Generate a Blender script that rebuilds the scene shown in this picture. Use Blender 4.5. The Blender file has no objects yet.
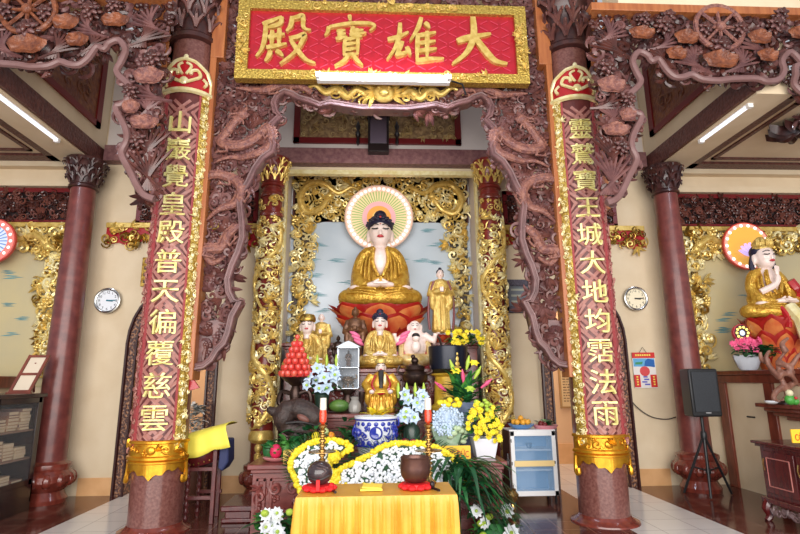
import bpy, bmesh, math, random
from mathutils import Vector, Matrix, Euler
from mathutils.geometry import tessellate_polygon
rnd = random.Random(11)
SC = bpy.context.scene
COL = SC.collection
PI = math.pi
rad = math.radians

# ------------------------------------------------------------------ camera
CF, CPITCH, CYAW, CROLL = 522.5, rad(12.264), rad(2.794), rad(-.456)
CO = Vector((-.103, 0, 1.5))
_fw = Vector((math.sin(CYAW)*math.cos(CPITCH), math.cos(CYAW)*math.cos(CPITCH), math.sin(CPITCH)))
_r0 = Vector((math.cos(CYAW), -math.sin(CYAW), 0)); _u0 = _r0.cross(_fw)
_rt = _r0*math.cos(CROLL)+_u0*math.sin(CROLL); _up = _u0*math.cos(CROLL)-_r0*math.sin(CROLL)
cam = bpy.data.cameras.new('camera'); camo = bpy.data.objects.new('camera', cam); COL.objects.link(camo)
cam.sensor_width = 36; cam.lens = CF*36/800; cam.clip_end = 200
camo.matrix_world = Matrix((( _rt.x, _up.x, -_fw.x, CO.x), (_rt.y, _up.y, -_fw.y, CO.y), (_rt.z, _up.z, -_fw.z, CO.z), (0, 0, 0, 1)))
SC.camera = camo
def P(x, y, Y=None, z=None):
    """photograph coordinates -> point at depth Y (or at height z)"""
    d = _fw+_rt*((x-400)/CF)-_up*((y-267)/CF)
    t = (Y-CO.y)/d.y if Y is not None else (z-CO.z)/d.z
    return CO+d*t
def P2(x, y, Y):
    p = P(x, y, Y); return (p.x, p.z)
def mpp(Y):
    return Y/CF*1.0

# ------------------------------------------------------------------ materials
def lin(c):
    return tuple(((v/255)/12.92 if v/255 <= .04045 else ((v/255+.055)/1.055)**2.4) for v in c)
MATS = {}
def mat(name, c, rough=.5, metal=0., c2=None, nscale=6., bump=0., bscale=30., emit=None, estr=1., alpha=None, trans=0., coat=0., kind='noise', spec=None, nlo=.35, nhi=.65, stretch=(1,1,1)):
    if name in MATS: return MATS[name]
    m = bpy.data.materials.new(name); m.use_nodes = True
    nt = m.node_tree; b = nt.nodes['Principled BSDF']
    b.inputs['Base Color'].default_value = (*lin(c), 1)
    b.inputs['Roughness'].default_value = rough; b.inputs['Metallic'].default_value = metal
    if spec is not None: b.inputs['Specular IOR Level'].default_value = spec
    if coat: b.inputs['Coat Weight'].default_value = coat; b.inputs['Coat Roughness'].default_value = .08
    if trans: b.inputs['Transmission Weight'].default_value = trans
    if alpha is not None: b.inputs['Alpha'].default_value = alpha
    tc = nt.nodes.new('ShaderNodeTexCoord')
    mp = nt.nodes.new('ShaderNodeMapping'); mp.inputs['Scale'].default_value = stretch
    nt.links.new(tc.outputs['Object'], mp.inputs['Vector'])
    def tex(k, sc):
        if k == 'voronoi':
            t = nt.nodes.new('ShaderNodeTexVoronoi'); t.inputs['Scale'].default_value = sc; o = t.outputs['Distance']
        elif k == 'wave':
            t = nt.nodes.new('ShaderNodeTexWave'); t.inputs['Scale'].default_value = sc; t.inputs['Distortion'].default_value = 4; t.inputs['Detail'].default_value = 2; o = t.outputs['Fac']
        else:
            t = nt.nodes.new('ShaderNodeTexNoise'); t.inputs['Scale'].default_value = sc; t.inputs['Detail'].default_value = 4; o = t.outputs['Fac']
        nt.links.new(mp.outputs['Vector'], t.inputs['Vector']); return o
    if c2 is not None:
        r = nt.nodes.new('ShaderNodeValToRGB')
        r.color_ramp.elements[0].position = nlo; r.color_ramp.elements[1].position = nhi
        r.color_ramp.elements[0].color = (*lin(c), 1); r.color_ramp.elements[1].color = (*lin(c2), 1)
        nt.links.new(tex(kind, nscale), r.inputs['Fac']); nt.links.new(r.outputs['Color'], b.inputs['Base Color'])
    if bump:
        bn = nt.nodes.new('ShaderNodeBump'); bn.inputs['Strength'].default_value = bump; bn.inputs['Distance'].default_value = .02
        nt.links.new(tex('noise' if kind == 'noise' else kind, bscale), bn.inputs['Height']); nt.links.new(bn.outputs['Normal'], b.inputs['Normal'])
    if emit is not None:
        b.inputs['Emission Color'].default_value = (*lin(emit), 1); b.inputs['Emission Strength'].default_value = estr
    MATS[name] = m; return m

def tiles(name, c, c2, grout, size, rough, bw=.012):
    m = bpy.data.materials.new(name); m.use_nodes = True; nt = m.node_tree; b = nt.nodes['Principled BSDF']
    tc = nt.nodes.new('ShaderNodeTexCoord'); br = nt.nodes.new('ShaderNodeTexBrick')
    br.offset = 0; br.squash = 1
    br.inputs['Color1'].default_value = (*lin(c), 1); br.inputs['Color2'].default_value = (*lin(c2), 1); br.inputs['Mortar'].default_value = (*lin(grout), 1)
    br.inputs['Scale'].default_value = 1; br.inputs['Mortar Size'].default_value = bw*size; br.inputs['Brick Width'].default_value = size; br.inputs['Row Height'].default_value = size
    nt.links.new(tc.outputs['Object'], br.inputs['Vector']); nt.links.new(br.outputs['Color'], b.inputs['Base Color'])
    b.inputs['Roughness'].default_value = rough
    MATS[name] = m; return m

# ------------------------------------------------------------------ mesh builder
class MB:
    def __init__(s, m=None): s.v = []; s.f = []; s.mi = []; s.mats = []; s.cur = 0; s.uv = None; s.use(m) if m else None
    def use(s, m):
        if m not in s.mats: s.mats.append(m)
        s.cur = s.mats.index(m); return s
    def put(s, vs, fs):
        o = len(s.v); s.v += [Vector(p) for p in vs]
        s.f += [tuple(i+o for i in f) for f in fs]; s.mi += [s.cur]*len(fs); return s
    def box(s, x0, x1, y0, y1, z0, z1):
        vs = [(x, y, z) for x in (x0, x1) for y in (y0, y1) for z in (z0, z1)]
        return s.put(vs, [(0,1,3,2),(4,6,7,5),(0,4,5,1),(2,3,7,6),(0,2,6,4),(1,5,7,3)])
    def obox(s, c, size, rot=(0,0,0)):
        M = Matrix.Translation(c) @ Euler(rot).to_matrix().to_4x4(); h = [q/2 for q in size]
        vs = [M @ Vector((x*h[0], y*h[1], z*h[2])) for x in (-1,1) for y in (-1,1) for z in (-1,1)]
        return s.put(vs, [(0,1,3,2),(4,6,7,5),(0,4,5,1),(2,3,7,6),(0,2,6,4),(1,5,7,3)])
    def bar(s, a, b, w, d=None):
        """square bar from a to b"""
        return s.tube([a, b], [w*.707]*2, 4, phase=PI/4, flat=(d/w if d else 1))
    def tube(s, pts, r, n=8, phase=0., flat=1., closed=False):
        pts = [Vector(p) for p in pts]; N = len(pts)
        if not isinstance(r, (list, tuple)): r = [r]*N
        vs = []; prev = None
        for i, p in enumerate(pts):
            a = pts[i-1] if (i > 0 or closed) else pts[0]
            b = pts[(i+1) % N] if (i < N-1 or closed) else pts[-1]
            t = (b-a)
            if t.length < 1e-9: t = Vector((0,0,1))
            t.normalize()
            if prev is None:
                u = Vector((0,1,0)) if abs(t.y) < .9 else Vector((1,0,0))
            else: u = prev
            w = t.cross(u)
            if w.length < 1e-6: w = t.orthogonal()
            w.normalize(); u = w.cross(t).normalized(); prev = u
            for k in range(n):
                an = phase+2*PI*k/n
                vs.append(p+(w*math.cos(an)+u*math.sin(an)*flat)*r[i])
        fs = []
        for i in range(N if closed else N-1):
            j = (i+1) % N
            for k in range(n):
                k2 = (k+1) % n
                fs.append((i*n+k, i*n+k2, j*n+k2, j*n+k))
        if not closed: fs += [tuple(range(n))[::-1], tuple((N-1)*n+k for k in range(n))]
        return s.put(vs, fs)
    def lathe(s, prof, c=(0,0,0), n=24, rib=0, ribamp=0., a0=0., a1=None, squash=1.):
        """profile [(r,z)] about a vertical axis"""
        c = Vector(c); full = a1 is None
        m = n if full else n+1; vs = []; A1 = 2*PI if full else a1
        for r_, z in prof:
            for k in range(m):
                an = a0+(A1-(0 if full else a0))*k/n
                q = r_*(1+(ribamp*abs(math.cos(an*rib/2)) if rib else 0))
                vs.append(c+Vector((q*math.cos(an), q*math.sin(an)*squash, z)))
        fs = []
        for i in range(len(prof)-1):
            for k in range(n):
                k2 = (k+1) % m
                fs.append((i*m+k, i*m+k2, (i+1)*m+k2, (i+1)*m+k))
        if full:
            if prof[0][0] > 1e-5: fs.append(tuple(range(m))[::-1])
            if prof[-1][0] > 1e-5: fs.append(tuple((len(prof)-1)*m+k for k in range(m)))
        return s.put(vs, fs)
    def ell(s, c, rr, rot=None, nu=14, nv=9):
        c = Vector(c); vs = []; fs = []
        M = Euler(rot).to_matrix() if rot else None
        if not isinstance(rr, (list, tuple)): rr = (rr,)*3
        for i in range(nv+1):
            ph = PI*i/nv
            for k in range(nu):
                t = 2*PI*k/nu
                q = Vector((rr[0]*math.sin(ph)*math.cos(t), rr[1]*math.sin(ph)*math.sin(t), -rr[2]*math.cos(ph)))
                vs.append(c+(M @ q if M else q))
        for i in range(nv):
            for k in range(nu):
                k2 = (k+1) % nu; fs.append((i*nu+k, i*nu+k2, (i+1)*nu+k2, (i+1)*nu+k))
        return s.put(vs, fs)
    def plate(s, poly, y0, y1, holes=(), fn=None):
        """prism of an outline in x,z between depths y0 and y1"""
        loops = [list(poly)]+[list(h) for h in holes]
        flat = [p for l in loops for p in l]; n = len(flat)
        tri = tessellate_polygon([[Vector((p[0], p[1], 0)) for p in l] for l in loops])
        fn = fn or (lambda x, y, z: (x, y, z))
        vs = [fn(p[0], y0, p[1]) for p in flat]+[fn(p[0], y1, p[1]) for p in flat]
        fs = []
        for t in tri:
            a, b, c = [Vector((flat[i][0], flat[i][1])) for i in t]
            cr = (b.x-a.x)*(c.y-a.y)-(b.y-a.y)*(c.x-a.x)
            t = tuple(t) if cr > 0 else tuple(t)[::-1]
            fs.append(t); fs.append(tuple(i+n for i in t[::-1]))
        o = 0
        for l in loops:
            ar = sum(l[i][0]*l[(i+1) % len(l)][1]-l[(i+1) % len(l)][0]*l[i][1] for i in range(len(l)))
            for i in range(len(l)):
                a, b = o+i, o+(i+1) % len(l)
                q = (a, a+n, b+n, b)
                fs.append(q if ar > 0 else q[::-1])
            o += len(l)
        if y0 > y1: fs = [f[::-1] for f in fs]
        return s.put(vs, fs)
    def add(s, o, M=None):
        k = len(s.v); s.v += [(M @ p if M else p.copy()) for p in o.v]
        flip = M is not None and M.to_3x3().determinant() < 0
        for f, mi in zip(o.f, o.mi):
            m = o.mats[mi]
            if m not in s.mats: s.mats.append(m)
            g = tuple(i+k for i in f); s.f.append(g[::-1] if flip else g); s.mi.append(s.mats.index(m))
        return s
    def warp(s, fn):
        s.v = [Vector(fn(p)) for p in s.v]; return s
    def build(s, name, parent=None, smooth=True, bevel=0., angle=38, uvfn=None, loc=None):
        me = bpy.data.meshes.new(name)
        off = Vector((0,0,0))
        if parent is not None:
            q = parent
            while q: off += q.location; q = q.parent
        elif loc is not None: off = Vector(loc)
        else:
            xs = [p.x for p in s.v]; ys = [p.y for p in s.v]; zs = [p.z for p in s.v]
            off = Vector(((min(xs)+max(xs))/2, (min(ys)+max(ys))/2, min(zs)))
        me.from_pydata([tuple(p-off) for p in s.v], [], s.f)
        for m in s.mats: me.materials.append(m)
        me.polygons.foreach_set('material_index', s.mi)
        if uvfn:
            uv = me.uv_layers.new(name='UVMap')
            for l in me.loops: uv.data[l.index].uv = uvfn(s.v[l.vertex_index])
        me.update()
        o = bpy.data.objects.new(name, me); COL.objects.link(o)
        if parent is not None: o.parent = parent
        else: o.location = off
        if smooth:
            me.polygons.foreach_set('use_smooth', [True]*len(me.polygons)); me.set_sharp_from_angle(angle=rad(angle))
        if bevel:
            b = o.modifiers.new('bevel', 'BEVEL'); b.width = bevel; b.segments = 2; b.limit_method = 'ANGLE'; b.angle_limit = rad(50)
        return o

def tag(o, label, cat, group=None, kind=None):
    o['label'] = label; o['category'] = cat
    if group: o['group'] = group
    if kind: o['kind'] = kind
    return o
def thing(name, label, cat, loc=(0,0,0), group=None, kind=None):
    o = bpy.data.objects.new(name, None); COL.objects.link(o); o.location = loc; o.empty_display_size = .1
    return tag(o, label, cat, group, kind)
def struct(o): o['kind'] = 'structure'; return o
def dup(root, loc, label=None, rotz=None, scale=None):
    r = root.copy(); COL.objects.link(r); r.location = loc
    if rotz is not None: r.rotation_euler = (0, 0, rotz)
    if scale is not None: r.scale = (scale,)*3
    if label: r['label'] = label
    for ch in list(root.children):
        c = ch.copy(); COL.objects.link(c); c.parent = r
        for g in ch.children:
            d = g.copy(); COL.objects.link(d); d.parent = c
    return r
def mirror_mb(m):
    o = MB(); o.add(m, Matrix.Scale(-1, 4, (1,0,0))); return o

# ------------------------------------------------------------------ baked helpers
_txt = {}
def text_mb(body, size, depth, m, offset=0., shear=0.):
    """lettering as a mesh, centred, in the x,z plane facing -y, from y=0 to y=-depth"""
    key = (body, offset, shear)
    if key not in _txt:
        cu = bpy.data.curves.new('lettering', 'FONT'); cu.body = body; cu.size = 1; cu.offset = offset; cu.extrude = .5; cu.resolution_u = 3; cu.shear = shear
        o = bpy.data.objects.new('lettering', cu); COL.objects.link(o)
        dg = bpy.context.evaluated_depsgraph_get(); me = bpy.data.meshes.new_from_object(o.evaluated_get(dg))
        vs = [tuple(v.co) for v in me.vertices]; fs = [tuple(p.vertices) for p in me.polygons]
        bpy.data.objects.remove(o); bpy.data.curves.remove(cu); bpy.data.meshes.remove(me)
        if vs:
            cx = (min(v[0] for v in vs)+max(v[0] for v in vs))/2; cy = (min(v[1] for v in vs)+max(v[1] for v in vs))/2
            vs = [(v[0]-cx, v[1]-cy, v[2]) for v in vs]
        _txt[key] = (vs, fs)
    vs, fs = _txt[key]; b = MB(m)
    b.put([(v[0]*size, -(v[2]+.5)*depth, v[1]*size) for v in vs], fs)
    return b
def blob(src, voxel, smooth=3, m=None):
    """fuses the pieces of a builder into one continuous skin"""
    me = bpy.data.meshes.new('skin'); me.from_pydata([tuple(p) for p in src.v], [], src.f)
    o = bpy.data.objects.new('skin', me); COL.objects.link(o)
    r = o.modifiers.new('r', 'REMESH'); r.mode = 'VOXEL'; r.voxel_size = voxel
    if smooth: k = o.modifiers.new('s', 'SMOOTH'); k.iterations = smooth; k.factor = .5
    dg = bpy.context.evaluated_depsgraph_get(); e = bpy.data.meshes.new_from_object(o.evaluated_get(dg))
    b = MB(m or src.mats[0]); b.put([tuple(v.co) for v in e.vertices], [tuple(p.vertices) for p in e.polygons])
    bpy.data.objects.remove(o); bpy.data.meshes.remove(me); bpy.data.meshes.remove(e)
    return b

# ------------------------------------------------------------------ carving
def inside(poly, x, z):
    c = False; n = len(poly); j = n-1
    for i in range(n):
        xi, zi = poly[i]; xj, zj = poly[j]
        if (zi > z) != (zj > z) and x < (xj-xi)*(z-zi)/(zj-zi)+xi: c = not c
        j = i
    return c
def curl(mb, x, z, y, R, ang, turns=1.3, t=.3, sgn=1, n=13, sides=5, tail=1.2):
    """a scroll: a spiral that opens into a tail"""
    pts = []; rr = []
    for i in range(n):
        u = i/(n-1); a = ang+sgn*turns*2*PI*u; q = R*(.12+.88*u)
        pts.append((x+q*math.cos(a), y-R*.25*math.sin(u*PI)-R*.12*(1-u), z+q*math.sin(a))); rr.append(R*t*(.55+.45*math.sin(PI*min(1, u*1.1))))
    a = ang+sgn*turns*2*PI; tx, tz = -math.sin(a)*sgn, math.cos(a)*sgn
    px, _, pz = pts[-1]
    for k, (u, w) in enumerate([(.45, .75), (.9, .5), (tail, .12)]):
        bend = .25*u*u*sgn
        pts.append((px+R*u*(tx-bend*tz), y-.02*k*R, pz+R*u*(tz+bend*tx))); rr.append(R*t*w)
    mb.tube(pts, rr, sides)
def leaf(mb, x, z, y, L, W, ang, curlz=.25, n=6):
    """a pointed carved leaf"""
    ca, sa = math.cos(ang), math.sin(ang); vs = []; fs = []
    for i in range(n+1):
        u = i/n; w = W*math.sin(PI*min(.98, .08+u*.92))**.8
        bx = u*L; by = curlz*L*u*u
        for s_, dy in ((-1, 0), (0, -W*.5), (1, 0)):
            lx, lz = bx, by+s_*w*.5
            vs.append((x+ca*lx-sa*lz, y+dy-.3*W*math.sin(PI*u), z+sa*lx+ca*lz))
    for i in range(n):
        for k in (0, 1): fs.append((i*3+k, (i+1)*3+k, (i+1)*3+k+1, i*3+k+1))
    mb.put(vs, fs)
def scrollwork(mb, poly, size, y, rng, density=1.0, mats=None, depth=.03, avoid=(), t=.3):
    xs = [p[0] for p in poly]; zs = [p[1] for p in poly]; x0, x1, z0, z1 = min(xs), max(xs), min(zs), max(zs)
    step = size*1.25/math.sqrt(density)
    nx = max(1, int((x1-x0)/step)); nz = max(1, int((z1-z0)/step))
    for i in range(nx+1):
        for k in range(nz+1):
            x = x0+(i+rng.uniform(.1, .9))*step*((x1-x0)/(nx*step) if nx else 1) if nx > 1 else rng.uniform(x0, x1)
            z = z0+(k+rng.uniform(.1, .9))*step
            if not inside(poly, x, z): continue
            if any((x-a)**2+(z-b)**2 < c*c for a, b, c in avoid): continue
            if mats: mb.use(rng.choice(mats))
            q = rng.random(); R = size*rng.uniform(.42, .62); yy = y+rng.uniform(-depth, depth)
            if q < .62: curl(mb, x, z, yy, R, rng.uniform(0, 6.28), rng.uniform(.8, 1.5), t, rng.choice((-1, 1)))
            elif q < .85:
                a = rng.uniform(0, 6.28)
                for j in range(3): leaf(mb, x, z, yy-.004*j, R*2.2, R*.75, a+(j-1)*.6, rng.uniform(-.3, .3))
            else:
                for j in range(5):
                    a = 2*PI*j/5+rng.random(); mb.ell((x+R*.55*math.cos(a), yy, z+R*.55*math.sin(a)), (R*.36, R*.3, R*.36), nu=7, nv=5)
                mb.ell((x, yy-R*.2, z), R*.3, nu=7, nv=5)
    return mb
def spline(pts, n=8):
    """smooth path through points"""
    pts = [Vector(p) for p in pts]; out = []
    for i in range(len(pts)-1):
        p0 = pts[max(0, i-1)]; p1 = pts[i]; p2 = pts[i+1]; p3 = pts[min(len(pts)-1, i+2)]
        for k in range(n):
            t = k/n
            out.append(.5*((2*p1)+(p2-p0)*t+(2*p0-5*p1+4*p2-p3)*t*t+(3*p1-p0-3*p2+p3)*t**3))
    out.append(pts[-1]); return out
def dragon(mb, path, r, y, belly=None, head=True, spine=True):
    """sinuous dragon along (x,z) points, head at the first one"""
    pts = spline([(x, y, z) for x, z in path], 8); N = len(pts)
    rr = [r*(.75+.25*math.sin(min(1, i/N*3)*PI/2)) * (1-max(0, (i/N-.55)/.45)**1.3*.85) for i in range(N)]
    for i in range(N):   # the body rises and dips
        pts[i] = pts[i]+Vector((0, -.35*r*math.sin(i*.35), 0))
    vs0 = mb; mb.tube(pts, rr, 9)
    if spine:
        for i in range(2, N-3, 1):
            t = (pts[i+1]-pts[i-1]).normalized(); nrm = Vector((-t.z, 0, t.x))
            if nrm.z < 0: nrm = -nrm
            b = pts[i]+nrm*rr[i]*.9; q = rr[i]
            mb.put([b-t*q*.5+Vector((0,-q*.3,0)), b+t*q*.5+Vector((0,-q*.3,0)), b+Vector((0,q*.4,0)), b+nrm*q*.75-t*q*.3], [(0,1,3),(1,2,3),(2,0,3)])
    if head:
        h = pts[0]; t = (pts[0]-pts[3]).normalized(); nrm = Vector((-t.z, 0, t.x))
        if nrm.z < 0: nrm = -nrm
        yy = Vector((0,-1,0))
        mb.ell(h+t*r*.4+yy*r*.4, (r*1.35, r*1.1, r*1.15), nu=10, nv=7)
        mb.tube([h+t*r*.6+yy*r*.5, h+t*r*1.7+nrm*r*.35+yy*r*.6, h+t*r*2.4+nrm*r*.6+yy*r*.6], [r*.85, r*.6, r*.35], 8)
        mb.tube([h+t*r*.4-nrm*r*.6+yy*r*.3, h+t*r*1.6-nrm*r*.9+yy*r*.5], [r*.55, r*.28], 7)
        for s_ in (0, 1):
            off = yy*(r*(.9 if s_ else .1))
            mb.ell(h+t*r*.9+nrm*r*.75+off, r*.3, nu=7, nv=5)
            mb.tube([h+nrm*r*.7+off, h-t*r*1.1+nrm*r*1.5+off, h-t*r*2.2+nrm*r*1.7+off], [r*.28, r*.2, r*.05], 6)
            mb.tube(spline([h+t*r*2.0+off, h+t*r*3.0+nrm*r*1.2+off, h+t*r*2.6+nrm*r*2.2+off], 4), r*.12, 5)
        for k in range(6):
            a = -1+k*.4; d = (-t*math.cos(a)+nrm*math.sin(a)*1.1)
            mb.tube([h-t*r*.2+yy*r*.4, h+d*r*1.7+yy*r*.4, h+d*r*2.6+nrm*r*.4+yy*r*.2], [r*.3, r*.24, r*.03], 5)
    for f_ in (.25, .55):
        i = int(N*f_); t = (pts[i+1]-pts[i-1]).normalized(); nrm = Vector((t.z, 0, -t.x))
        if nrm.z > 0: nrm = -nrm
        q = r*.9; k0 = pts[i]+nrm*q*1.6+t*q; k1 = k0+nrm*q*.5-t*q*1.6
        mb.tube([pts[i]+Vector((0,-q*.5,0)), k0+Vector((0,-q*.6,0)), k1+Vector((0,-q*.6,0))], [q*.6, q*.4, q*.28], 6)
        for j in (-1, 0, 1):
            mb.tube([k1+Vector((0,-q*.6,0)), k1+nrm*q*.3*j-t*q*.8+Vector((0,-q*.8,0)), k1+nrm*q*.8*j-t*q*1.3+Vector((0,-q*.5,0))], [q*.2, q*.16, q*.02], 5)
    return mb
def on_cyl(cx, cy, R, u0=0., y0=0.):
    """wraps x (arc length) and y (depth, negative outwards) round a vertical post facing -y"""
    def fn(p):
        th = (p.x-u0)/R; q = R-(p.y-y0)
        return (cx+q*math.sin(th), cy-q*math.cos(th), p.z)
    return fn
# ================================================================== materials of the place
CREAM = mat('cream_plaster', (226,207,176), .75, c2=(218,197,164), nscale=2.5, bump=.05, bscale=40)
WHITE_PL = mat('white_plaster', (226,217,212), .7, c2=(218,208,202), nscale=2)
ORANGE_PL = mat('apricot_plaster', (228,190,150), .75, c2=(222,182,142), nscale=2)
BASE_T = mat('apricot_tile', (226,176,124), .35, c2=(216,164,112), nscale=5)
FLOOR_B = tiles('brown_glazed_tile', (92,48,40), (76,38,33), (130,95,80), .3, .13, .02)
FLOOR_W = tiles('pale_grey_tile', (214,210,206), (204,200,198), (160,156,152), .4, .16, .012)
BEAM_D = mat('dark_carved_beam', (74,36,32), .4, c2=(104,60,52), nscale=26, bump=.7, bscale=26)
PINKBEAM = mat('mauve_stone_beam', (112,72,76), .4, c2=(140,100,98), nscale=18, bump=.5, bscale=22)
COLM = mat('maroon_stone', (100,56,50), .3, c2=(128,84,76), nscale=38, coat=.25)
COLA = mat('maroon_polished_column', (122,62,56), .36, c2=(98,46,44), nscale=9, coat=.12)
COLW = mat('red_brown_wood', (126,56,44), .22, c2=(100,42,34), nscale=5, coat=.4, stretch=(3,3,.5))
WOODO = mat('orange_brown_wood', (176,108,62), .4, c2=(152,86,48), nscale=5, stretch=(4,4,.4))
GOLD = mat('bright_gilding', (240,218,140), .32, .6, c2=(206,172,92), nscale=14)
GOLDP = mat('gold_paint', (232,202,118), .34, .4, c2=(204,168,82), nscale=16)
GOLDD = mat('old_gilding', (200,168,88), .34, .9, c2=(140,100,40), nscale=18)
GOLDY = mat('amber_gilding', (224,168,48), .3, .75, c2=(206,140,36), nscale=12)
GOLDPALE = mat('pale_gold', (246,236,190), .32, .3, c2=(230,212,146), nscale=14)
REDP = mat('red_lacquer', (176,26,34), .35, c2=(160,20,30), nscale=8, coat=.3)
REDDK = mat('dark_red_lacquer', (110,22,26), .35)
CARVE_A = mat('mauve_carved_wood', (120,80,76), .38, c2=(90,56,56), nscale=9)
CARVE_B = mat('brown_carved_wood', (110,66,58), .38, c2=(80,46,44), nscale=9)
CARVE_RIM = mat('mauve_rim_wood', (122,86,84), .42, c2=(96,64,64), nscale=7)
CARVE_D = mat('dark_carved_wood', (78,44,40), .28, c2=(50,28,28), nscale=9)
CARVE_DR = mat('tan_dragon_wood', (156,104,88), .42, c2=(112,70,68), nscale=22, bump=.9, bscale=50)
CARVE_LEAF = mat('russet_carved_leaf', (146,84,52), .38, c2=(98,52,36), nscale=14, bump=.6, bscale=40)
CARVE_SH = mat('dark_red_brown_screen_wood', (92,50,42), .25, c2=(62,34,30), nscale=9)
CARVE_RIM2 = mat('grey_mauve_rim_wood', (126,94,92), .4, c2=(116,82,78), nscale=7)
LATT = mat('dark_lattice_wood', (84,44,36), .25, c2=(58,28,24), nscale=12)
BLACKISH = mat('near_black_wood', (34,22,22), .35)
PANEL_RB = mat('brown_red_carved_panel', (96,40,30), .4, c2=(130,78,40), nscale=11, bump=.6, bscale=18)
MURAL = mat('pale_painted_mural', (204,216,226), .16, c2=(192,206,218), nscale=1.6)
MURAL_S = mat('sand_painted_mural', (198,182,136), .25, c2=(186,174,138), nscale=1.4)
TEAL = mat('teal_paint', (40,118,132), .4, c2=(70,146,156), nscale=8)
TUBE_ON = mat('lit_tube', (255,255,255), .5, emit=(235,240,255), estr=9)
TUBE_DIM = mat('faint_lit_tube', (240,240,245), .5, emit=(235,240,255), estr=1.1)
WHITE_P = mat('white_enamel', (240,240,240), .35)
BLACK_P = mat('black_plastic', (26,27,30), .45)
CHROME = mat('brushed_metal', (190,190,188), .25, 1.)

# ================================================================== shell
m = MB(FLOOR_B)
for a, b, mm in ((-9, -3.53, FLOOR_B), (-3.53, -2.5, FLOOR_W), (-2.5, 2.5, FLOOR_B), (2.5, 3.53, FLOOR_W), (3.53, 9, FLOOR_B)):
    m.use(mm); m.box(a, b, -3, 10, -.1, 0)
fl = m.build('floor', smooth=False, loc=(0,0,0)); struct(fl)

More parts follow.
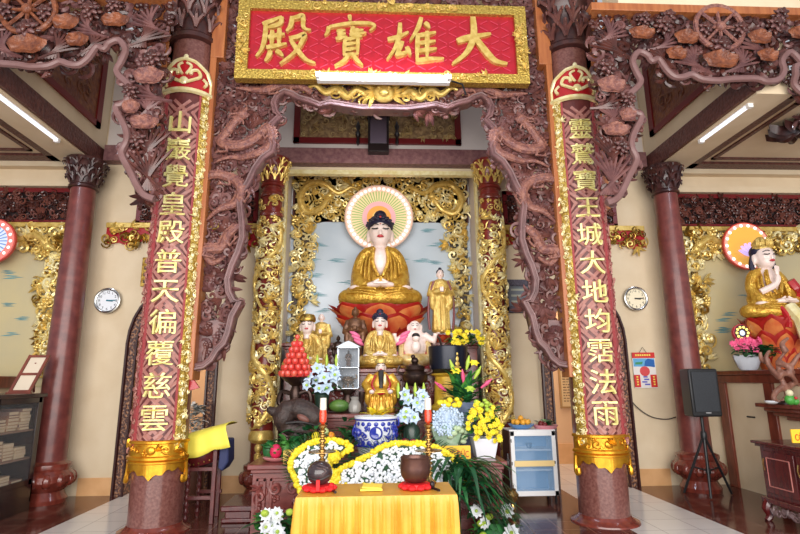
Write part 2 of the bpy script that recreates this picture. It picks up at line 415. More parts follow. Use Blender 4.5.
def arch(xc, w, zs, zt, n=14):
    """left foot -> over the top -> right foot of an arched opening"""
    p = [(xc-w, 0)]
    for i in range(n+1):
        a = PI-PI*i/n; p.append((xc+w*math.cos(a), zs+(zt-zs)*math.sin(a)))
    return p+[(xc+w, 0)]
DX = 3.0; DW = .52
wall_poly = [(-4.35, 0)]+arch(-DX, DW, 2.05, 2.75)+[(-1.5, 0), (-1.5, 4.73), (1.5, 4.73), (1.5, 0)]+arch(DX, DW, 2.05, 2.75)+[(4.35, 0), (4.35, 7.2), (-4.35, 7.2)]
m = MB(CREAM); m.plate(wall_poly[:], 7.8, 7.98)
struct(m.build('wall_back', smooth=False, loc=(0,7.8,0)))
m = MB(WHITE_PL); m.box(-4.29, 4.29, 7.785, 7.799, 5.07, 7.2)
struct(m.build('wall_back_upper', smooth=False))
for sd, nm in ((-1, 'left'), (1, 'right')):
    m = MB(CREAM); m.box(min(sd*4.35, sd*8.5), max(sd*4.35, sd*8.5), 7.8, 7.98, 0, 4.83)
    struct(m.build('wall_back_'+nm, smooth=False))
    m = MB(BASE_T)
    for a, b in ((1.53, DX-DW-.13), (DX+DW+.13, 4.15)):
        m.box(min(sd*a, sd*b), max(sd*a, sd*b), 7.785, 7.799, 0, .23)
    struct(m.build('baseboard_'+nm, smooth=False))
    # nave side wall above its beam
    m = MB(CREAM); x0, x1 = sorted((sd*4.31, sd*4.76)); m.box(x0, x1, 5.29, 7.78, 4.72, 7.2)
    struct(m.build('wall_'+nm, smooth=False))
    m = MB(BEAM_D); x0, x1 = sorted((sd*4.26, sd*4.308)); m.box(x0, x1, 5.29, 7.78, 4.74, 5.0)
    struct(m.build('trim_beam_'+nm, smooth=False))
    # framed dark panels high on the nave side wall
    m = MB(REDDK); xi = sd*4.3
    y0, y1, z0, z1 = 5.32, 7.5, 5.26, 6.9
    for (a, b, c, d) in ((y0, y1, z0, z0+.09), (y0, y1, z1-.09, z1), (y0, y0+.12, z0, z1), (y1-.13, y1, z0, z1)):
        xs = sorted((xi, xi-sd*.035)); m.box(xs[0], xs[1], a, b, c, d)
    fr = thing('wall_relief', 'dark red framed carved panel high above the %s ceiling beam' % nm, 'panel', (xi, 5.2, z0))
    m.build('panel_frame', fr, smooth=False)
    m = MB(PANEL_RB); xs = sorted((xi-sd*.002, xi-sd*.015)); m.box(xs[0], xs[1], y0+.12, y1-.13, z0+.09, z1-.09); m.build('panel_board', fr, smooth=False)
    m = MB(GOLDD)
    tmp = MB(mat('panel_relief', (128,76,40), .4, c2=(98,50,32), nscale=9)); scrollwork(tmp, [(y0+.2, z0+.15), (y1-.2, z0+.15), (y1-.2, z1-.15), (y0+.2, z1-.15)], .2, 0, random.Random(5), .8, t=.16)
    tmp.warp(lambda p: (xi-sd*.018+sd*p.y*.5, p.x, p.z)); tmp.build('carved_pattern', fr)
    # aisle ceiling with carved border
    a, b = sorted((sd*4.76, sd*9)); m = MB(CREAM); m.box(a, b, 5.28, 7.8, 4.84, 4.95); struct(m.build('ceiling_'+nm, smooth=False))
    bd = MB(BEAM_D); x_in, x_out, ya, yb = sd*4.8, sd*8.6, 5.32, 7.66
    def strip(mb, off, w, zt):
        xs = sorted((x_in+sd*off, x_in+sd*(off+w))); mb.box(xs[0], xs[1], ya+off, yb-off, zt, 4.84)
        xs = sorted((x_in+sd*off, x_out-sd*off)); mb.box(xs[0], xs[1], yb-off-w, yb-off, zt, 4.84); mb.box(xs[0], xs[1], ya+off, ya+off+w, zt, 4.84)
    strip(bd, 0, .2, 4.80); strip(bd, .31, .06, 4.815)
    struct(bd.build('trim_ceiling_'+nm, smooth=False))
    # cornice
    m = MB(CREAM); a, b = sorted((sd*4.4, sd*8.5)); m.box(a, b, 7.7, 7.8, 4.42, 4.52); m.box(a, b, 7.66, 7.8, 4.72, 4.8); struct(m.build('trim_cornice_'+nm, smooth=False))
    # back room behind the arched doorway
    m = MB(ORANGE_PL); a, b = sorted((sd*1.7, sd*4.8)); m.box(a, b, 9.9, 10, 0, 3.6); struct(m.build('wall_rear_'+nm, smooth=False))
    m = MB(ORANGE_PL); a, b = sorted((sd*4.75, sd*4.85)); m.box(a, b, 7.98, 9.9, 0, 3.6); struct(m.build('wall_rear_outer_'+nm, smooth=False))
    m = MB(CREAM); a, b = sorted((sd*1.6, sd*4.85)); m.box(a, b, 7.98, 10, 3.6, 3.7); struct(m.build('ceiling_rear_'+nm, smooth=False))
    m = MB(BASE_T); a, b = sorted((sd*1.7, sd*4.75)); m.box(a, b, 9.87, 9.9, 0, .35); struct(m.build('baseboard_rear_'+nm, smooth=False))
    # niche side wall
    m = MB(WHITE_PL); a, b = sorted((sd*1.56, sd*1.64)); m.box(a, b, 7.981, 8.9, 0, 5.2); struct(m.build('wall_niche_'+nm, smooth=False))
m = MB(WHITE_PL); m.box(-1.64, 1.64, 8.76, 8.86, 0, 5.2); struct(m.build('wall_niche_back', smooth=False))
m = MB(WHITE_PL); m.box(-1.56, 1.56, 7.985, 8.76, 5.1, 5.2); struct(m.build('ceiling_niche', smooth=False))
# lintel beam across the nave
m = MB(PINKBEAM); m.box(-4.24, 4.24, 7.62, 7.784, 4.81, 5.06); struct(m.build('trim_beam_back', smooth=False))
# front lintels over the pillars
m = MB(CREAM); m.box(-2.7, 2.7, 5.92, 6.25, 6.46, 7.2); struct(m.build('trim_lintel_front', smooth=False)); ztf = P(700, 7, 5.13).z
for q in (-1, 1): m = MB(CREAM); a, b = sorted((q*2.7, q*9)); m.box(a, b, 5.13, 5.5, ztf+.02, 7.2); struct(m.build('trim_lintel_'+('left' if q < 0 else 'right'), smooth=False))
# doors' carved surrounds
DFR = mat('dark_speckled_door_carving', (70,38,34), .4, c2=(170,120,84), nscale=30, bump=.6, bscale=30, nlo=.48, nhi=.62)
for i, sd in enumerate((-1, 1)):
    o_, i_ = arch(sd*DX, DW+.12, 2.05, 2.88), arch(sd*DX, DW-.01, 2.05, 2.74)
    m = MB(DFR); m.plate(o_+i_[::-1], 7.72, 7.99)
    d = struct(m.build('door_%d' % (i+1), smooth=False))
    r = MB(mat('dark_door_moulding', (58,28,26), .3)); r.tube([(x, 7.71, z) for x, z in o_], .025, 6); r.tube([(x, 7.71, z) for x, z in i_], .02, 6); r.build('door_moulding', d)

# ================================================================== columns
def capital(mb, cx, cy, z0, h, r, m1, m2=None, rng=random.Random(3)):
    mb.use(m1)
    mb.lathe([(r*1.0, z0), (r*1.18, z0+.03*h), (r*1.18, z0+.1*h), (r*1.02, z0+.16*h), (r*1.1, z0+.5*h), (r*1.45, z0+.84*h), (r*1.6, z0+.88*h), (r*1.6, z0+h), (r*1.2, z0+h)], (cx, cy, 0), 20)
    if m2: mb.use(m2)
    for row, (zz, n, q) in enumerate(((.2, 10, 1.08), (.45, 10, 1.16), (.68, 8, 1.3))):
        for k in range(n):
            a = 2*PI*(k+.5*(row % 2))/n; c, s_ = math.cos(a), math.sin(a); b = r*q
            for dv, fz in ((-.16, .8), (.16, .8), (0, 1)):
                ca, sa = math.cos(a+dv*.6), math.sin(a+dv*.6); cb, sb = math.cos(a+dv*1.6), math.sin(a+dv*1.6)
                pts = [(cx+c*b, cy+s_*b, z0+zz*h), (cx+ca*b*1.1, cy+sa*b*1.1, z0+(zz+.15*fz)*h), (cx+cb*b*1.26, cy+sb*b*1.26, z0+(zz+.27*fz)*h), (cx+cb*b*1.36, cy+sb*b*1.36, z0+(zz+.24*fz)*h), (cx+cb*b*1.34, cy+sb*b*1.34, z0+(zz+.18*fz)*h)]
                mb.tube(pts, [r*.09, r*.1, r*.085, r*.06, r*.03], 5)
def lotus_base(mb, cx, cy, r, h, m1):
    mb.use(m1)
    mb.lathe([(r*1.25, 0), (r*1.3, .1*h), (r*1.15, .2*h), (r*1.05, .28*h), (r*1.3, .36*h), (r*1.62, .52*h), (r*1.6, .66*h), (r*1.3, .78*h), (r*1.36, .84*h), (r*1.34, .92*h), (r*1.04, .97*h), (r*.98, h)], (cx, cy, 0), 48, rib=12, ribamp=.0)
    for k in range(12):
        a = 2*PI*k/12; mb.ell((cx+math.cos(a)*r*1.42, cy+math.sin(a)*r*1.42, .56*h), (r*.32, r*.32, h*.17), nu=8, nv=6)
PILX, PILY = 2.39, 6.0
for sd, nm in ((-1, 'left'), (1, 'right')):
    t = thing('temple_pillar', 'thick maroon stone pillar at the front carrying the %s verse board' % nm, 'pillar', (sd*PILX, PILY, 0), kind='thing')
    m = MB(COLM); m.lathe([(.265, .06), (.265, 2), (.25, 5.7)], (sd*PILX, PILY, 0), 40); m.build('shaft', t)
    m = MB(COLW); m.lathe([(.36, 0), (.355, .015), (.32, .03), (.285, .05), (.267, .08)], (sd*PILX, PILY, 0), 40); m.build('pillar_base', t)
    m = MB(); capital(m, sd*PILX, PILY, 5.6, .75, .26, CARVE_D, CARVE_B); m.build('capital', t)
    xa = 4.36*sd; ya = 7.43
    t = thing('aisle_column', 'slim maroon column with carved capital beside the %s wall clock' % nm, 'column', (xa, ya, 0), kind='thing')
    m = MB(COLA); m.lathe([(.2, .5), (.19, 2), (.165, 4.28)], (xa, ya, 0), 28); m.build('shaft', t)
    m = MB(); lotus_base(m, xa, ya, .2, .52, COLW); m.build('column_base', t)
    m = MB(); capital(m, xa, ya, 4.25, .45, .17, CARVE_D); m.build('capital', t)

# ================================================================== verse boards wrapped round the front pillars
FRET_A = mat('fret_rose', (170,116,104), .42, c2=(154,98,90), nscale=9)
FRET_B = mat('fret_maroon', (100,46,42), .42, c2=(86,36,36), nscale=9)
CHAR_G = mat('character_pale_gold', (240,230,160), .35, .15, c2=(226,212,128), nscale=10)
REDBD = mat('rose_edge', (158,70,72), .4)
GOLD_EDGE = mat('textured_gold_edge', (222,192,96), .34, .7, c2=(168,132,54), nscale=40, bump=.8, bscale=40)
def verse_board(sd, text, nm):
    cx, cy = sd*PILX, PILY; R = .288; A = rad(63)*R; B = rad(41)*R; Z0, Z1 = .82, 4.86
    fn = on_cyl(cx, cy, R, u0=sd*rad(3)*R)
    t = thing('verse_board', 'tall curved board of gold characters clasping the %s front pillar' % nm, 'verse board', (cx, cy-R, .5))
    def grid(mb, u0, u1, z0, z1, d0, d1, nu=16, nz=1):
        for i in range(nu):
            a, b = u0+(u1-u0)*i/nu, u0+(u1-u0)*(i+1)/nu
            for k in range(nz):
                c, d = z0+(z1-z0)*k/nz, z0+(z1-z0)*(k+1)/nz
                q = MB(mb.mats[mb.cur]); q.box(a, b, d1, d0, c, d); q.warp(fn); mb.put(q.v, q.f)
    m = MB(FRET_B); grid(m, -A, A, Z0, Z1, .03, 0); m.build('board_panel', t)
    # raised diagonal fret
    m = MB(FRET_A); s_ = .135; k = 0
    nz = int((Z1-Z0)/s_)
    for r in range(nz):
        for c in range(4):
            uc, zc = -B+(c+.5)*2*B/4, Z0+(r+.5)*s_*1.0
            ang = PI/4 if ((r//2)+(c//2)) % 2 else -PI/4
            for j in (-.5, .5):
                q = MB(FRET_A); L = s_*.66; w = .018
                ox, oz = -math.sin(ang)*j*s_*.5, math.cos(ang)*j*s_*.5
                dx, dz = math.cos(ang)*L, math.sin(ang)*L; nx_, nz_ = -math.sin(ang)*w, math.cos(ang)*w
                pl = [(uc+ox-dx-nx_, zc+oz-dz-nz_), (uc+ox+dx-nx_, zc+oz+dz-nz_), (uc+ox+dx+nx_, zc+oz+dz+nz_), (uc+ox-dx+nx_, zc+oz-dz+nz_)]
                pl = [(max(-B+.005, min(B-.005, a)), max(Z0+.01, min(Z1-.02, b))) for a, b in pl]
                q.plate(pl, -.011, 0); q.warp(fn); m.put(q.v, q.f)
    m.build('fret_relief', t, smooth=False)
    # gold edges with carved scrolls, thin rose lines inside them
    rng = random.Random(40+sd)
    for s2 in (-1, 1):
        inner = s2 != sd   # the edge on the nave side is gilt, the outer one rose
        m = MB(GOLD_EDGE if inner else REDBD); a, b = sorted((s2*B, s2*A)); grid(m, a, b, Z0, Z1+.02, 0, -.022, 4)
        sm = GOLDPALE if inner else FRET_A
        q = MB(sm); scrollwork(q, [(a+.008, Z0), (b-.008, Z0), (b-.008, Z1), (a+.008, Z1)], .05, -.024, rng, 1.1, depth=.004, t=.24); q.warp(fn); m.use(sm).put(q.v, q.f)
        m.use(REDBD); a, b = sorted((s2*(B-.022), s2*B)); grid(m, a, b, Z0, Z1, 0, -.014, 2)
        m.build('board_border', t)
    # crown piece
    m = MB(REDP); poly = [(-A, Z1+.0), (A, Z1+.0), (A, Z1+.17), (A*.8, Z1+.3), (A*.35, Z1+.4), (0, Z1+.43), (-A*.35, Z1+.4), (-A*.8, Z1+.3), (-A, Z1+.17)]
    def fine(poly, d0, d1, mb):   # subdivided in u so that it bends
        n = 12
        for i in range(n):
            a, b = -A+2*A*i/n, -A+2*A*(i+1)/n
            def top(u):
                pts = poly[2:]
                for (x1, z1), (x2, z2) in zip(pts, pts[1:]):
                    if x2-1e-9 <= u <= x1+1e-9: return z1+(z2-z1)*(u-x1)/(x2-x1) if abs(x2-x1) > 1e-9 else z1
                return pts[0][1]
            q = MB(mb.mats[mb.cur]); q.plate([(a, poly[0][1]), (b, poly[0][1]), (b, top(b)), (a, top(a))], d1, d0); q.warp(fn); mb.put(q.v, q.f)
    fine(poly, .02, -.01, m); cr = m.build('crown_piece', t)
    m = MB(GOLDPALE)
    def gt(pts, r, n=6):
        q = MB(GOLDPALE); q.tube(pts, r, n); q.warp(fn); m.put(q.v, q.f)
    rim = [(A, Z1+.05), (A, Z1+.17), (A*.8, Z1+.3), (A*.35, Z1+.4), (0, Z1+.43), (-A*.35, Z1+.4), (-A*.8, Z1+.3), (-A, Z1+.17), (-A, Z1+.05)]
    gt([p for a, b in zip(rim, rim[1:]) for p in [(a[0]+(b[0]-a[0])*j/4, -.02, a[1]+(b[1]-a[1])*j/4) for j in range(4)]]+[(rim[-1][0], -.02, rim[-1][1])], .022)
    gt([(-A+2*A*j/14, -.02, Z1+.02) for j in range(15)], .035)
    for s2 in (-1, 1):
        gt(spline([(s2*.03, -.025, Z1+.12), (s2*.1, -.025, Z1+.16), (s2*.17, -.025, Z1+.22), (s2*.14, -.025, Z1+.29), (s2*.08, -.025, Z1+.27), (s2*.07, -.025, Z1+.22)], 4), .02)
        gt(spline([(s2*.02, -.025, Z1+.22), (s2*.07, -.025, Z1+.33), (s2*.02, -.025, Z1+.37)], 4), .016)
        gt(spline([(s2*.22, -.025, Z1+.1), (s2*.25, -.025, Z1+.16), (s2*.2, -.025, Z1+.2)], 4), .018)
    q = MB(GOLDPALE); q.ell((0, -.02, Z1+.14), (.05, .02, .05)); q.ell((0, 0, Z1+.46), (.03, .02, .04)); q.warp(fn); m.put(q.v, q.f)
    m.build('gilt_scrolls', cr)
    # bottom skirt
    m = MB(GOLDY); n = 26; A2 = rad(76)*R
    def zb(u):
        v = u/A2; return .6-.07*math.exp(-(v*3)**2)+.045*abs(math.sin(v*11))-(.05 if abs(v) > .85 else 0)
    for i in range(n):
        a, b = -A2+2*A2*i/n, -A2+2*A2*(i+1)/n
        q = MB(GOLDY); q.plate([(a, zb(a)), (b, zb(b)), (b, .9), (a, .9)], -.018, .02); q.warp(fn); m.put(q.v, q.f)
    for zz, rr_ in ((.9, .02), (.74, .024), (.7, .016)):
        q = MB(GOLDY); q.tube([(-A2+2*A2*i/20, -.02, zz) for i in range(21)], rr_, 6); q.warp(fn); m.put(q.v, q.f)
    for s2 in (-1, 1):
        q = MB(GOLDY); q.tube(spline([(s2*A2*.97, -.01, .7), (s2*A2*1.0, -.015, .58), (s2*A2*.95, -.025, .51), (s2*A2*.87, -.02, .51), (s2*A2*.88, -.02, .56)], 4), .024, 7); q.warp(fn); m.put(q.v, q.f)
    q = MB(GOLDPALE); scrollwork(q, [(-A2*.95, .77), (A2*.95, .77), (A2*.95, .88), (-A2*.95, .88)], .075, -.022, rng, 1.1, depth=.004, t=.22)
    q.ell((0, -.02, .82), (.045, .02, .045)); q.warp(fn); m.use(GOLDY).put(q.v, q.f)
    m.build('bottom_skirt', t)
    # characters
    for i, ch in enumerate(text):
        z = 4.46+(1.14-4.46)*i/10
        q = text_mb(ch, .285, .03, CHAR_G, offset=.006 if ch in '山王大天地均法' else .002)
        q.warp(lambda p: (p.x*1.0, p.y-.005, p.z+z)); q.warp(fn); q.build('character', t)
verse_board(-1, '山巖覺皇殿普天徧覆慈雲', 'left')
verse_board(1, '靈鷲寶王城大地均霑法雨', 'right')

# ================================================================== signboard
SIGNY = 5.78
RED_SIGN = mat('crimson_sign_lacquer', (172,14,36), .38, c2=(156,10,30), nscale=10, coat=.25)
tl, br_ = P2(240, 4, SIGNY), P2(526, 83, SIGNY); SX0, SX1, SZ0, SZ1 = tl[0], br_[0], P(380, 83, SIGNY).z, P(380, 5.5, SIGNY).z
SX = max(-SX0, SX1)
sg = thing('signboard', 'long crimson signboard with four gold characters in a gilt frame', 'sign', (0, SIGNY, SZ0))
m = MB(RED_SIGN); m.box(-SX+.1, SX-.1, SIGNY, SIGNY+.05, SZ0+.08, SZ1-.08); m.build('sign_panel', sg, smooth=False)
m = MB(GOLD_EDGE); W = .125
for a, b, c, d in ((-SX, SX, SZ0, SZ0+W), (-SX, SX, SZ1-W, SZ1), (-SX, -SX+W+.02, SZ0+W, SZ1-W), (SX-W-.02, SX, SZ0+W, SZ1-W)): m.box(a, b, SIGNY-.05, SIGNY+.06, c, d)
rng = random.Random(8)
for a, b, c, d in ((-1.0, 1.0, SZ1-W, SZ1), (-SX, -SX+W, SZ0+.2, SZ1-.2), (SX-W, SX, SZ0+.2, SZ1-.2), (-1.4, 1.4, SZ0, SZ0+W)):
    scrollwork(m.use(GOLDP), [(a+.02, c+.02), (b-.02, c+.02), (b-.02, d-.02), (a+.02, d-.02)], .08, SIGNY-.055, rng, 1.2, depth=.006, t=.2)
m.build('sign_frame', sg, bevel=0)
# basket-weave relief on the red
m = MB(mat('rose_weave_lacquer', (200,62,84), .35))
for i in range(24):
    for k in range(8):
        x = -SX+.2+(i+.5)*(2*SX-.4)/24; z = SZ0+.17+(k+.5)*(SZ1-SZ0-.34)/8
        m.obox((x, SIGNY-.004, z), (.11, .012, .009), (0, (.5 if (i+k) % 2 else -.5), 0))
m.build('weave_relief', sg, smooth=False)
def brush(mb, pts, w, y0, y1):
    """a brush stroke: outline with swelling width"""
    pts = spline([(x, 0, z) for x, z in pts], 6); N = len(pts); L = []; R_ = []
    for i, p in enumerate(pts):
        t = pts[min(N-1, i+1)]-pts[max(0, i-1)]; t.normalize(); nn = Vector((-t.z, 0, t.x)); u = i/(N-1)
        ww = w*(.62+.38*math.sin(PI*min(1, u*1.15+.1)))*.5*(1 if u < .85 else 1-(u-.85)*2.6)
        L.append(p+nn*ww); R_.append(p-nn*ww)
    vs = []; fs = []
    for i in range(N):
        vs += [(L[i].x, y1, L[i].z), (L[i].x, y0, L[i].z), (R_[i].x, y0, R_[i].z), (R_[i].x, y1, R_[i].z)]
    for i in range(N-1):
        for k in range(3): fs.append((i*4+k, i*4+k+1, (i+1)*4+k+1, (i+1)*4+k))
    fs += [(0, 3, 2, 1), tuple((N-1)*4+k for k in range(4))]
    mb.put(vs, fs)
CHARS = {
 'dien': (230, [((165,128),(210,112),(262,90)), ((262,92),(252,125),(205,142),(178,146)), ((182,118),(178,190),(162,250),(133,290)), ((214,160),(210,250)), ((250,150),(246,240)), ((192,195),(232,186),(276,178)), ((184,246),(232,238),(286,226)), ((206,262),(196,290),(178,314)), ((232,262),(250,272),(268,290)),
   ((313,92),(306,138),(284,166)), ((312,102),(338,96),(366,90),(368,140),(382,156),(406,160)), ((298,202),(340,194),(376,184),(344,250),(302,292),(252,328)), ((306,210),(342,264),(382,308),(428,326))]),
 'bao': (230, [((598,82),(602,112)), ((494,140),(490,165),(476,186)), ((498,142),(590,126),(690,124),(724,138),(698,162)), ((534,166),(578,158)), ((538,184),(580,176)), ((556,160),(552,196)), ((530,202),(588,192)), ((620,142),(606,162)), ((600,168),(668,158)), ((598,184),(682,172)), ((636,150),(634,192)), ((608,196),(662,190)),
   ((576,206),(570,288)), ((574,208),(640,198)), ((640,198),(638,284)), ((578,232),(636,224)), ((578,258),(636,250)), ((574,286),(642,278)), ((592,290),(566,316),(524,338)), ((616,286),(640,314),(664,336))]),
 'hung': (380, [((38,204),(90,192),(142,166)), ((100,122),(96,180),(76,245),(36,304)), ((112,214),(92,262),(78,284)), ((80,284),(118,274),(152,262)), ((132,242),(142,262),(152,284)), ((206,96),(188,150),(150,212)), ((188,176),(184,316)), ((222,122),(236,134),(246,152)), ((188,188),(232,180),(278,170)), ((190,226),(232,220),(276,214)), ((190,264),(236,258),(282,252)), ((182,312),(250,304),(318,302)), ((234,166),(234,304))]),
 'dai': (380, [((384,212),(450,194),(552,176)), ((462,92),(466,188),(432,268),(362,326)), ((472,192),(528,266),(576,312),(634,326))]),
}
for nm, (ox, strokes) in CHARS.items():
    m = MB(GOLDP)
    for st in strokes:
        pts = [P2(ox+x/5, y/5, SIGNY-.01) for x, y in st]
        w = .085 if nm == 'dai' else (.05 if nm == 'bao' else .06)
        brush(m, pts, w, SIGNY-.045-.0004*len(m.v)/20, SIGNY)
    m.build('character', sg, smooth=False)
# tube light under the sign
tx0, tx1, tz = P(320, 76, 5.55).x, P(447, 76, 5.55).x, P(383, 76, 5.55).z
t = thing('tube_light', 'bright fluorescent tube fixed along the bottom of the crimson signboard', 'light', ((tx0+tx1)/2, 5.6, tz))
m = MB(TUBE_ON); m.tube([(tx0, 5.56, tz), (tx1, 5.56, tz)], .026, 10); m.build('tube', t)
m = MB(WHITE_P); m.box(tx0-.04, tx1+.04, 5.595, 5.67, tz-.04, tz+.04); m.box(tx0-.05, tx0+.0, 5.53, 5.6, tz-.03, tz+.03); m.box(tx1, tx1+.05, 5.53, 5.6, tz-.03, tz+.03); m.build('housing', t, smooth=False)
m = MB(BLACK_P); m.tube([(tx1+.05, 5.62, tz), (tx1+.2, 5.66, tz-.02), (tx1+.25, 5.72, tz-.12)], .012, 6); m.build('cable', t)
for sd, nm, mt in ((-1, 'left', TUBE_DIM), (1, 'right', TUBE_DIM)):
    y1, y0 = (6.75, 5.1) if sd < 0 else (6.5, 5.5)
    t = thing('tube_light', 'long white fluorescent tube under the %s nave beam' % nm, 'light', (sd*4.45, y0, 4.67))
    m = MB(mt); m.tube([(sd*4.39, y0+.05, 4.7), (sd*4.39, y1-.05, 4.7)], .022, 10); m.build('tube', t)
    m = MB(WHITE_P); m.box(sd*4.39-.035, sd*4.39+.035, y0, y1, 4.712, 4.72); m.box(sd*4.39-.03, sd*4.39+.03, y0, y0+.05, 4.67, 4.712); m.box(sd*4.39-.03, sd*4.39+.03, y1-.05, y1, 4.67, 4.712); m.build('housing', t, smooth=False)
# ================================================================== carved wooden screens at the pillars
SCY = 6.0
def flower_lotus(mb, x, z, y, r, mats):
    for ring, (n, q, up) in enumerate(((8, 1.0, 0), (6, .62, .02), (4, .3, .04))):
        mb.use(mats[ring % len(mats)])
        for k in range(n):
            a = 2*PI*(k+.5*ring)/n; mb.ell((x+math.cos(a)*r*q*.6, y-up-.02*ring, z+math.sin(a)*r*q*.6), (r*.36, r*.16, r*.2), (0, -a, 0), 8, 5)
def lotus_leaf(mb, x, z, y, rx, rz, m1):
    mb.use(m1); n = 16; vs = [(x, y-.015, z)]; fs = []
    for j, q in enumerate((.45, .85, 1.0)):
        for k in range(n):
            a = 2*PI*k/n; w = 1+.08*math.sin(5*a); vs.append((x+rx*q*w*math.cos(a), y-(.015, .045, .02)[j]*(1+.3*math.sin(6*a)), z+rz*q*w*math.sin(a)))
    for k in range(n): fs.append((0, 1+k, 1+(k+1) % n))
    for j in range(2):
        for k in range(n): fs.append((1+j*n+k, 1+(j+1)*n+k, 1+(j+1)*n+(k+1) % n, 1+j*n+(k+1) % n))
    mb.put(vs, fs)
def stems(mb, x, z, y, L, W, n, ang, m1, rng):
    mb.use(m1)
    for k in range(n):
        u = (k/(n-1)-.5)*2; a = ang+u*.55
        p0 = (x+u*W*.3, y, z); p1 = (x+math.cos(a)*L*.5+u*W*.2, y-.03, z+math.sin(a)*L*.5); p2 = (x+math.cos(a)*L, y-.01, z+math.sin(a)*L)
        mb.tube(spline([p0, p1, p2], 3), [.018]*6+[.01], 5)
# ---- the middle screen: traced edge of its opening
edge_px = [(197,371),(207,369),(216,362),(222,352),(229,345),(233,335),(237,318),(245,303),(238,300),(234,292),(233,281),(237,268),(243,255),(247.5,240),(247,224),(245,206),(247.5,195),(253,186),(259,173),(266,163),(275.5,156),(277.6,147),(274,137),(275.5,129),(284,120.5),(280,115),(278,107),(281,101),(286,98),(291.5,100),(298,104),(309,107),(320,111.5),(331.5,109),(345,111.5),(361,114)]
eL = [P2(x, y, SCY) for x, y in edge_px]; cxm = P(381, 114, SCY)
edge = eL+[(0, cxm.z)]+[(-x, z) for x, z in eL[::-1]]
post_in = PILX-.27
outer = [(post_in, edge[0][1]), (post_in, 6.45), (-post_in, 6.45), (-post_in, edge[0][1])]
poly_mid = edge+outer
# keep the edge from crossing the posts
poly_mid = [(max(-post_in, min(post_in, x)), z) for x, z in poly_mid]
sc = thing('carved_screen', 'wide arched openwork screen with dragons hanging between the two front pillars', 'carved screen', (0, SCY, 4.7))
rng = random.Random(21)
half = [(x, z) for x, z in poly_mid if x <= 1e-6]+[(0, 6.45)]
half = eL+[(0, cxm.z), (0, 6.45), (-post_in, 6.45)]
drag_paths = [
  [(243,120),(232,132),(222,145),(238,150),(256,142),(270,132),(272,146),(262,156),(246,160),(232,160),(216,166)],
  [(209,180),(222,178),(238,184),(243,196),(236,206),(222,212),(208,222)],
  [(240,228),(230,238),(222,250),(208,252),(214,264),(228,258)],
]
for dp in drag_paths:
    for s_ in (1, -1):
        m = MB(CARVE_DR); dragon(m, [(s_*x, z) for x, z in [P2(a, b, SCY) for a, b in dp]], .055, SCY-.075, head=(dp is drag_paths[0])); m.build('dragon', sc)
tail = [P2(a, b, SCY) for a, b in [(238,92),(252,92),(268,94),(284,88),(300,90),(312,96)]]
for s_ in (1, -1):
    m = MB(CARVE_DR); dragon(m, [(s_*x, z) for x, z in tail[::-1]], .05, SCY-.07, head=False); m.build('dragon', sc)
for s_ in (1, -1):
    m = MB()
    scrollwork(m, [(s_*x, z) for x, z in half], .15, SCY+.02, rng, 3.4, [CARVE_A, CARVE_B, CARVE_A], .03, t=.4)
    scrollwork(m, [(s_*x, z) for x, z in half], .12, SCY-.03, rng, 1.9, [CARVE_A, CARVE_B], .02, t=.34)
    # keep inside
    m.build('scrollwork', sc)['kind'] = 'stuff'
# the solid carved tips and a flat border round the opening
for s_ in (1, -1):
    m = MB(CARVE_A); tip = [(s_*x, z) for x, z in eL[:7]]+[(s_*-post_in, eL[6][1]-.05)]
    m.plate(tip if s_ > 0 else tip[::-1], SCY-.02, SCY+.05)
    for k in range(4):
        q = eL[1+k]; m.use(CARVE_B).tube(spline([(s_*(q[0]*.9-.1*post_in), SCY-.03, q[1]+.25), (s_*(q[0]+.02*k-.03), SCY-.05, q[1]+.12), (s_*(q[0]-.03), SCY-.04, q[1]+.05)], 4), .022, 6)
    m.build('solid_tip', sc)
m = MB(CARVE_RIM); pts = [(x, SCY-.03, z) for x, z in edge]
def inset(poly, d):
    out = []
    for i in range(len(poly)):
        a = Vector(poly[max(0, i-1)]); b = Vector(poly[min(len(poly)-1, i+1)]); t = (b-a).normalized(); out.append((poly[i][0]-t.y*d, poly[i][1]+t.x*d))
    return out
inn = inset(edge, .065)
for i in range(len(edge)-1):
    m.plate([edge[i], edge[i+1], inn[i+1], inn[i]], SCY-.1, SCY+.05)
m.tube([(x, SCY-.1, z) for x, z in inset(edge, .02)], .02, 6); m.tube([(x, SCY-.1, z) for x, z in inn], .014, 5)
m.build('screen_rim', sc)
for s_ in (1, -1):   # wooden posts that hold it against the pillars
    m = MB(WOODO); x0, x1 = sorted((s_*(PILX-.325), s_*(PILX-.245))); m.box(x0, x1, SCY-.14, SCY+.1, edge[0][1]-.1, 6.45)
    x0, x1 = sorted((s_*(PILX-.41), s_*(PILX-.245))); m.box(x0, x1, SCY-.145, SCY+.1, 5.42, 6.45)
    m.build('side_post', sc, bevel=.008)
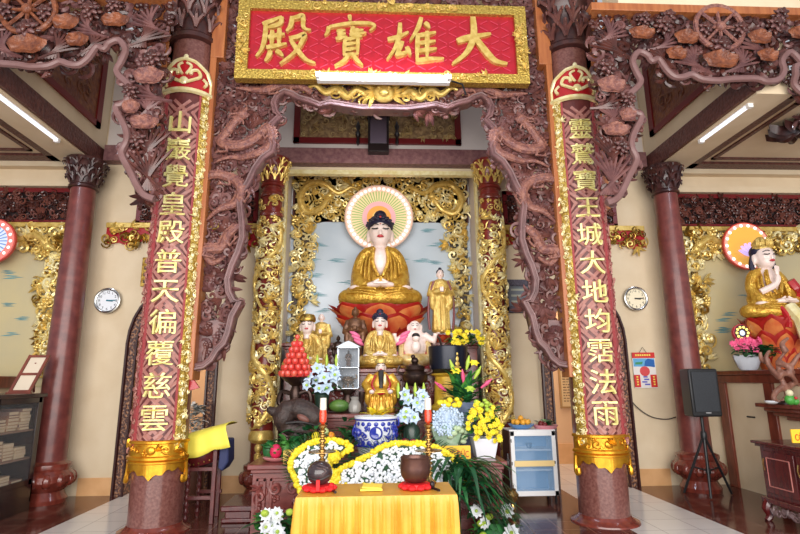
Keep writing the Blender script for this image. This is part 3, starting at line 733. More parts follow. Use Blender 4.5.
# gilt mask and dragons in the middle of the arch
m = MB(GOLDP); gx, gz = 0, P(381, 98, SCY).z
m.ell((gx, SCY-.1, gz), (.15, .09, .12)); m.ell((gx, SCY-.17, gz-.03), (.07, .06, .05))
for s_ in (-1, 1):
    m.ell((gx+s_*.06, SCY-.17, gz+.04), .03); m.tube([(gx+s_*.1, SCY-.1, gz+.06), (gx+s_*.2, SCY-.12, gz+.16), (gx+s_*.17, SCY-.1, gz+.24)], [.03, .025, .008], 6)
    for k in range(5):
        a = -.9+k*.5; leaf(m, gx+s_*.1, gz-.02+k*.02, SCY-.1, .2, .06, a if s_ > 0 else PI-a)
    dragon(m, [(s_*x, z) for x, z in [(.22, gz-.02), (.34, gz+.05), (.46, gz-.04), (.58, gz+.06), (.72, gz+.02), (.86, gz+.1), (1.0, gz+.02)]], .045, SCY-.08, head=False)
    scrollwork(m, [(s_*.2, gz-.12), (s_*.75, gz-.1), (s_*.9, gz+.08), (s_*.2, gz+.1)], .12, SCY-.07, rng, 1.0, t=.25)
m.build('gilt_mask', sc)
# ---- the two side screens
side_px = [(606,207),(615,203.5),(622,195),(629,180),(635.5,167),(636.5,159),(632,149),(633.5,138),(642,119.5),(634,113),(628.5,106),(629,99),(638,90.5),(640.8,83),(636.5,74),(633,64),(637.5,57),(644,60),(648.5,66),(655,64),(662,74),(671,81.5),(681,82),(689,79.5),(699,84),(715,85.5)]
SSY = 5.2
eR = [P2(x, y, SSY) for x, y in side_px]
xc = eR[-1][0]; eFull = eR+[P2(x, y, SSY) for x, y in [(728,84),(753,83.5),(763,86.5),(777,84),(783,74),(781,64),(787,57),(796,67)]]+[(2*xc-x, z) for x, z in eR[15::-1]]
post_o = P(593.5, 60, SSY).x; post_far = 2*xc-post_o
TOPZ = P(700, 17, SSY).z
def side_screen(sd, nm, lab):
    t = thing('carved_screen', lab, 'carved screen', (sd*3.4, SSY, 5.0))
    eF = eFull if sd > 0 else [(-x, z) for x, z in eFull]
    e_in = inset(eFull, -.0)
    rng = random.Random(31+sd)
    poly = [(post_o, eR[0][1])]+[(max(post_o, min(post_far, x)), z) for x, z in eFull]+[(post_far, eR[0][1]), (post_far, TOPZ), (post_o, TOPZ)]
    X = lambda x: sd*x
    Pp = [(X(x), z) for x, z in poly]
    wx, wz = P(716, 31, SSY).x, P(716, 31, SSY).z
    # wheel
    m = MB(CARVE_DR if sd > 0 else CARVE_LEAF); m.tube([(X(wx)+.28*math.cos(2*PI*k/28), SSY-.06, wz+.28*math.sin(2*PI*k/28)) for k in range(28)], .032, 8, closed=True)
    for k in range(8):
        a = PI*k/4; m.tube([(X(wx), SSY-.07, wz), (X(wx)+.27*math.cos(a), SSY-.06, wz+.27*math.sin(a))], .02, 6)
    m.ell((X(wx), SSY-.09, wz), (.06, .04, .06)); m.build('dharma_wheel', t)
    # lotus leaves and flowers
    leaves = [(716,64,22,11),(682,42,15,9),(754,42,15,9),(638,38,16,8),(793,38,14,8),(672,58,13,8),(762,60,13,8),(608,89,17,10),(612,133,16,8),(624,119,10,8)]
    for px, py, a, b in leaves:
        p = P(px, py, SSY); m = MB(); lotus_leaf(m, X(p.x), p.z, SSY-.08, a*.0095, b*.0105, CARVE_LEAF if py < 75 else CARVE_DR); m.build('lotus_leaf', t)
        if px < 700:
            pass
    fl_ = [(716,50,12),(700,34,9),(735,34,9),(660,30,10),(770,30,10),(604,72,10),(664,22,9),(775,20,9),(625,104,8),(640,24,8),(618,150,9)]
    for px, py, a in fl_:
        p = P(px, py, SSY); m = MB(); flower_lotus(m, X(p.x), p.z, SSY-.07, a*.0125, [CARVE_SH, CARVE_A]); m.build('lotus_flower', t)
    for px, py, L, n, a in [(700,74,.34,7,2.2),(732,74,.34,7,.95),(655,52,.3,6,.7),(665,70,.3,6,1.9),(600,46,.35,7,.9),(610,172,.42,8,1.5),(608,196,.5,8,1.4),(612,130,.3,6,1.6),(762,56,.3,6,2.3),(622,60,.4,8,2.2),(598,110,.3,6,.5)]:
        p = P(px, py, SSY); m = MB(); stems(m, X(p.x), p.z, SSY-.03, L, .35, n, a if sd > 0 else PI-a, rng.choice([CARVE_A, CARVE_SH]), rng); m.build('stem_spray', t)
    m = MB(); scrollwork(m, Pp, .15, SSY+.03, rng, 3.6, [CARVE_SH, CARVE_D, CARVE_D, CARVE_A], .03, t=.38)
    lower = [(X(x), z) for x, z in eR[:14]]+[(X(post_o), eR[13][1]), (X(post_o), eR[0][1])]
    scrollwork(m, lower, .13, SSY-.02, rng, 2.2, [CARVE_A, CARVE_B], .02, t=.34)
    m.build('scrollwork', t)['kind'] = 'stuff'
    m = MB(CARVE_RIM2); m.tube([(X(x), SSY-.05, z) for x, z in [(p.x, p.z) for p in spline([(x, 0, z) for x, z in inset(eFull, .03)], 3)]], .038, 8)
    m.build('screen_rim', t)
    m = MB(WOODO); x0, x1 = sorted((X(PILX+.265), X(PILX+.345))); m.box(x0, x1, SCY-.14, SCY+.1, 3.5, 6.4)
    x0, x1 = sorted((X(PILX+.265), X(PILX+.43))); m.box(x0, x1, SCY-.145, SCY+.1, 5.42, 6.4)
    m.box(x0, x1, SSY+.05, SCY-.145, 5.6, 5.7)
    x0, x1 = sorted((X(post_o), X(post_far))); m.box(x0, x1, SSY-.08, SSY+.08, TOPZ, TOPZ+.1); m.build('side_post', t, bevel=.008)
side_screen(1, 'right', 'dark openwork lotus screen from the right pillar outwards, tan wheel in it')
side_screen(-1, 'left', 'dark openwork lotus screen from the left pillar outwards, russet leaves and wheel')

# ================================================================== lattice panels and friezes along the back wall
WY = 7.78
def lattice(x0, x1, z0, z1, lab, seed):
    t = thing('lattice_panel', lab, 'lattice panel', ((x0+x1)/2, WY, z0), 'dark lattice panels under the ceiling')
    m = MB(REDDK); f = .07
    for a, b, c, d in ((x0, x1, z0, z0+f*.5), (x0, x1, z1-f, z1), (x0, x0+f, z0, z1), (x1-f, x1, z0, z1)): m.box(a, b, WY-.05, WY, c, d)
    m.build('panel_frame', t, bevel=.006)
    m = MB(BLACKISH); m.box(x0+f, x1-f, WY-.012, WY, z0+f*.5, z1-f); m.build('panel_board', t, smooth=False)
    m = MB(); rng = random.Random(seed)
    scrollwork(m, [(x0+f, z0+.05), (x1-f, z0+.05), (x1-f, z1-f), (x0+f, z1-f)], .1, WY-.04, rng, 3.0, [LATT, LATT, mat('brown_lattice_highlight', (110,64,54), .2)], .015, t=.28)
    nn = int((x1-x0)/.42)
    for k in range(max(1, nn)):
        cx = x0+(k+.5)*(x1-x0)/max(1, nn)
        for j in range(6):
            a = PI*j/3; m.use(LATT).ell((cx+.05*math.cos(a), WY-.05, (z0+z1)/2+.05*math.sin(a)), (.035, .02, .035), nu=7, nv=5)
    m.build('carved_lattice', t)['kind'] = 'stuff'
lattice(-7.2, -4.58, 3.86, 4.4, 'wide dark lattice panel above the left mural', 1)
lattice(4.58, 7.2, 3.86, 4.4, 'wide dark lattice panel above the right mural', 2)
lattice(-3.72, -1.9, 3.86, 4.42, 'dark lattice panel above the left arched doorway', 3)
lattice(1.9, 3.72, 3.86, 4.42, 'dark lattice panel above the right arched doorway', 4)
def frieze(x0, x1, z0, z1, lab, seed):
    t = thing('carved_frieze', lab, 'frieze', ((x0+x1)/2, WY, z0), 'red and gold friezes over the doorways')
    pts = [(x0, z1), (x0, z0)]; n = 12
    for k in range(1, n): pts.append((x0+(x1-x0)*k/n, z0+.04*math.sin(k*2.1)+.08*(1 if .2 < k/n < .8 else 0)))
    pts += [(x1, z0), (x1, z1)]
    m = MB(REDP); m.plate(pts[::-1] if False else pts, WY-.015, WY); m.build('red_ground', t, smooth=False)
    m = MB(GOLDP); m.box(x0, x1, WY-.05, WY, z1-.02, z1+.06); m.build('gold_rail', t, bevel=.006)
    m = MB(); scrollwork(m, pts, .12, WY-.03, random.Random(seed), 2.4, [GOLDP, GOLDD], .01, t=.26); m.build('gilt_relief', t)['kind'] = 'stuff'
frieze(-4.14, -1.86, 3.52, 3.8, 'gold scroll frieze on red above the left doorway', 11)
frieze(1.86, 4.14, 3.52, 3.8, 'gold scroll frieze on red above the right doorway', 12)

# ================================================================== murals with gilt carved surrounds
def cloud(mb, x, z, y, L, rng):
    for k in range(3):
        q = rng.uniform(-.3, .3)*L; w = L*rng.uniform(.35, .6)
        pts = [(x+q-w, z+k*L*.09), (x+q-w*.3, z+k*L*.09+L*.05), (x+q+w*.5, z+k*L*.09+L*.03), (x+q+w, z+k*L*.09), (x+q+w*.2, z+k*L*.09-L*.015)]
        mb.plate(pts[::-1], y-.003, y)
def mural_side(sd, nm):
    x0, x1, z0, z1 = 4.62, 7.2, 1.45, 3.78
    t = thing('mural', 'sand-coloured mural with teal clouds in the %s aisle' % nm, 'mural', (sd*5.6, WY, z0))
    m = MB(MURAL_S); a, b = sorted((sd*x0, sd*x1)); m.box(a, b, WY-.01, WY, z0, z1); m.build('painted_board', t, smooth=False)
    rng = random.Random(60+sd)
    for k in range(20): m = MB(TEAL); cloud(m, sd*rng.uniform(x0+.5, x1-.3), rng.uniform(z0+.2, z1-.6), WY-.011, .22, rng); m.build('painted_cloud', t, smooth=False)
    t = thing('mural_surround', 'gilt scroll-carved frame around the %s aisle mural' % nm, 'frame', (sd*5.6, WY-.03, z0))
    m = MB(GOLDP); a, b = sorted((sd*x0, sd*(x0+.07))); m.box(a, b, WY-.07, WY-.011, z0, z1+.06); a, b = sorted((sd*x0, sd*x1)); m.box(a, b, WY-.07, WY-.011, z1, z1+.07); m.build('gold_rail', t, bevel=.006)
    poly = [(x0+.06, z0+.15), (x0+.22, z0+.2), (x0+.34, z0+.6), (x0+.28, z0+1.0), (x0+.46, z0+1.4), (x0+.3, z0+1.7), (x0+.5, z1-.4), (x0+.8, z1-.3), (x0+1.2, z1-.28), (x0+1.6, z1-.34), (x1, z1-.3), (x1, z1-.01), (x0+.06, z1-.01)]
    poly = [(sd*x, z) for x, z in poly]
    m = MB(); scrollwork(m, poly, .15, WY-.05, rng, 5.2, [GOLD, GOLDP, GOLDD, GOLDPALE], .03, t=.28); m.build('gilt_scrolls', t)['kind'] = 'stuff'
    m = MB(GOLDP); dragon(m, [(sd*x, z) for x, z in [(x0+.3, z1-.3), (x0+.5, z1-.14), (x0+.75, z1-.2), (x0+1.0, z1-.1), (x0+1.3, z1-.2), (x0+1.6, z1-.12)]], .05, WY-.09); m.build('gilt_dragon', t)
mural_side(-1, 'left'); mural_side(1, 'right')
MY = 8.76
t = thing('mural', 'pale blue mural with teal clouds behind the great Buddha', 'mural', (0, MY, 1.5))
m = MB(MURAL); m.box(-1.55, 1.55, MY-.012, MY, 1.5, 5.08); m.build('painted_board', t, smooth=False)
rng = random.Random(77)
for px, py in [(320,246),(338,262),(313,262),(318,277),(430,232),(438,246),(424,262),(400,262),(316,296),(322,312),(436,264),(348,284),(410,300)]:
    p = P(px, py, MY-.02); m = MB(TEAL); cloud(m, p.x, p.z, MY-.013, .27, rng); m.build('painted_cloud', t, smooth=False)
t = thing('mural_surround', 'gilt dragon-carved frame around the pale blue mural', 'frame', (0, MY-.03, 2.0))
m = MB(mat('frame_dark_ground', (84,40,30), .5)); m.plate([(-1.54, 4.2), (1.54, 4.2), (1.54, 5.08), (-1.54, 5.08)], MY-.02, MY-.013); m.build('dark_ground', t, smooth=False)
for s_ in (-1, 1):
    poly = [(s_*x, z) for x, z in [(1.5, 5.03), (1.5, 1.9), (1.3, 1.95), (1.2, 2.3), (1.3, 2.6), (1.1, 2.9), (1.22, 3.3), (1.12, 3.7), (1.15, 4.15), (.9, 4.22), (.5, 4.2), (0, 4.25), (0, 5.05)]]
    m = MB(mat('frame_teal_ground', (58,62,66), .45, c2=(96,74,52), nscale=12)); pp = poly if s_ < 0 else poly[::-1]; m.plate([(x*(1.0 if abs(x) > 1.4 or z > 4.15 else 1.06), z) for x, z in pp], MY-.02, MY-.013); m.build('dark_ground', t, smooth=False)
    m = MB(); scrollwork(m, poly, .15, MY-.06, rng, 3.8, [GOLD, GOLDP, GOLDPALE, GOLDPALE], .03, t=.3); m.build('gilt_scrolls', t)['kind'] = 'stuff'
    m = MB(GOLDP); dragon(m, [(s_*x, z) for x, z in [(.9, 4.62), (1.05, 4.4), (1.3, 4.35), (1.4, 4.6), (1.25, 4.85), (1.0, 4.85), (.75, 4.7), (.5, 4.8), (.3, 4.65)]], .05, MY-.12); m.build('gilt_dragon', t)
    m = MB(GOLDPALE); m.box(min(s_*1.46, s_*1.499), max(s_*1.46, s_*1.499), 7.7, 7.8, .0, 4.73); struct(m.build('trim_niche_'+('left' if s_ < 0 else 'right'), smooth=False))
m = MB(GOLDPALE); m.box(-1.46, 1.46, 7.7, 7.8, 4.66, 4.73); struct(m.build('trim_niche_top', smooth=False))

# ================================================================== gilt columns either side of the altar
RED_COL = mat('red_brown_column_paint', (134,48,36), .3, c2=(110,34,28), nscale=8)
for sd, nm in ((-1, 'left'), (1, 'right')):
    cx, cy = sd*1.64, 7.5; R = .155
    t = thing('altar_column', 'red column wrapped in gilt dragons at the %s of the altar niche' % nm, 'column', (cx, cy, 0), kind='thing')
    m = MB(COLW); m.lathe([(.142, .4), (.142, 4.35)], (cx, cy, 0), 24); m.build('shaft', t)
    m = MB(); lotus_base(m, cx, cy, .16, .45, COLW); m.build('column_base', t)
    m = MB(); capital(m, cx, cy, 4.33, .46, .15, RED_COL, GOLDP); m.build('capital', t)
    m = MB(RED_COL); m.lathe([(.15, .72), (.148, 4.3)], (cx, cy, 0), 24); m.build('red_sleeve', t)
    fn = on_cyl(cx, cy, .15); rng = random.Random(90+sd); Wd = .15*1.7
    m = MB(); scrollwork(m, [(-Wd, .95), (Wd, .95), (Wd, 3.85), (-Wd, 3.85)], .11, -.02, rng, 2.9, [GOLD, GOLDP, GOLDPALE], .008, t=.28); scrollwork(m, [(-Wd, 3.96), (Wd, 3.96), (Wd, 4.16), (-Wd, 4.16)], .1, -.015, rng, 1.5, [GOLDP], .008, t=.26)
    m.warp(fn); m.build('gilt_scrolls', t)['kind'] = 'stuff'
    m = MB(GOLDP)
    dragon(m, [(Wd*.6*math.sin(i*1.35), .95+i*.3) for i in range(6)], .034, -.035, head=True); dragon(m, [(Wd*.7*math.sin(i*1.2+1), 3.7-i*.28) for i in range(6)], .03, -.035, head=True)
    q = MB(GOLDP); q.add(m); q.warp(fn); q.build('gilt_dragon', t)
    m = MB(COLW)
    for z in (3.9, 4.2): m.lathe([(.145, z-.04), (.172, z-.03), (.18, z), (.172, z+.03), (.145, z+.04)], (cx, cy, 0), 24)
    m.build('ring', t)
    m = MB(GOLDP); m.lathe([(.04, .62), (.13, .7), (.17, .74), (.17, .8), (.14, .86)], (cx, cy-.02, 0), 18); m.ell((cx, cy-.17, .64), (.05, .04, .06)); m.lathe([(.012, .6), (.05, .56), (.05, .5), (.0, .44)], (cx, cy-.17, 0), 10); m.build('hanging_bud', t)

# ================================================================== high on the back wall
UY = 7.785
x0, z1 = P2(295, 106, UY); x1, z0 = P2(461, 145, UY); z0 = P(380, 145, UY).z; z1 = 5.95
t = thing('relief_panel', 'wide framed gilt relief panel high above the niche', 'panel', (0, UY, z0))
m = MB(REDDK); f = .1
for a, b, c, d in ((x0, x1, z0, z0+f), (x0, x1, z1-f, z1), (x0, x0+f, z0, z1), (x1-f, x1, z0, z1)): m.box(a, b, UY-.05, UY, c, d)
m.build('panel_frame', t, bevel=.006)
m = MB(mat('olive_gold_relief', (176,146,100), .45, .1, c2=(124,96,66), nscale=16, bump=.9, bscale=24)); m.box(x0+f, x1-f, UY-.02, UY, z0+f, z1-f); m.build('panel_board', t, smooth=False)
m = MB(mat('olive_gold_carving', (204,178,120), .4, .2, c2=(150,120,80), nscale=16)); scrollwork(m, [(x0+.12, z0+.12), (x1-.12, z0+.12), (x1-.12, z1-.12), (x0+.12, z1-.12)], .12, UY-.03, random.Random(4), 1.1, None, .006, t=.2); m.build('relief_carving', t)['kind'] = 'stuff'
a, zt = P2(370, 115, 7.5); b, zb = P2(387, 152, 7.5)
t = thing('wall_bracket', 'dark upright bracket box before the gilt relief panel', 'bracket', ((a+b)/2, 7.6, zb))
m = MB(mat('dark_slate_wood', (104,92,106), .25)); m.box(a, b, 7.5, 7.62, zb+.14, zt); m.build('box', t, bevel=.01)
m = MB(BLACKISH); m.box(a-.05, b+.05, 7.46, 7.62, zt-.02, zt+.06); m.box(a-.03, b+.03, 7.48, 7.62, zb, zb+.14); m.box(a-.03, a, 7.48, 7.62, zb+.1, zt); m.box(b, b+.03, 7.48, 7.62, zb+.1, zt); m.build('dark_edges', t, bevel=.008)
for px, lab in ((358, 'thin dark hanging pendant left of the bracket box'), (397, 'thin dark hanging pendant right of the bracket box')):
    p = P(px, 133, 7.7)
    m = MB(BLACKISH); m.lathe([(.0, -.22), (.03, -.16), (.02, -.08), (.045, -.02), (.02, .05), (.04, .12), (.01, .2), (0, .24)], (p.x, 7.72, p.z), 10); tag(m.build('wall_pendant'), lab, 'pendant', 'dark wall pendants')
# clocks
def clock(px, py, face, lab):
    p = P(px, py, WY); c = (p.x, p.z); r = .185
    t = thing('wall_clock', lab, 'clock', (p.x, WY, p.z-r), 'round wall clocks')
    def disc(mb, rr, y0, y1): mb.plate([(c[0]+rr*math.cos(2*PI*k/36), c[1]+rr*math.sin(2*PI*k/36)) for k in range(36)], y0, y1)
    m = MB(CHROME); m.tube([(c[0]+(r-.015)*math.cos(2*PI*k/36), WY-.045, c[1]+(r-.015)*math.sin(2*PI*k/36)) for k in range(36)], .02, 8, closed=True); disc(m, r-.01, WY-.03, WY-.0); m.build('case', t)
    m = MB(face); disc(m, r-.022, WY-.04, WY-.03); m.build('dial', t, smooth=False)
    m = MB(BLACK_P)
    for k in range(1, 13):
        a = PI/2-2*PI*k/12; q = text_mb(str(k), .052, .002, BLACK_P); q.warp(lambda v: (v.x+c[0]+.122*math.cos(a), v.y+WY-.041, v.z+c[1]+.122*math.sin(a))); m.add(q)
    m.build('numerals', t, smooth=False)
    for L, w_, ang, nm_ in ((.075, .012, rad(-5), 'hour_hand'), (.115, .008, rad(2), 'minute_hand')):
        m = MB(mat('teal_hand', (30,110,130), .4) if px < 400 else BLACK_P); m.tube([(c[0]-.02*math.cos(ang), WY-.045, c[1]-.02*math.sin(ang)), (c[0]+L*math.cos(ang), WY-.045, c[1]+L*math.sin(ang))], w_, 5, flat=.3); m.build(nm_, t)
clock(109, 301, mat('white_dial', (236,240,246), .5), 'white-faced round clock on the wall left of the niche')
clock(634.5, 299, mat('cream_dial', (244,232,200), .5), 'cream-faced round clock on the wall near the calendar')
# plaques
x0, z1 = P2(501, 280, UY); x1, z0 = P2(536, 313, UY)
t = thing('wall_plaque', 'dark carved framed plaque half hidden by the middle screen', 'plaque', ((x0+x1)/2, UY, z0))
m = MB(mat('plaque_frame_slate', (64,58,72), .4, c2=(90,84,98), nscale=40, bump=.5, bscale=40)); f = .1
for a, b, c, d in ((x0, x1, z0, z0+f), (x0, x1, z1-f, z1), (x0, x0+f, z0, z1), (x1-f, x1, z0, z1)): m.box(a, b, UY-.05, UY-.002, c, d)
m.build('plaque_frame', t, bevel=.008)
m = MB(mat('plaque_slate', (110,116,124), .4)); m.box(x0+f, x1-f, UY-.02, UY-.002, z0+f, z1-f); m.build('plaque_board', t, smooth=False)
m = MB(mat('plaque_pale', (176,178,160), .5))
for k in range(3): m.box(x0+f+.04, x1-f-.05*(k+1), UY-.024, UY-.02, z1-f-.07-k*.09, z1-f-.04-k*.09)
m.build('plaque_marks', t, smooth=False)
x0, z1 = P2(558, 364, 9.86); x1, z0 = P2(580, 408, 9.86)
t = thing('notice_board', 'tall cream notice with fine print on the wall beyond the right doorway', 'notice', ((x0+x1)/2, 9.86, z0))
m = MB(mat('notice_gold_frame', (176,136,84), .4)); m.box(x0, x1, 9.86, 9.895, z0, z1); m.build('notice_frame', t, smooth=False)
m = MB(mat('notice_paper', (214,186,140), .6)); m.box(x0+.03, x1-.03, 9.85, 9.86, z0+.03, z1-.03); m.build('notice_sheet', t, smooth=False)
m = MB(mat('notice_ink', (110,84,60), .6)); rng = random.Random(3)
for k in range(13):
    z = z1-.09-k*(z1-z0-.16)/13; xx = x0+.06
    while xx < x1-.08: L = rng.uniform(.02, .07); m.box(xx, min(xx+L, x1-.06), 9.846, 9.85, z, z+.018); xx += L+.018
m.build('notice_print', t, smooth=False)
# calendar poster
a = P(632, 352, WY); b = P(656, 388, WY); x0, x1, z1, z0 = P(631.5,353,WY).x, P(654,353,WY).x, P(643,352.5,WY).z, P(645,388,WY).z
W_ = x1-x0; H = z1-z0
t = thing('wall_calendar', 'red and blue paper calendar hanging on the right wall', 'calendar', ((x0+x1)/2, WY, z0))
def pl(name, c, u0, u1, v0, v1, d=.003):
    m = MB(mat(name, c, .55)); m.box(x0+u0*W_, x0+u1*W_, WY-.004-d, WY-.002, z0+v0*H, z0+v1*H); return m
pl('calendar_pale', (232,226,220), 0, 1, .0, 1, 0).build('sheet', t, smooth=False)
pl('calendar_red', (206,44,40), 0, 1, .84, 1, .002).build('header', t, smooth=False)
pl('calendar_blue', (96,170,214), .03, .97, .6, .83, .002).build('picture', t, smooth=False)
m = MB(mat('calendar_deep_blue', (30,96,170), .5)); m.plate([(x0+.5*W_, z0+.62*H), (x0+.96*W_, z0+.58*H), (x0+.96*W_, z0+.78*H), (x0+.7*W_, z0+.83*H), (x0+.55*W_, z0+.76*H)], WY-.0072, WY-.005); m.build('picture_hill', t, smooth=False)
m = MB(mat('calendar_green', (60,140,90), .5)); m.plate([(x0+.1*W_, z0+.66*H), (x0+.4*W_, z0+.66*H), (x0+.45*W_, z0+.74*H), (x0+.12*W_, z0+.72*H)], WY-.0072, WY-.005); m.build('picture_field', t, smooth=False)
for u0, u1 in ((.0, .27), (.72, 1)): pl('calendar_red', (206,44,40), u0, u1, .02, .37, .002).build('side_band', t, smooth=False)
m = MB(mat('calendar_pink_red', (214,74,76), .5)); m.plate([(x0+W_*(.5+.22*math.cos(2*PI*k/20)), z0+H*(.47+.14*math.sin(2*PI*k/20))) for k in range(20)], WY-.0075, WY-.004); m.build('round_emblem', t, smooth=False)
m = MB(mat('calendar_violet', (92,92,190), .5)); rng = random.Random(2)
for k in range(4): m.box(x0+W_*rng.uniform(.33, .45), x0+W_*rng.uniform(.55, .68), WY-.0075, WY-.005, z0+H*(.08+.07*k), z0+H*(.12+.07*k))
m.build('date_block', t, smooth=False)
m = MB(mat('calendar_yellow', (244,214,90), .5))
for k in range(7): m.box(x0+W_*(.14+.1*k), x0+W_*(.21+.1*k), WY-.0075, WY-.005, z0+H*.9, z0+H*.95)
for u in (.1, .83):
    for k in range(4): m.box(x0+W_*u, x0+W_*(u+.08), WY-.0075, WY-.005, z0+H*(.08+.07*k), z0+H*(.12+.07*k))
m.build('yellow_print', t, smooth=False)
m = MB(BLACK_P); m.tube([(x0+.35*W_, WY-.005, z1), (x0+.5*W_, WY-.006, z1+.08), (x0+.65*W_, WY-.005, z1)], .004, 4); m.build('string', t)
# ================================================================== statues
SKIN = mat('statue_pale_skin', (240,218,208), .35, coat=.2)
ROBE = mat('gold_robe', (226,182,74), .25, .5, c2=(190,140,46), nscale=12, bump=.9, bscale=30)
ROBE2 = mat('pale_gold_robe', (232,202,118), .28, .4, c2=(200,158,72), nscale=14, bump=.8, bscale=40)
ROBE_W = mat('cream_gold_robe', (232,212,158), .32, .35, c2=(206,170,96), nscale=14)
HAIR = mat('blue_black_hair', (30,26,52), .5)
LIP = mat('lip_red', (190,40,50), .4); INK = mat('ink_black', (30,22,22), .5)
BRONZE = mat('dark_bronze', (70,50,42), .35, .6, c2=(48,34,30), nscale=9)
BROWN_ST = mat('brown_bronze_robe', (126,88,60), .4, .4, c2=(92,60,42), nscale=9)
RED_L = mat('red_petal_lacquer', (168,34,26), .3, c2=(150,24,22), nscale=5, coat=.3)
ORG_L = mat('orange_petal_heart', (214,136,74), .35, c2=(190,62,36), nscale=4)
PINK_L = mat('pink_petal', (226,110,150), .4)
def T(loc, s):
    loc = Vector(loc); return lambda p: loc+p*s
def folds(mb, items):
    for pts, r in items: mb.tube(spline(pts, 4), r, 5)
def face(t, f, hz=.70, hy=-.118, brow=True, mouth=True, beard=None, sc=1.0):
    m = MB(INK)
    for s_ in (-1, 1):
        m.tube(spline([(s_*.02*sc, hy-.002, hz+.012), (s_*.044*sc, hy-.004, hz+.004), (s_*.07*sc, hy+.014, hz+.012)], 3), .0055*sc, 5)
        m.tube(spline([(s_*.016*sc, hy-.004, hz+.044), (s_*.045*sc, hy-.002, hz+.052), (s_*.078*sc, hy+.018, hz+.036)], 3), .0045*sc, 5)
    m.warp(f); m.build('eyes', t)
    m = MB(LIP); m.tube([(-.026*sc, hy+.004, hz-.066), (-.01*sc, hy-.006, hz-.064), (.01*sc, hy-.006, hz-.064), (.026*sc, hy+.004, hz-.066)], [.005*sc, .012*sc, .012*sc, .005*sc], 6); m.warp(f); m.build('lips', t)
def head_blob(hz=.70, hs=1.0):
    b = MB(SKIN)
    b.ell((0, -.005, hz), (.098*hs, .112*hs, .12*hs)); b.ell((0, -.03, hz-.06*hs), (.075*hs, .08*hs, .075*hs)); b.ell((0, -.115*hs, hz-.03*hs), (.015*hs, .022*hs, .03*hs), nu=8, nv=6)
    b.tube([(0, .0, hz-.22), (0, 0, hz-.07)], .06*hs, 10)
    for s_ in (-1, 1): b.ell((s_*.102*hs, .01, hz-.03*hs), (.018*hs, .03*hs, .06*hs), nu=8, nv=6)
    return b
def fix_flat(p): return p
def lotus_throne(mb, c, r, h, m1, m2, n=9, flare=1.0):
    c = Vector(c)
    mb.use(m1); mb.lathe([(r*.5, 0), (r*.62, h*.2), (r*.75, h*.6), (r*.9, h*.96), (r*.85, h), (0, h)], c, 32)
    for ring, (rr, zz, lean, n_) in enumerate(((.92, .98, 1.2, n), (.84, .7, 1.1, n), (.66, .36, .95, n))):
        for k in range(n_):
            a = 2*PI*(k+.5*(ring % 2))/n_-PI/2
            out = Vector((math.cos(a), math.sin(a), 0)); side = Vector((-math.sin(a), math.cos(a), 0)); nv = 9; w = 2*PI*r*rr/n_*.6
            for lay, (mm, q, off) in enumerate(((m1, 1.0, 0), (m2, .68, .012*r))):
                mb.use(mm); vs = []; fs = []
                for i in range(nv+1):
                    u = i/nv; ww = w*q*1.12*math.sin(PI*min(.97, .14+.8*u))**.5*(1 if u < .8 else (1-((u-.8)/.2)**2*.93))
                    ww = max(.002, ww); base = c+out*(r*(rr*.66+.34*rr*u*lean+.1*u*u)+off)+Vector((0, 0, h*(zz-.62+.66*u*(.45+.55*q if lay else 1)+(.12*(1-q)))))
                    for j in (-1, -.5, 0, .5, 1): vs.append(base+side*ww*j-out*ww*.28*j*j)
                for i in range(nv):
                    for j in range(4): fs.append((i*5+j, i*5+j+1, (i+1)*5+j+1, (i+1)*5+j))
                mb.put(vs, fs)
def sitting_robe(kneew=.39):
    b = MB(ROBE); F = MB(ROBE)
    b.ell((0, .0, .085), (.3, .18, .085)); b.tube(spline([(-.31, -.06, .07), (-.19, -.18, .065), (0, -.215, .06), (.19, -.18, .065), (.31, -.06, .07)], 4), .065, 12)
    for s_ in (-1, 1):
        b.ell((s_*.285, -.05, .08), (.1, .12, .08)); b.tube([(s_*.1, .05, .09), (s_*.28, -.05, .09)], [.09, .08], 12)
        b.tube(spline([(s_*.1, .02, .525), (s_*.165, .01, .455), (s_*.205, -.02, .31), (s_*.18, -.13, .19), (s_*.08, -.19, .165)], 4), [.062]*5+[.062]*4+[.066]*4+[.06]*2+[.05]*2, 12)
        b.ell((s_*.205, -.04, .21), (.07, .1, .12))
        for k in range(5): F.tube(spline([(s_*(.075+.028*k), -.085+.022*k, .52-.028*k), (s_*(.1+.034*k), -.12+.022*k, .38), (s_*(.1+.04*k), -.17+.03*k, .2)], 4), [.006]+[.013]*7+[.006], 5)
        for k in range(4): F.tube(spline([(s_*.04, -.275, .07+.03*k), (s_*.2, -.24+.012*k, .1+.022*k), (s_*.31, -.14+.03*k, .1+.014*k), (s_*.37, -.05, .09-.02*k)], 4), [.006]+[.013]*11+[.006], 5)
        F.tube(spline([(s_*.06, -.09, .54), (s_*.07, -.12, .4), (s_*.02, -.15, .26)], 4), .018, 6)
    b.ell((0, .03, .3), (.14, .105, .22)); b.tube([(-.105, .02, .52), (0, .02, .535), (.105, .02, .52)], [.055, .07, .055], 12)
    return b, F
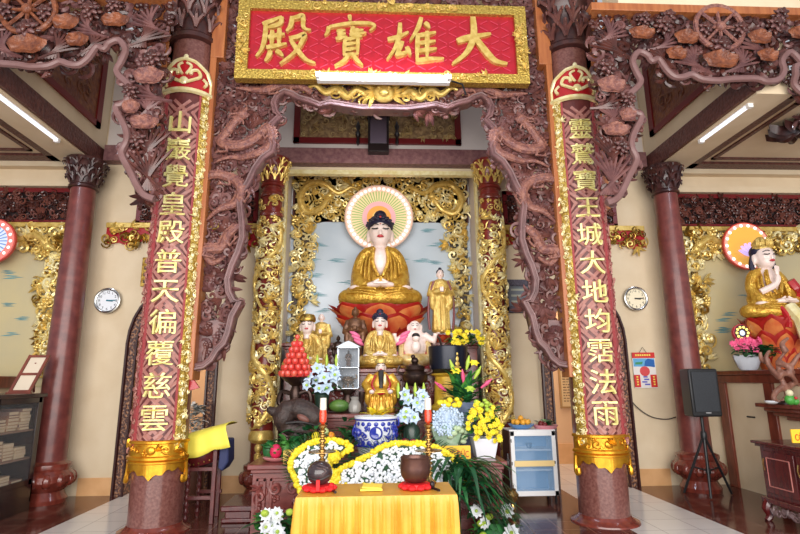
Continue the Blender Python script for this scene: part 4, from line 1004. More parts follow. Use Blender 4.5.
def seated_buddha(name, label, loc, H, robe=ROBE, chest=True, hair='bun', base=True, group=None):
    t = thing(name, label, 'statue', loc, group); f = T(loc, H)
    b, F = sitting_robe(); b = blob(b, .014, 1, robe); b.put(F.v, F.f); b.warp(f); b.build('robe', t)
    s = head_blob(.705, 1.1)
    s = blob(s, .011, 2, SKIN)
    if chest:
        c = MB(SKIN); c.ell((0, -.05, .42), (.09, .075, .14)); c.ell((0, -.01, .53), (.095, .07, .05)); c = blob(c, .014, 2, SKIN); s.add(c)
    s.warp(f); s.build('head', t)
    m = MB(SKIN)
    for s_ in (-1, 1):
        m.ell((s_*.05, -.24, .17), (.09, .05, .028), (0, s_*.1, s_*.25))
        for k in range(4): m.tube([(s_*.02, -.25-.014*k, .175), (-s_*.06, -.262-.012*k, .178)], [.013, .01], 6)
        m.tube([(s_*.06, -.25, .185), (s_*.015, -.245, .215)], [.014, .01], 6)
        m.ell((s_*.2, -.17, .155), (.085, .045, .025), (0, 0, s_*.4))
    m.warp(f); m.build('hands_and_feet', t)
    face(t, f, .705, -.13, sc=1.1)
    if hair == 'bun':
        m = MB(HAIR); m.ell((0, .02, .772), (.126, .128, .1)); m.ell((0, .03, .88), (.062, .062, .058)); rg = random.Random(1)
        for k in range(90):
            a = rg.uniform(0, 6.28); ph = rg.uniform(.05, 1.5); q = Vector((.126*math.cos(a)*math.sin(ph), .02+.128*math.sin(a)*math.sin(ph), .772+.1*math.cos(ph)))
            if q.y < -.05 and q.z < .8: continue
            m.ell(q, .014, nu=6, nv=4)
        m.warp(f); m.build('hair', t)
        m = MB(LIP); m.ell((0, -.1, .835), .011, nu=6, nv=4); m.ell((0, -.133, .758), .006, nu=6, nv=4); m.warp(f); m.build('jewel', t)
    elif hair == 'crown':
        m = MB(HAIR); m.ell((0, .03, .765), (.122, .11, .1)); m.tube(spline([(-.1, .03, .72), (-.13, .03, .6), (-.12, .0, .5)], 3), .03, 7); m.tube(spline([(.1, .03, .72), (.13, .03, .6), (.12, .0, .5)], 3), .03, 7); m.warp(f); m.build('hair', t)
        m = MB(GOLDP); m.lathe([(.1, .79), (.106, .81), (.09, .83), (.095, .87), (.06, .91), (.03, .94), (0, .95)], (0, .01, 0), 16)
        for k in range(5): a = -PI/2+(k-2)*.5; leaf(m, .095*math.cos(a), .8, .01+.1*math.sin(a), .12, .05, PI/2, 0)
        m.warp(f); m.build('crown', t)
    elif hair == 'cap':
        m = MB(GOLDD); m.lathe([(.122, .76), (.135, .785), (.128, .84), (.1, .88), (.0, .9)], (0, .005, 0), 16); m.warp(f); m.build('crown', t)
    return t, f
def standing_figure(name, label, loc, H, robe, hair=True, arms='prayer', skin=SKIN, group=None, sash=None):
    t = thing(name, label, 'statue', loc, group); f = T(loc, H)
    b = MB(robe); b.lathe([(.12, .03), (.145, .06), (.13, .25), (.12, .45), (.125, .6), (.14, .72), (.12, .8), (.05, .84)], (0, 0, 0), 18, squash=.75)
    for s_ in (-1, 1):
        el = (s_*.17, -.03, .6); hd = (s_*.02, -.15, .64) if arms == 'prayer' else (s_*.14, -.08, .42)
        b.tube([(s_*.11, 0, .79), el, hd], [.05, .052, .045], 10)
        b.ell((s_*.13, -.06, .5), (.05, .06, .14)); 
        for k in range(3): b.tube([(s_*(.03+.035*k), -.1+.012*k, .6), (s_*(.035+.04*k), -.11+.012*k, .06)], .012, 5)
    b = blob(b, .016, 1, robe); b.warp(f); b.build('robe', t)
    h = MB(skin); h.ell((0, -.005, .915), (.052, .06, .07)); h.ell((0, -.062, .905), (.009, .012, .016), nu=6, nv=5); h.tube([(0, 0, .8), (0, 0, .88)], .032, 8)
    for s_ in (-1, 1): h.ell((s_*.054, .005, .9), (.01, .016, .03), nu=6, nv=5)
    h = blob(h, .008, 2, skin)
    for s_ in (-1, 1):
        q = (s_*.012, -.165, .66) if arms == 'prayer' else (s_*.14, -.09, .4)
        h.use(skin).ell(q, (.018, .014, .04)); h.ell((s_*.06, -.1, .02), (.035, .05, .02))
    h.warp(f); h.build('head', t)
    if skin is SKIN:
        m = MB(INK)
        for s_ in (-1, 1): m.ell((s_*.02, -.06, .922), (.009, .005, .003), nu=6, nv=4); m.tube([(s_*.01, -.061, .937), (s_*.03, -.056, .938)], .002, 4)
        m.warp(f); m.build('eyes', t); m = MB(LIP); m.ell((0, -.058, .882), (.009, .005, .004), nu=6, nv=4); m.warp(f); m.build('lips', t)
    if hair:
        m = MB(HAIR if skin is SKIN else robe); m.ell((0, .012, .945), (.057, .057, .05)); m.ell((0, .015, .997), (.026, .026, .025)); m.warp(f); m.build('hair', t)
    if sash:
        m = MB(sash)
        for s_ in (-1, 1): m.tube(spline([(s_*.1, -.06, .8), (s_*.17, -.05, .6), (s_*.19, -.02, .3), (s_*.17, 0, .08)], 4), .018, 6, flat=.5)
        m.warp(f); m.build('sash', t)
    return t, f

# ---- great Buddha on his lotus, with the halo
b0 = P(380, 304, 8.2); H = P(380, 208, 8.2).z-b0.z; H /= .92; cx = -.02
t, f = seated_buddha('buddha_statue', 'largest golden seated Buddha, on the red lotus before the glowing halo', (cx, 8.22, b0.z-.03*H), H)
lt = thing('lotus_throne', 'big red lotus throne under the largest golden Buddha', 'lotus throne', (cx, 8.2, 2.05))
m = MB(); lotus_throne(m, (cx, 8.22, 2.05), .76, b0.z-2.05-.02, RED_L, ORG_L, 8); m.warp(lambda p: (p.x, 8.2+(p.y-8.22)*.52, p.z)); m.build('petals', lt)
def halo(name, label, c, r, cols, emi, facing=None):
    """light disc of coloured rings, rays and bulbs, facing -y"""
    t = thing(name, label, 'halo', (c[0], c[1], c[2]-r)); x, y, z = c
    def ring(mb, r0, r1, yy, n=56):
        vs = []; 
        for k in range(n):
            a = 2*PI*k/n; vs += [(x+r0*math.cos(a), yy, z+r0*math.sin(a)), (x+r1*math.cos(a), yy, z+r1*math.sin(a))]
        mb.put(vs, [(2*k, 2*((k+1) % n), 2*((k+1) % n)+1, 2*k+1) for k in range(n)])
    m = MB(mat(name+'_rim', cols['rim'], .3)); m.plate([(x+r*math.cos(2*PI*k/56), z+r*math.sin(2*PI*k/56)) for k in range(56)], y-.005, y+.05)
    m.tube([(x+r*math.cos(2*PI*k/56), y-.0, z+r*math.sin(2*PI*k/56)) for k in range(56)], .016*(r/.6), 8, closed=True); m.build('halo_rim', t)
    for i, (r0, r1, c_, e_) in enumerate(cols['rings']):
        m = MB(mat('%s_ring_%d' % (name, i), c_, .4, emit=c_, estr=e_*emi)); ring(m, r0*r, r1*r, y-.008); m.build('light_ring', t, smooth=False)
    if 'rays' in cols:
        n, r0, r1, c_, e_ = cols['rays']; m = MB(mat(name+'_rays', c_, .4, emit=c_, estr=e_*emi))
        for k in range(n):
            a = 2*PI*k/n; w = PI/n*.5
            m.put([(x+r0*r*math.cos(a-w), y-.012, z+r0*r*math.sin(a-w)), (x+r1*r*math.cos(a-w*.6), y-.012, z+r1*r*math.sin(a-w*.6)), (x+r1*r*math.cos(a+w*.6), y-.012, z+r1*r*math.sin(a+w*.6)), (x+r0*r*math.cos(a+w), y-.012, z+r0*r*math.sin(a+w))], [(0,3,2,1)])
        m.build('light_rays', t, smooth=False)
    n, q, rb, c_, e_ = cols['bulbs']; m = MB(mat(name+'_bulbs', c_, .4, emit=c_, estr=e_*emi))
    for k in range(n):
        a = 2*PI*k/n; m.ell((x+q*r*math.cos(a), y-.014, z+q*r*math.sin(a)), (rb*r, .01, rb*r), nu=8, nv=5)
    m.build('bulbs', t)
    return t
hc = P(379, 217.5, 8.55)
halo('light_halo', 'large glowing ray-patterned halo behind the largest Buddha', (hc.x, 8.55, hc.z), .575, dict(rim=(232,196,176),
  rings=[(.82, .99, (240,200,180), .5), (.5, .82, (226,206,160), .5), (.36, .5, (226,170,172), .5), (.2, .36, (236,160,70), .5), (0, .2, (240,200,120), .6)],
  rays=(56, .5, .82, (150,176,96), .5), bulbs=(40, .9, .055, (255,250,246), 1.0)), .55)
# pedestal tiers
ALT = mat('altar_red_brown', (126,58,52), .32, c2=(104,44,40), nscale=6, coat=.25, stretch=(1,1,4))
ALT_L = mat('altar_panel_carving', (142,76,70), .35, c2=(112,54,50), nscale=9)
def table_unit(name, label, x0, x1, y0, y1, z0, z1, panels, seed=1):
    t = thing(name, label, 'altar', ((x0+x1)/2, (y0+y1)/2, z0))
    m = MB(ALT); m.box(x0-.05, x1+.05, y0-.06, y1, z1-.05, z1); m.box(x0-.02, x1+.02, y0-.03, y1, z1-.09, z1-.05); m.build('altar_top', t, bevel=.008)
    m = MB(ALT); m.box(x0, x1, y0, y1, z0, z1-.09); m.build('body', t, smooth=False)
    rg = random.Random(seed)
    for a, b in panels:
        m = MB(ALT); zz0, zz1 = z0+(z1-z0)*.12, z1-.14; f_ = .03
        for c, d, e, g in ((a, b, zz0, zz0+f_), (a, b, zz1-f_, zz1), (a, a+f_, zz0, zz1), (b-f_, b, zz0, zz1)): m.box(c, d, y0-.022, y0, e, g)
        p_ = m.build('panel', t, bevel=.005)
        q = MB(ALT_L); scrollwork(q, [(a+.04, zz0+.04), (b-.04, zz0+.04), (b-.04, zz1-.04), (a+.04, zz1-.04)], min(.12, (zz1-zz0)*.3), y0-.008, rg, 1.6, None, .004, t=.26); q.build('carved_scrolls', p_)
    return t
AC = -.06; AZ = P(262, 464, 5.8).z
table_unit('altar_cabinet', 'wide red-brown carved altar standing on the floor, front tier', AC-1.3, AC+1.3, 5.8, 6.75, 0, AZ, [(AC-1.26, AC-1.16), (AC-1.12, AC-.55), (AC-.5, AC+.5), (AC+.55, AC+1.12), (AC+1.16, AC+1.26)], 3)
ZC = P(380, 413, 6.85).z
table_unit('altar_tier', 'second red-brown altar tier, carrying the bearded official', AC-1.05, AC+1.05, 6.78, 7.2, 0, ZC, [(AC-1.0, AC-.3), (AC+.3, AC+1.0)], 4)
ZB = P(380, 369, 7.35).z
table_unit('altar_tier', 'third red-brown altar tier, carrying the middle golden Buddha', AC-1.12, AC+1.12, 7.22, 7.78, 0, ZB, [(AC-1.05, AC-.3), (AC+.3, AC+1.05)], 5)
table_unit('altar_tier', 'rear altar tier under the big red lotus', -1.42, 1.42, 7.82, 8.7, 0, 2.05, [(-1.3, -.4), (.4, 1.3)], 6)
# ---- middle Buddha
b1 = P(380, 366, 7.45); H1 = (P(380, 309, 7.45).z-b1.z)/.9
t, f = seated_buddha('buddha_statue', 'middle golden Buddha with black hair, seated behind the bearded official', (b1.x, 7.5, ZB+.05), H1*.97, robe=ROBE2, chest=False)
m = MB(GOLDD); m.lathe([(.4*H1, 0), (.42*H1, .02), (.36*H1, .05)], (b1.x, 7.48, ZB), 28, squash=.75); m.build('statue_base', t)
m = MB(PINK_L)
for s_ in (-1, 1):
    for k in range(3): m.ell((b1.x+s_*(.3+.03*k), 7.56, ZB+.38+.06*k), (.09, .03, .03), (0, s_*-.5, 0), 8, 5)
m.build('pink_ribbon', t)
# ---- bearded official
o0 = P(381, 412, 6.95); Ho = P(380, 358, 6.95).z-ZC
t = thing('official_statue', 'gold-robed seated official with a long black beard, above the blue bowl', 'statue', (o0.x, 6.98, ZC)); f = T((o0.x, 7.0, ZC), Ho)
b = MB(ROBE2); b.lathe([(.26, 0), (.27, .05), (.22, .25), (.2, .4)], (0, -.08, 0), 18, squash=.85); b.ell((0, .0, .5), (.22, .15, .26)); b.ell((0, -.12, .36), (.24, .2, .1))
for s_ in (-1, 1):
    b.tube([(s_*.17, 0, .68), (s_*.29, -.04, .5), (s_*.2, -.22, .38)], [.08, .09, .08], 10); b.ell((s_*.24, -.12, .3), (.08, .1, .17))
    for k in range(3): b.tube([(s_*(.05+.07*k), -.3+.03*k, .34), (s_*(.06+.08*k), -.29+.03*k, .02)], .018, 5)
b = blob(b, .018, 1, mat('amber_robe', (222,176,66), .3, .4, c2=(200,146,50), nscale=10)); b.warp(f); b.build('robe', t)
h = head_blob(.84, .86); h = blob(h, .012, 2, SKIN)
for s_ in (-1, 1): h.ell((s_*.17, -.28, .38), (.05, .05, .04))
h.warp(f); h.build('head', t); face(t, f, .85, -.105)
m = MB(INK); m.tube(spline([(0, -.1, .77), (0, -.15, .64), (0, -.2, .5), (0, -.21, .38)], 4), [.05]*4+[.045]*4+[.035]*3+[.022, .01], 8, flat=.5); m.warp(f); m.build('beard', t)
m = MB(GOLDP); m.lathe([(.1, .9), (.11, .93), (.1, .98), (.07, 1.0), (0, 1.01)], (0, 0, 0), 14); m.warp(f); m.build('hat', t)
m = MB(REDP)
for s_ in (-1, 1): m.tube(spline([(s_*.1, -.13, .68), (s_*.17, -.19, .52), (s_*.12, -.26, .4)], 4), .022, 6)
m.tube([(-.2, -.2, .36), (0, -.33, .34), (.2, -.2, .36)], .022, 6); m.tube([(-.21, -.02, .62), (-.3, -.1, .4), (-.3, -.08, .25)], .02, 6); m.warp(f); m.build('red_trim', t)
m = MB(GOLDPALE); m.ell((.07, -.28, .6), (.03, .02, .1)); m.warp(f); m.build('tablet', t)
# ---- companions
b2 = P(442, 335, 7.9); Hs = P(442, 268, 7.9).z-b2.z
t, f = standing_figure('bodhisattva_statue', 'standing gold bodhisattva with a red sash, right of the great Buddha', (b2.x, 7.95, b2.z), Hs, ROBE2, arms='prayer', sash=REDDK)
m = MB(); lotus_throne(m, (b2.x, 7.95, P(442, 350, 7.95).z), .15, b2.z-P(442, 350, 7.95).z, RED_L, ORG_L, 8); m.use(BRONZE); m.box(b2.x-.11, b2.x+.11, 7.85, 8.05, 2.05, 2.06); m.build('lotus_base', t)
pz = P(442, 350, 7.95).z
if pz > 2.06:
    m = MB(ALT); m.lathe([(.13, 2.05), (.1, (2.05+pz)/2), (.14, pz)], (b2.x, 7.95, 0), 16); m.build('stand', t)
b3 = P(320, 362, 7.4)
b3 = P(306, 366, 7.42); H3 = (P(306, 312, 7.42).z-ZB)/.9
t, f = seated_buddha('crowned_statue', 'seated gold statue with a flat crown behind the apple pyramid', (b3.x, 7.45, ZB), H3*.98, robe=ROBE2, chest=False, hair='cap')
b4 = P(320, 352, 7.9)
t, f = standing_figure('monk_statue', 'small standing gold monk statue behind the seated crowned one', (P(321, 340, 7.7).x, 7.7, ZB), P(321, 313, 7.7).z-ZB, ROBE2, hair=False)
t, f = standing_figure('bronze_statue', 'slim brown bronze standing statue left of the middle Buddha', (P(355, 340, 7.66).x, 7.68, ZB+.001), P(355, 308, 7.68).z-ZB, BROWN_ST, skin=BROWN_ST, hair=True)
q = P(338, 358, 7.6)
t, f = standing_figure('dark_statuette', 'tiny blackened statuette beside the glass shrine', (q.x, 7.6, ZB), P(338, 336, 7.6).z-ZB, BRONZE, skin=BRONZE, hair=True)
# laughing Buddha with children
q = P(415, 356, 7.62); HL = (P(414, 320, 7.62).z-ZB)*.98
t = thing('laughing_buddha_statue', 'pale laughing Buddha with children on a red seat', 'statue', (q.x, 7.62, ZB)); f = T((q.x, 7.62, ZB+.02), HL*.98)
b = MB(SKIN); b.ell((0, 0, .42), (.26, .2, .26)); b.ell((0, .02, .66), (.24, .14, .14)); b.ell((0, 0, .86), (.13, .13, .14)); b.tube([(0, 0, .7), (0, 0, .8)], .09)
for s_ in (-1, 1): b.tube([(s_*.2, 0, .68), (s_*.42, -.05, .55), (s_*.44, -.1, .72)], [.09, .075, .06], 10); b.ell((s_*.14, .0, .84), (.03, .04, .08))
b = blob(b, .02, 2, SKIN); b.warp(f); b.build('body', t); face(t, f, .87, -.13)
m = MB(ROBE_W); m.ell((0, -.02, .16), (.4, .25, .16)); m.tube([(-.24, .1, .7), (-.3, -.05, .4), (-.3, -.12, .15)], .06); m.tube([(.24, .1, .7), (.3, -.05, .4), (.3, -.12, .15)], .06); m.warp(f); m.build('robe', t)
m = MB(REDP); m.box(-.48, -.2, -.05, .25, -.08, .34); m.box(.2, .48, -.05, .25, -.08, .34); m.warp(f); m.build('red_seat', t, bevel=.005)
for s_, zz in ((0, .5),):
    m = MB(SKIN); m.ell((0, -.3, .42), (.1, .08, .13)); m.ell((0, -.32, .6), (.08, .08, .09)); m.warp(f); ch = m.build('child', t); m = MB(INK); m.ell((0, -.31, .64), (.085, .085, .07)); m.warp(f); m.build('child_hair', ch)
m = MB(BRONZE); m.tube([(.44, -.1, .7), (.52, -.1, .6), (.56, -.1, .45), (.46, -.12, .35)], .03, 7); m.warp(f); m.build('staff', t)
# ---- Guanyin in the right aisle with its halo
halo('amber_halo', 'amber light disc with a ring of bulbs behind the right aisle statue', (P(747, 246, 7.55).x, 7.55, P(747, 246, 7.55).z), .37, dict(rim=(196,66,50),
  rings=[(.84, .97, (232,150,130), .5), (0, .84, (226,170,70), .35)], bulbs=(18, .88, .07, (255,244,236), 1.2)), 1.0)
m = MB(mat('halo_lotus_violet', (200,170,230), .4, emit=(200,180,240), estr=.7)); hx, hz = P(751, 250, 7.5).x, P(751, 250, 7.5).z
for k in range(7): leaf(m, hx, hz-.08, 7.53, .2, .09, PI/2+(k-3)*.38, 0)
bpy.data.objects['amber_halo']
mm = m.build('lotus_light', bpy.data.objects['amber_halo'])
gb = P(772, 319, 7.1); Hg = (P(770, 236, 7.1).z-gb.z)
gx = P(771, 300, 7.1).x
t, f = seated_buddha('guanyin_statue', 'golden crowned bodhisattva seated on red lotus in the right aisle', (gx, 7.12, gb.z), Hg*1.05, robe=ROBE, chest=True, hair='crown')
m = MB(SKIN); m.tube(spline([(-.2, -.14, .28), (-.06, -.2, .36), (-.02, -.19, .46)], 3), [.035]*3+[.03]*3+[.02], 8); m.ell((-.02, -.19, .49), (.022, .016, .045))
for k in range(4): m.tube([(-.035+.012*k, -.19, .5), (-.04+.014*k, -.195, .57-.006*abs(k-1))], [.008, .006], 5)
m.warp(f); m.build('raised_hand', t)
m = MB(REDP); m.tube(spline([(.2, -.08, .42), (.26, -.1, .3), (.2, -.2, .22)], 3), .05, 7); m.tube(spline([(-.1, -.25, .1), (-.05, -.28, -.02), (-.06, -.28, -.12)], 3), .03, 6); m.warp(f); m.build('red_sash', t)
m = MB(GOLDPALE); m.tube([(.0, -.24, .1), (.03, -.34, -.05), (.02, -.38, -.22), (.0, -.4, -.3)], [.075, .07, .06, .045], 8); m.warp(f); m.build('hanging_leg_drape', t)
m = MB(); lotus_throne(m, (gx, 7.12, 1.6), .4, gb.z+.02-1.6, RED_L, ORG_L, 9); m.build('lotus_base', t)
# left aisle halo (its edge shows)
c = P(-9, 241, 7.5)
halo('rose_halo', 'rose-rimmed light disc at the left edge of the left mural', (c.x, 7.5, c.z), .33, dict(rim=(200,70,60),
  rings=[(.7, .97, (226,120,110), .4), (.3, .7, (190,200,220), .5), (0, .3, (150,180,160), .4)], rays=(24, .3, .7, (110,140,190), .4), bulbs=(18, .84, .07, (255,236,230), 1.0)), 1.0)
# ================================================================== offerings and furnishings
LEAFG = mat('deep_green_leaf', (30,92,48), .5, c2=(48,122,58), nscale=12)
LEAFD = mat('dark_green_blade', (20,62,38), .45, c2=(34,92,50), nscale=9)
LEAFL = mat('fresh_green_leaf', (84,150,62), .5, c2=(60,124,54), nscale=9)
WHITE_F = mat('white_petal', (246,248,250), .6, c2=(232,238,246), nscale=20)
BLUEW_F = mat('blue_white_petal', (206,222,240), .6, c2=(184,206,232), nscale=20)
YEL_F = mat('yellow_petal', (246,226,52), .55, c2=(236,208,34), nscale=20)
PINK_F = mat('pink_petal_flower', (232,96,140), .55, c2=(214,70,116), nscale=20)
YG_F = mat('lime_bud', (176,204,72), .55)
YCLOTH = mat('gold_satin_cloth', (228,172,66), .4, c2=(212,154,52), nscale=5, spec=.4)
PORC = mat('white_porcelain', (236,240,246), .15, coat=.5); COBALT = mat('cobalt_glaze', (44,56,160), .2, coat=.5)
BRASS = mat('brass', (206,172,108), .25, .9, c2=(160,124,70), nscale=14)
GLASS = mat('clear_glass', (235,242,246), .05, alpha=.04, spec=.3)
SILVER = mat('silver_frame', (150,156,164), .25, .9)
REDFRUIT = mat('red_apple_skin', (206,40,44), .3, c2=(226,110,84), nscale=5, coat=.2)
def v3(p): return (p.x, p.y, p.z)
def bloom(mb, c, r, petals, n=6, up=(0,-.6,.8), heart=None, lay=2):
    """an open flower of pointed petals facing 'up'"""
    c = Vector(c); w = Vector(up).normalized(); u = w.orthogonal().normalized(); v = w.cross(u)
    for l in range(lay):
        mb.use(petals); rr = r*(1-.3*l)
        for k in range(n):
            a = 2*PI*(k+.5*l)/n; d = u*math.cos(a)+v*math.sin(a); s_ = w.cross(d)
            p0 = c; p1 = c+d*rr*.55+w*rr*.35; p2 = c+d*rr+w*rr*(.25+.3*l); q = rr*.32
            mb.put([p0, p1+s_*q-w*.02*rr, p1-s_*q-w*.02*rr, p2, p1+w*rr*.08], [(0,1,4),(0,4,2),(1,3,4),(4,3,2)])
    if heart: mb.use(heart).ell(c+w*r*.3, r*.22, nu=6, nv=4)
def pompom(mb, c, r, m1, n=10):
    mb.use(m1).ell(c, (r, r, r*.8), nu=8, nv=6)
def blade(mb, p0, d, L, W, droop, n=6):
    p0 = Vector(p0); d = Vector(d).normalized(); s_ = d.cross(Vector((0,0,1)))
    if s_.length < 1e-3: s_ = Vector((1,0,0))
    s_.normalize(); vs = []; fs = []
    for i in range(n+1):
        u = i/n; w = W*(math.sin(PI*min(.97, .12+.86*u)))**.8; q = p0+d*L*u+Vector((0,0,-droop*L*u*u))
        vs += [q-s_*w*.5, q+Vector((0,0,-w*.15)), q+s_*w*.5]
    for i in range(n):
        for k in (0, 1): fs.append((i*3+k, i*3+k+1, (i+1)*3+k+1, (i+1)*3+k))
    mb.put(vs, fs)
def foliage(mb, c, r, n, L, W, rng, mats, up=.6, droop=.4):
    for k in range(n):
        a = rng.uniform(0, 6.28); e = rng.uniform(-.2, up)
        p = Vector(c)+Vector((rng.uniform(-r[0], r[0]), rng.uniform(-r[1], r[1]), rng.uniform(-r[2], r[2])))
        blade(mb.use(rng.choice(mats)), p, (math.cos(a), math.sin(a), e+.2), L*rng.uniform(.6, 1.1), W, droop)
def flowers(t, name, pts, r, petal, rng, heart=None, kind='bloom', n=6, lay=2):
    for p in pts:
        m = MB(); 
        if kind == 'bloom': bloom(m, p, r*rng.uniform(.85, 1.15), petal, n, (rng.uniform(-.6, .6), -1, rng.uniform(-.1, .9)), heart, lay)
        else: pompom(m, p, r*rng.uniform(.85, 1.1), petal)
        m.build(name, t)
def scatter_px(n, x0, x1, y0, y1, Y, rng, shape=None):
    out = []
    while len(out) < n:
        a, b = rng.uniform(x0, x1), rng.uniform(y0, y1)
        if shape and not shape(a, b): continue
        p = P(a, b, Y+rng.uniform(-.05, .05)); out.append(v3(p))
    return out

# ---- blue and white porcelain censer bowl
c = P(376, 446, 5.95); rw = .225; zb = AZ; zt = P(376, 416, 5.95).z
t = thing('porcelain_bowl', 'large blue-and-white porcelain incense bowl below the bearded official', 'bowl', (c.x, 6.0, zb))
m = MB(PORC); h = zt-zb; m.lathe([(.14, 0), (.16, .02), (.19, .06), (rw*.98, h*.45), (rw, h*.9), (rw+.015, h*.95), (rw+.015, h), (rw-.02, h), (rw-.02, h*.9), (0, h*.88)], (c.x, 6.0, zb), 36); m.build('bowl', t)
m = MB(COBALT)
fn = on_cyl(c.x, 6.0, rw+.003); q = MB(COBALT); rng = random.Random(14)
q.tube([(-.33+.66*k/20, 0, zt-.03) for k in range(21)], .014, 5); q.tube([(-.33+.66*k/20, 0, zt-.3) for k in range(21)], .012, 5)
for k in range(-4, 5): q.ell((k*.075, 0, zt-.075), (.026, .006, .022), nu=8, nv=5); q.ell((k*.075, 0, zt-.27), (.03, .006, .03), nu=8, nv=5)
scrollwork(q, [(-.34, zt-.25), (-.09, zt-.25), (-.09, zt-.1), (-.34, zt-.1)], .07, -.002, rng, 2.2, depth=.002, t=.3); scrollwork(q, [(.09, zt-.25), (.34, zt-.25), (.34, zt-.1), (.09, zt-.1)], .07, -.002, rng, 2.2, depth=.002, t=.3)
q.tube([(.062*math.cos(2*PI*k/18), -.002, zt-.165+.062*math.sin(2*PI*k/18)) for k in range(18)], .009, 5, closed=True)
q.plate([(.055*math.cos(PI/2+PI*k/10), zt-.165+.055*math.sin(PI/2+PI*k/10)) for k in range(11)]+[(.028*math.cos(-PI/2+PI*k/6), zt-.1925+.0275*math.sin(-PI/2+PI*k/6)) for k in range(1, 7)][:6], -.006, 0)
q.warp(fn); q.build('painted_decoration', t)
m = MB(YEL_F); foliage(m, (c.x, 6.0, zt+.02), (.06, .04, .02), 30, .14, .05, rng, [YEL_F], .9, .2); tag(m.build('yellow_ribbon'), 'yellow ribbon bow resting in the blue-and-white bowl', 'ribbon')

# ---- flower beds: two sloping cushions of white chrysanthemums edged with yellow
BEDY = 5.45
bed1 = [(301,491),(296,480),(292,470),(291,462),(295,454),(303,447),(313,442),(325,440),(340,441),(351,447),(345,452),(333,461),(328,468),(335,474),(337,480),(318,488)]
bed2 = [(336,484),(333,478),(338,471),(350,464),(365,457),(378,449),(390,444),(402,443),(418,443),(432,446),(446,453),(456,461),(463,471),(467,482),(462,486),(400,486)]
def bed(pts, lab, seed):
    rng = random.Random(seed); W = [P2(a, b, BEDY) for a, b in pts]
    cx = sum(p[0] for p in W)/len(W); z0 = min(p[1] for p in W)
    t = thing('flower_bed', lab, 'flower arrangement', (cx, BEDY, 0))
    m = MB(LEAFD); m.plate(W if sum(W[i][0]*W[(i+1) % len(W)][1]-W[(i+1) % len(W)][0]*W[i][1] for i in range(len(W))) > 0 else W[::-1], BEDY, BEDY+.1); m.build('green_cushion', t, smooth=False)
    m = MB(BLACKISH); m.box(cx-.2, cx+.2, BEDY+.02, BEDY+.1, 0, z0+.05); m.build('stand', t)
    m = MB(WHITE_F); xs = [p[0] for p in W]; zs = [p[1] for p in W]; n = 0
    while n < 620*(max(xs)-min(xs))*(max(zs)-min(zs))/.3:
        x, z = rng.uniform(min(xs), max(xs)), rng.uniform(min(zs), max(zs))
        n += 1
        if inside(W, x, z) and all((x-a)**2+(z-b)**2 > .002 for a, b in W): m.ell((x, BEDY-rng.uniform(.005, .04), z), (.017, .014, .015), nu=6, nv=4)
    m.build('white_chrysanthemums', t)['kind'] = 'stuff'
    m = MB(YEL_F); L = spline([(a, 0, b) for a, b in W+[W[0]]], 12)
    for p in L:
        for k in range(2): m.ell((p.x+rng.uniform(-.015, .015), BEDY-.02+rng.uniform(-.02, .02), p.z+rng.uniform(-.015, .015)), .022, nu=6, nv=4)
    m.build('yellow_edging', t)['kind'] = 'stuff'
    m = MB(LEAFG)
    for p in L[::2]:
        if p.z < z0+.08: continue
        d = Vector((p.x-cx, .0, p.z-(z0+.1))).normalized(); blade(m, (p.x, BEDY+.06, p.z), (d.x+rng.uniform(-.3, .3), .0, d.z+.1), .13, .05, .2, 4)
    m.build('green_fringe', t)
bed(bed1, 'leaf-shaped cushion of white chrysanthemums edged in yellow, on the left', 51)
bed(bed2, 'arched cushion of white chrysanthemums edged in yellow, before the porcelain bowl', 52)
p = P(334, 457, 5.35); m = MB(YEL_F); m.ell(v3(p), .06, nu=14, nv=10); rng = random.Random(5)
for k in range(60):
    a = Vector((rng.gauss(0, 1), rng.gauss(0, 1), rng.gauss(0, 1))).normalized(); m.ell(p+a*.056, .014, nu=5, nv=4)
o = m.build('yellow_pompom'); tag(o, 'round yellow chrysanthemum ball between the two white flower beds', 'flower')

# ---- front table under a gold cloth, with its instruments
TZ = .76; tx0_, tx1_, ty0, ty1 = P(296, 494, 3.68).x, P(457, 494, 3.68).x, 3.68, 4.12
t = thing('cloth_covered_table', 'small front table under a pleated gold satin cloth', 'table', ((tx0_+tx1_)/2, 3.9, 0))
m = MB(ALT); m.box(tx0_+.02, tx1_-.02, ty0+.02, ty1-.01, TZ-.035, TZ-.006)
for a in (tx0_+.05, tx1_-.05):
    for b in (ty0+.06, ty1-.05): m.box(a-.02, a+.02, b-.02, b+.02, 0, TZ-.035)
m.build('table', t)
m = MB(YCLOTH); peri = []; N = 300
L = [(tx0_, ty1), (tx0_, ty0), (tx1_, ty0), (tx1_, ty1)]
segs = [(L[0], L[1]), (L[1], L[2]), (L[2], L[3])]
for (a, b) in segs:
    n = int(120*math.hypot(b[0]-a[0], b[1]-a[1])); 
    for k in range(n): u = k/n; peri.append((a[0]+(b[0]-a[0])*u, a[1]+(b[1]-a[1])*u))
peri.append(L[3]); rows = [(TZ, 0), (TZ-.012, .25), (TZ-.06, .6), (TZ-.2, 1), (TZ-.45, 1.2), (.04, 1.5)]
vs = []; fs = []; cxm_, cym_ = (tx0_+tx1_)/2, (ty0+ty1)/2
rng = random.Random(6); ph = [rng.uniform(-.5, .5) for _ in peri]
for z, amp in rows:
    for i, (x, y) in enumerate(peri):
        s_ = i/len(peri)*2*PI; w = .011*amp*(math.sin(s_*38+1.3*math.sin(s_*7))+.6*math.sin(s_*61))+.012*amp
        nx, ny = (-1, 0) if x <= tx0_+1e-6 else ((1, 0) if x >= tx1_-1e-6 else (0, -1))
        if y <= ty0+1e-6: nx, ny = nx*.5, -1
        vs.append((x+nx*w, y+ny*w, z))
n = len(peri)
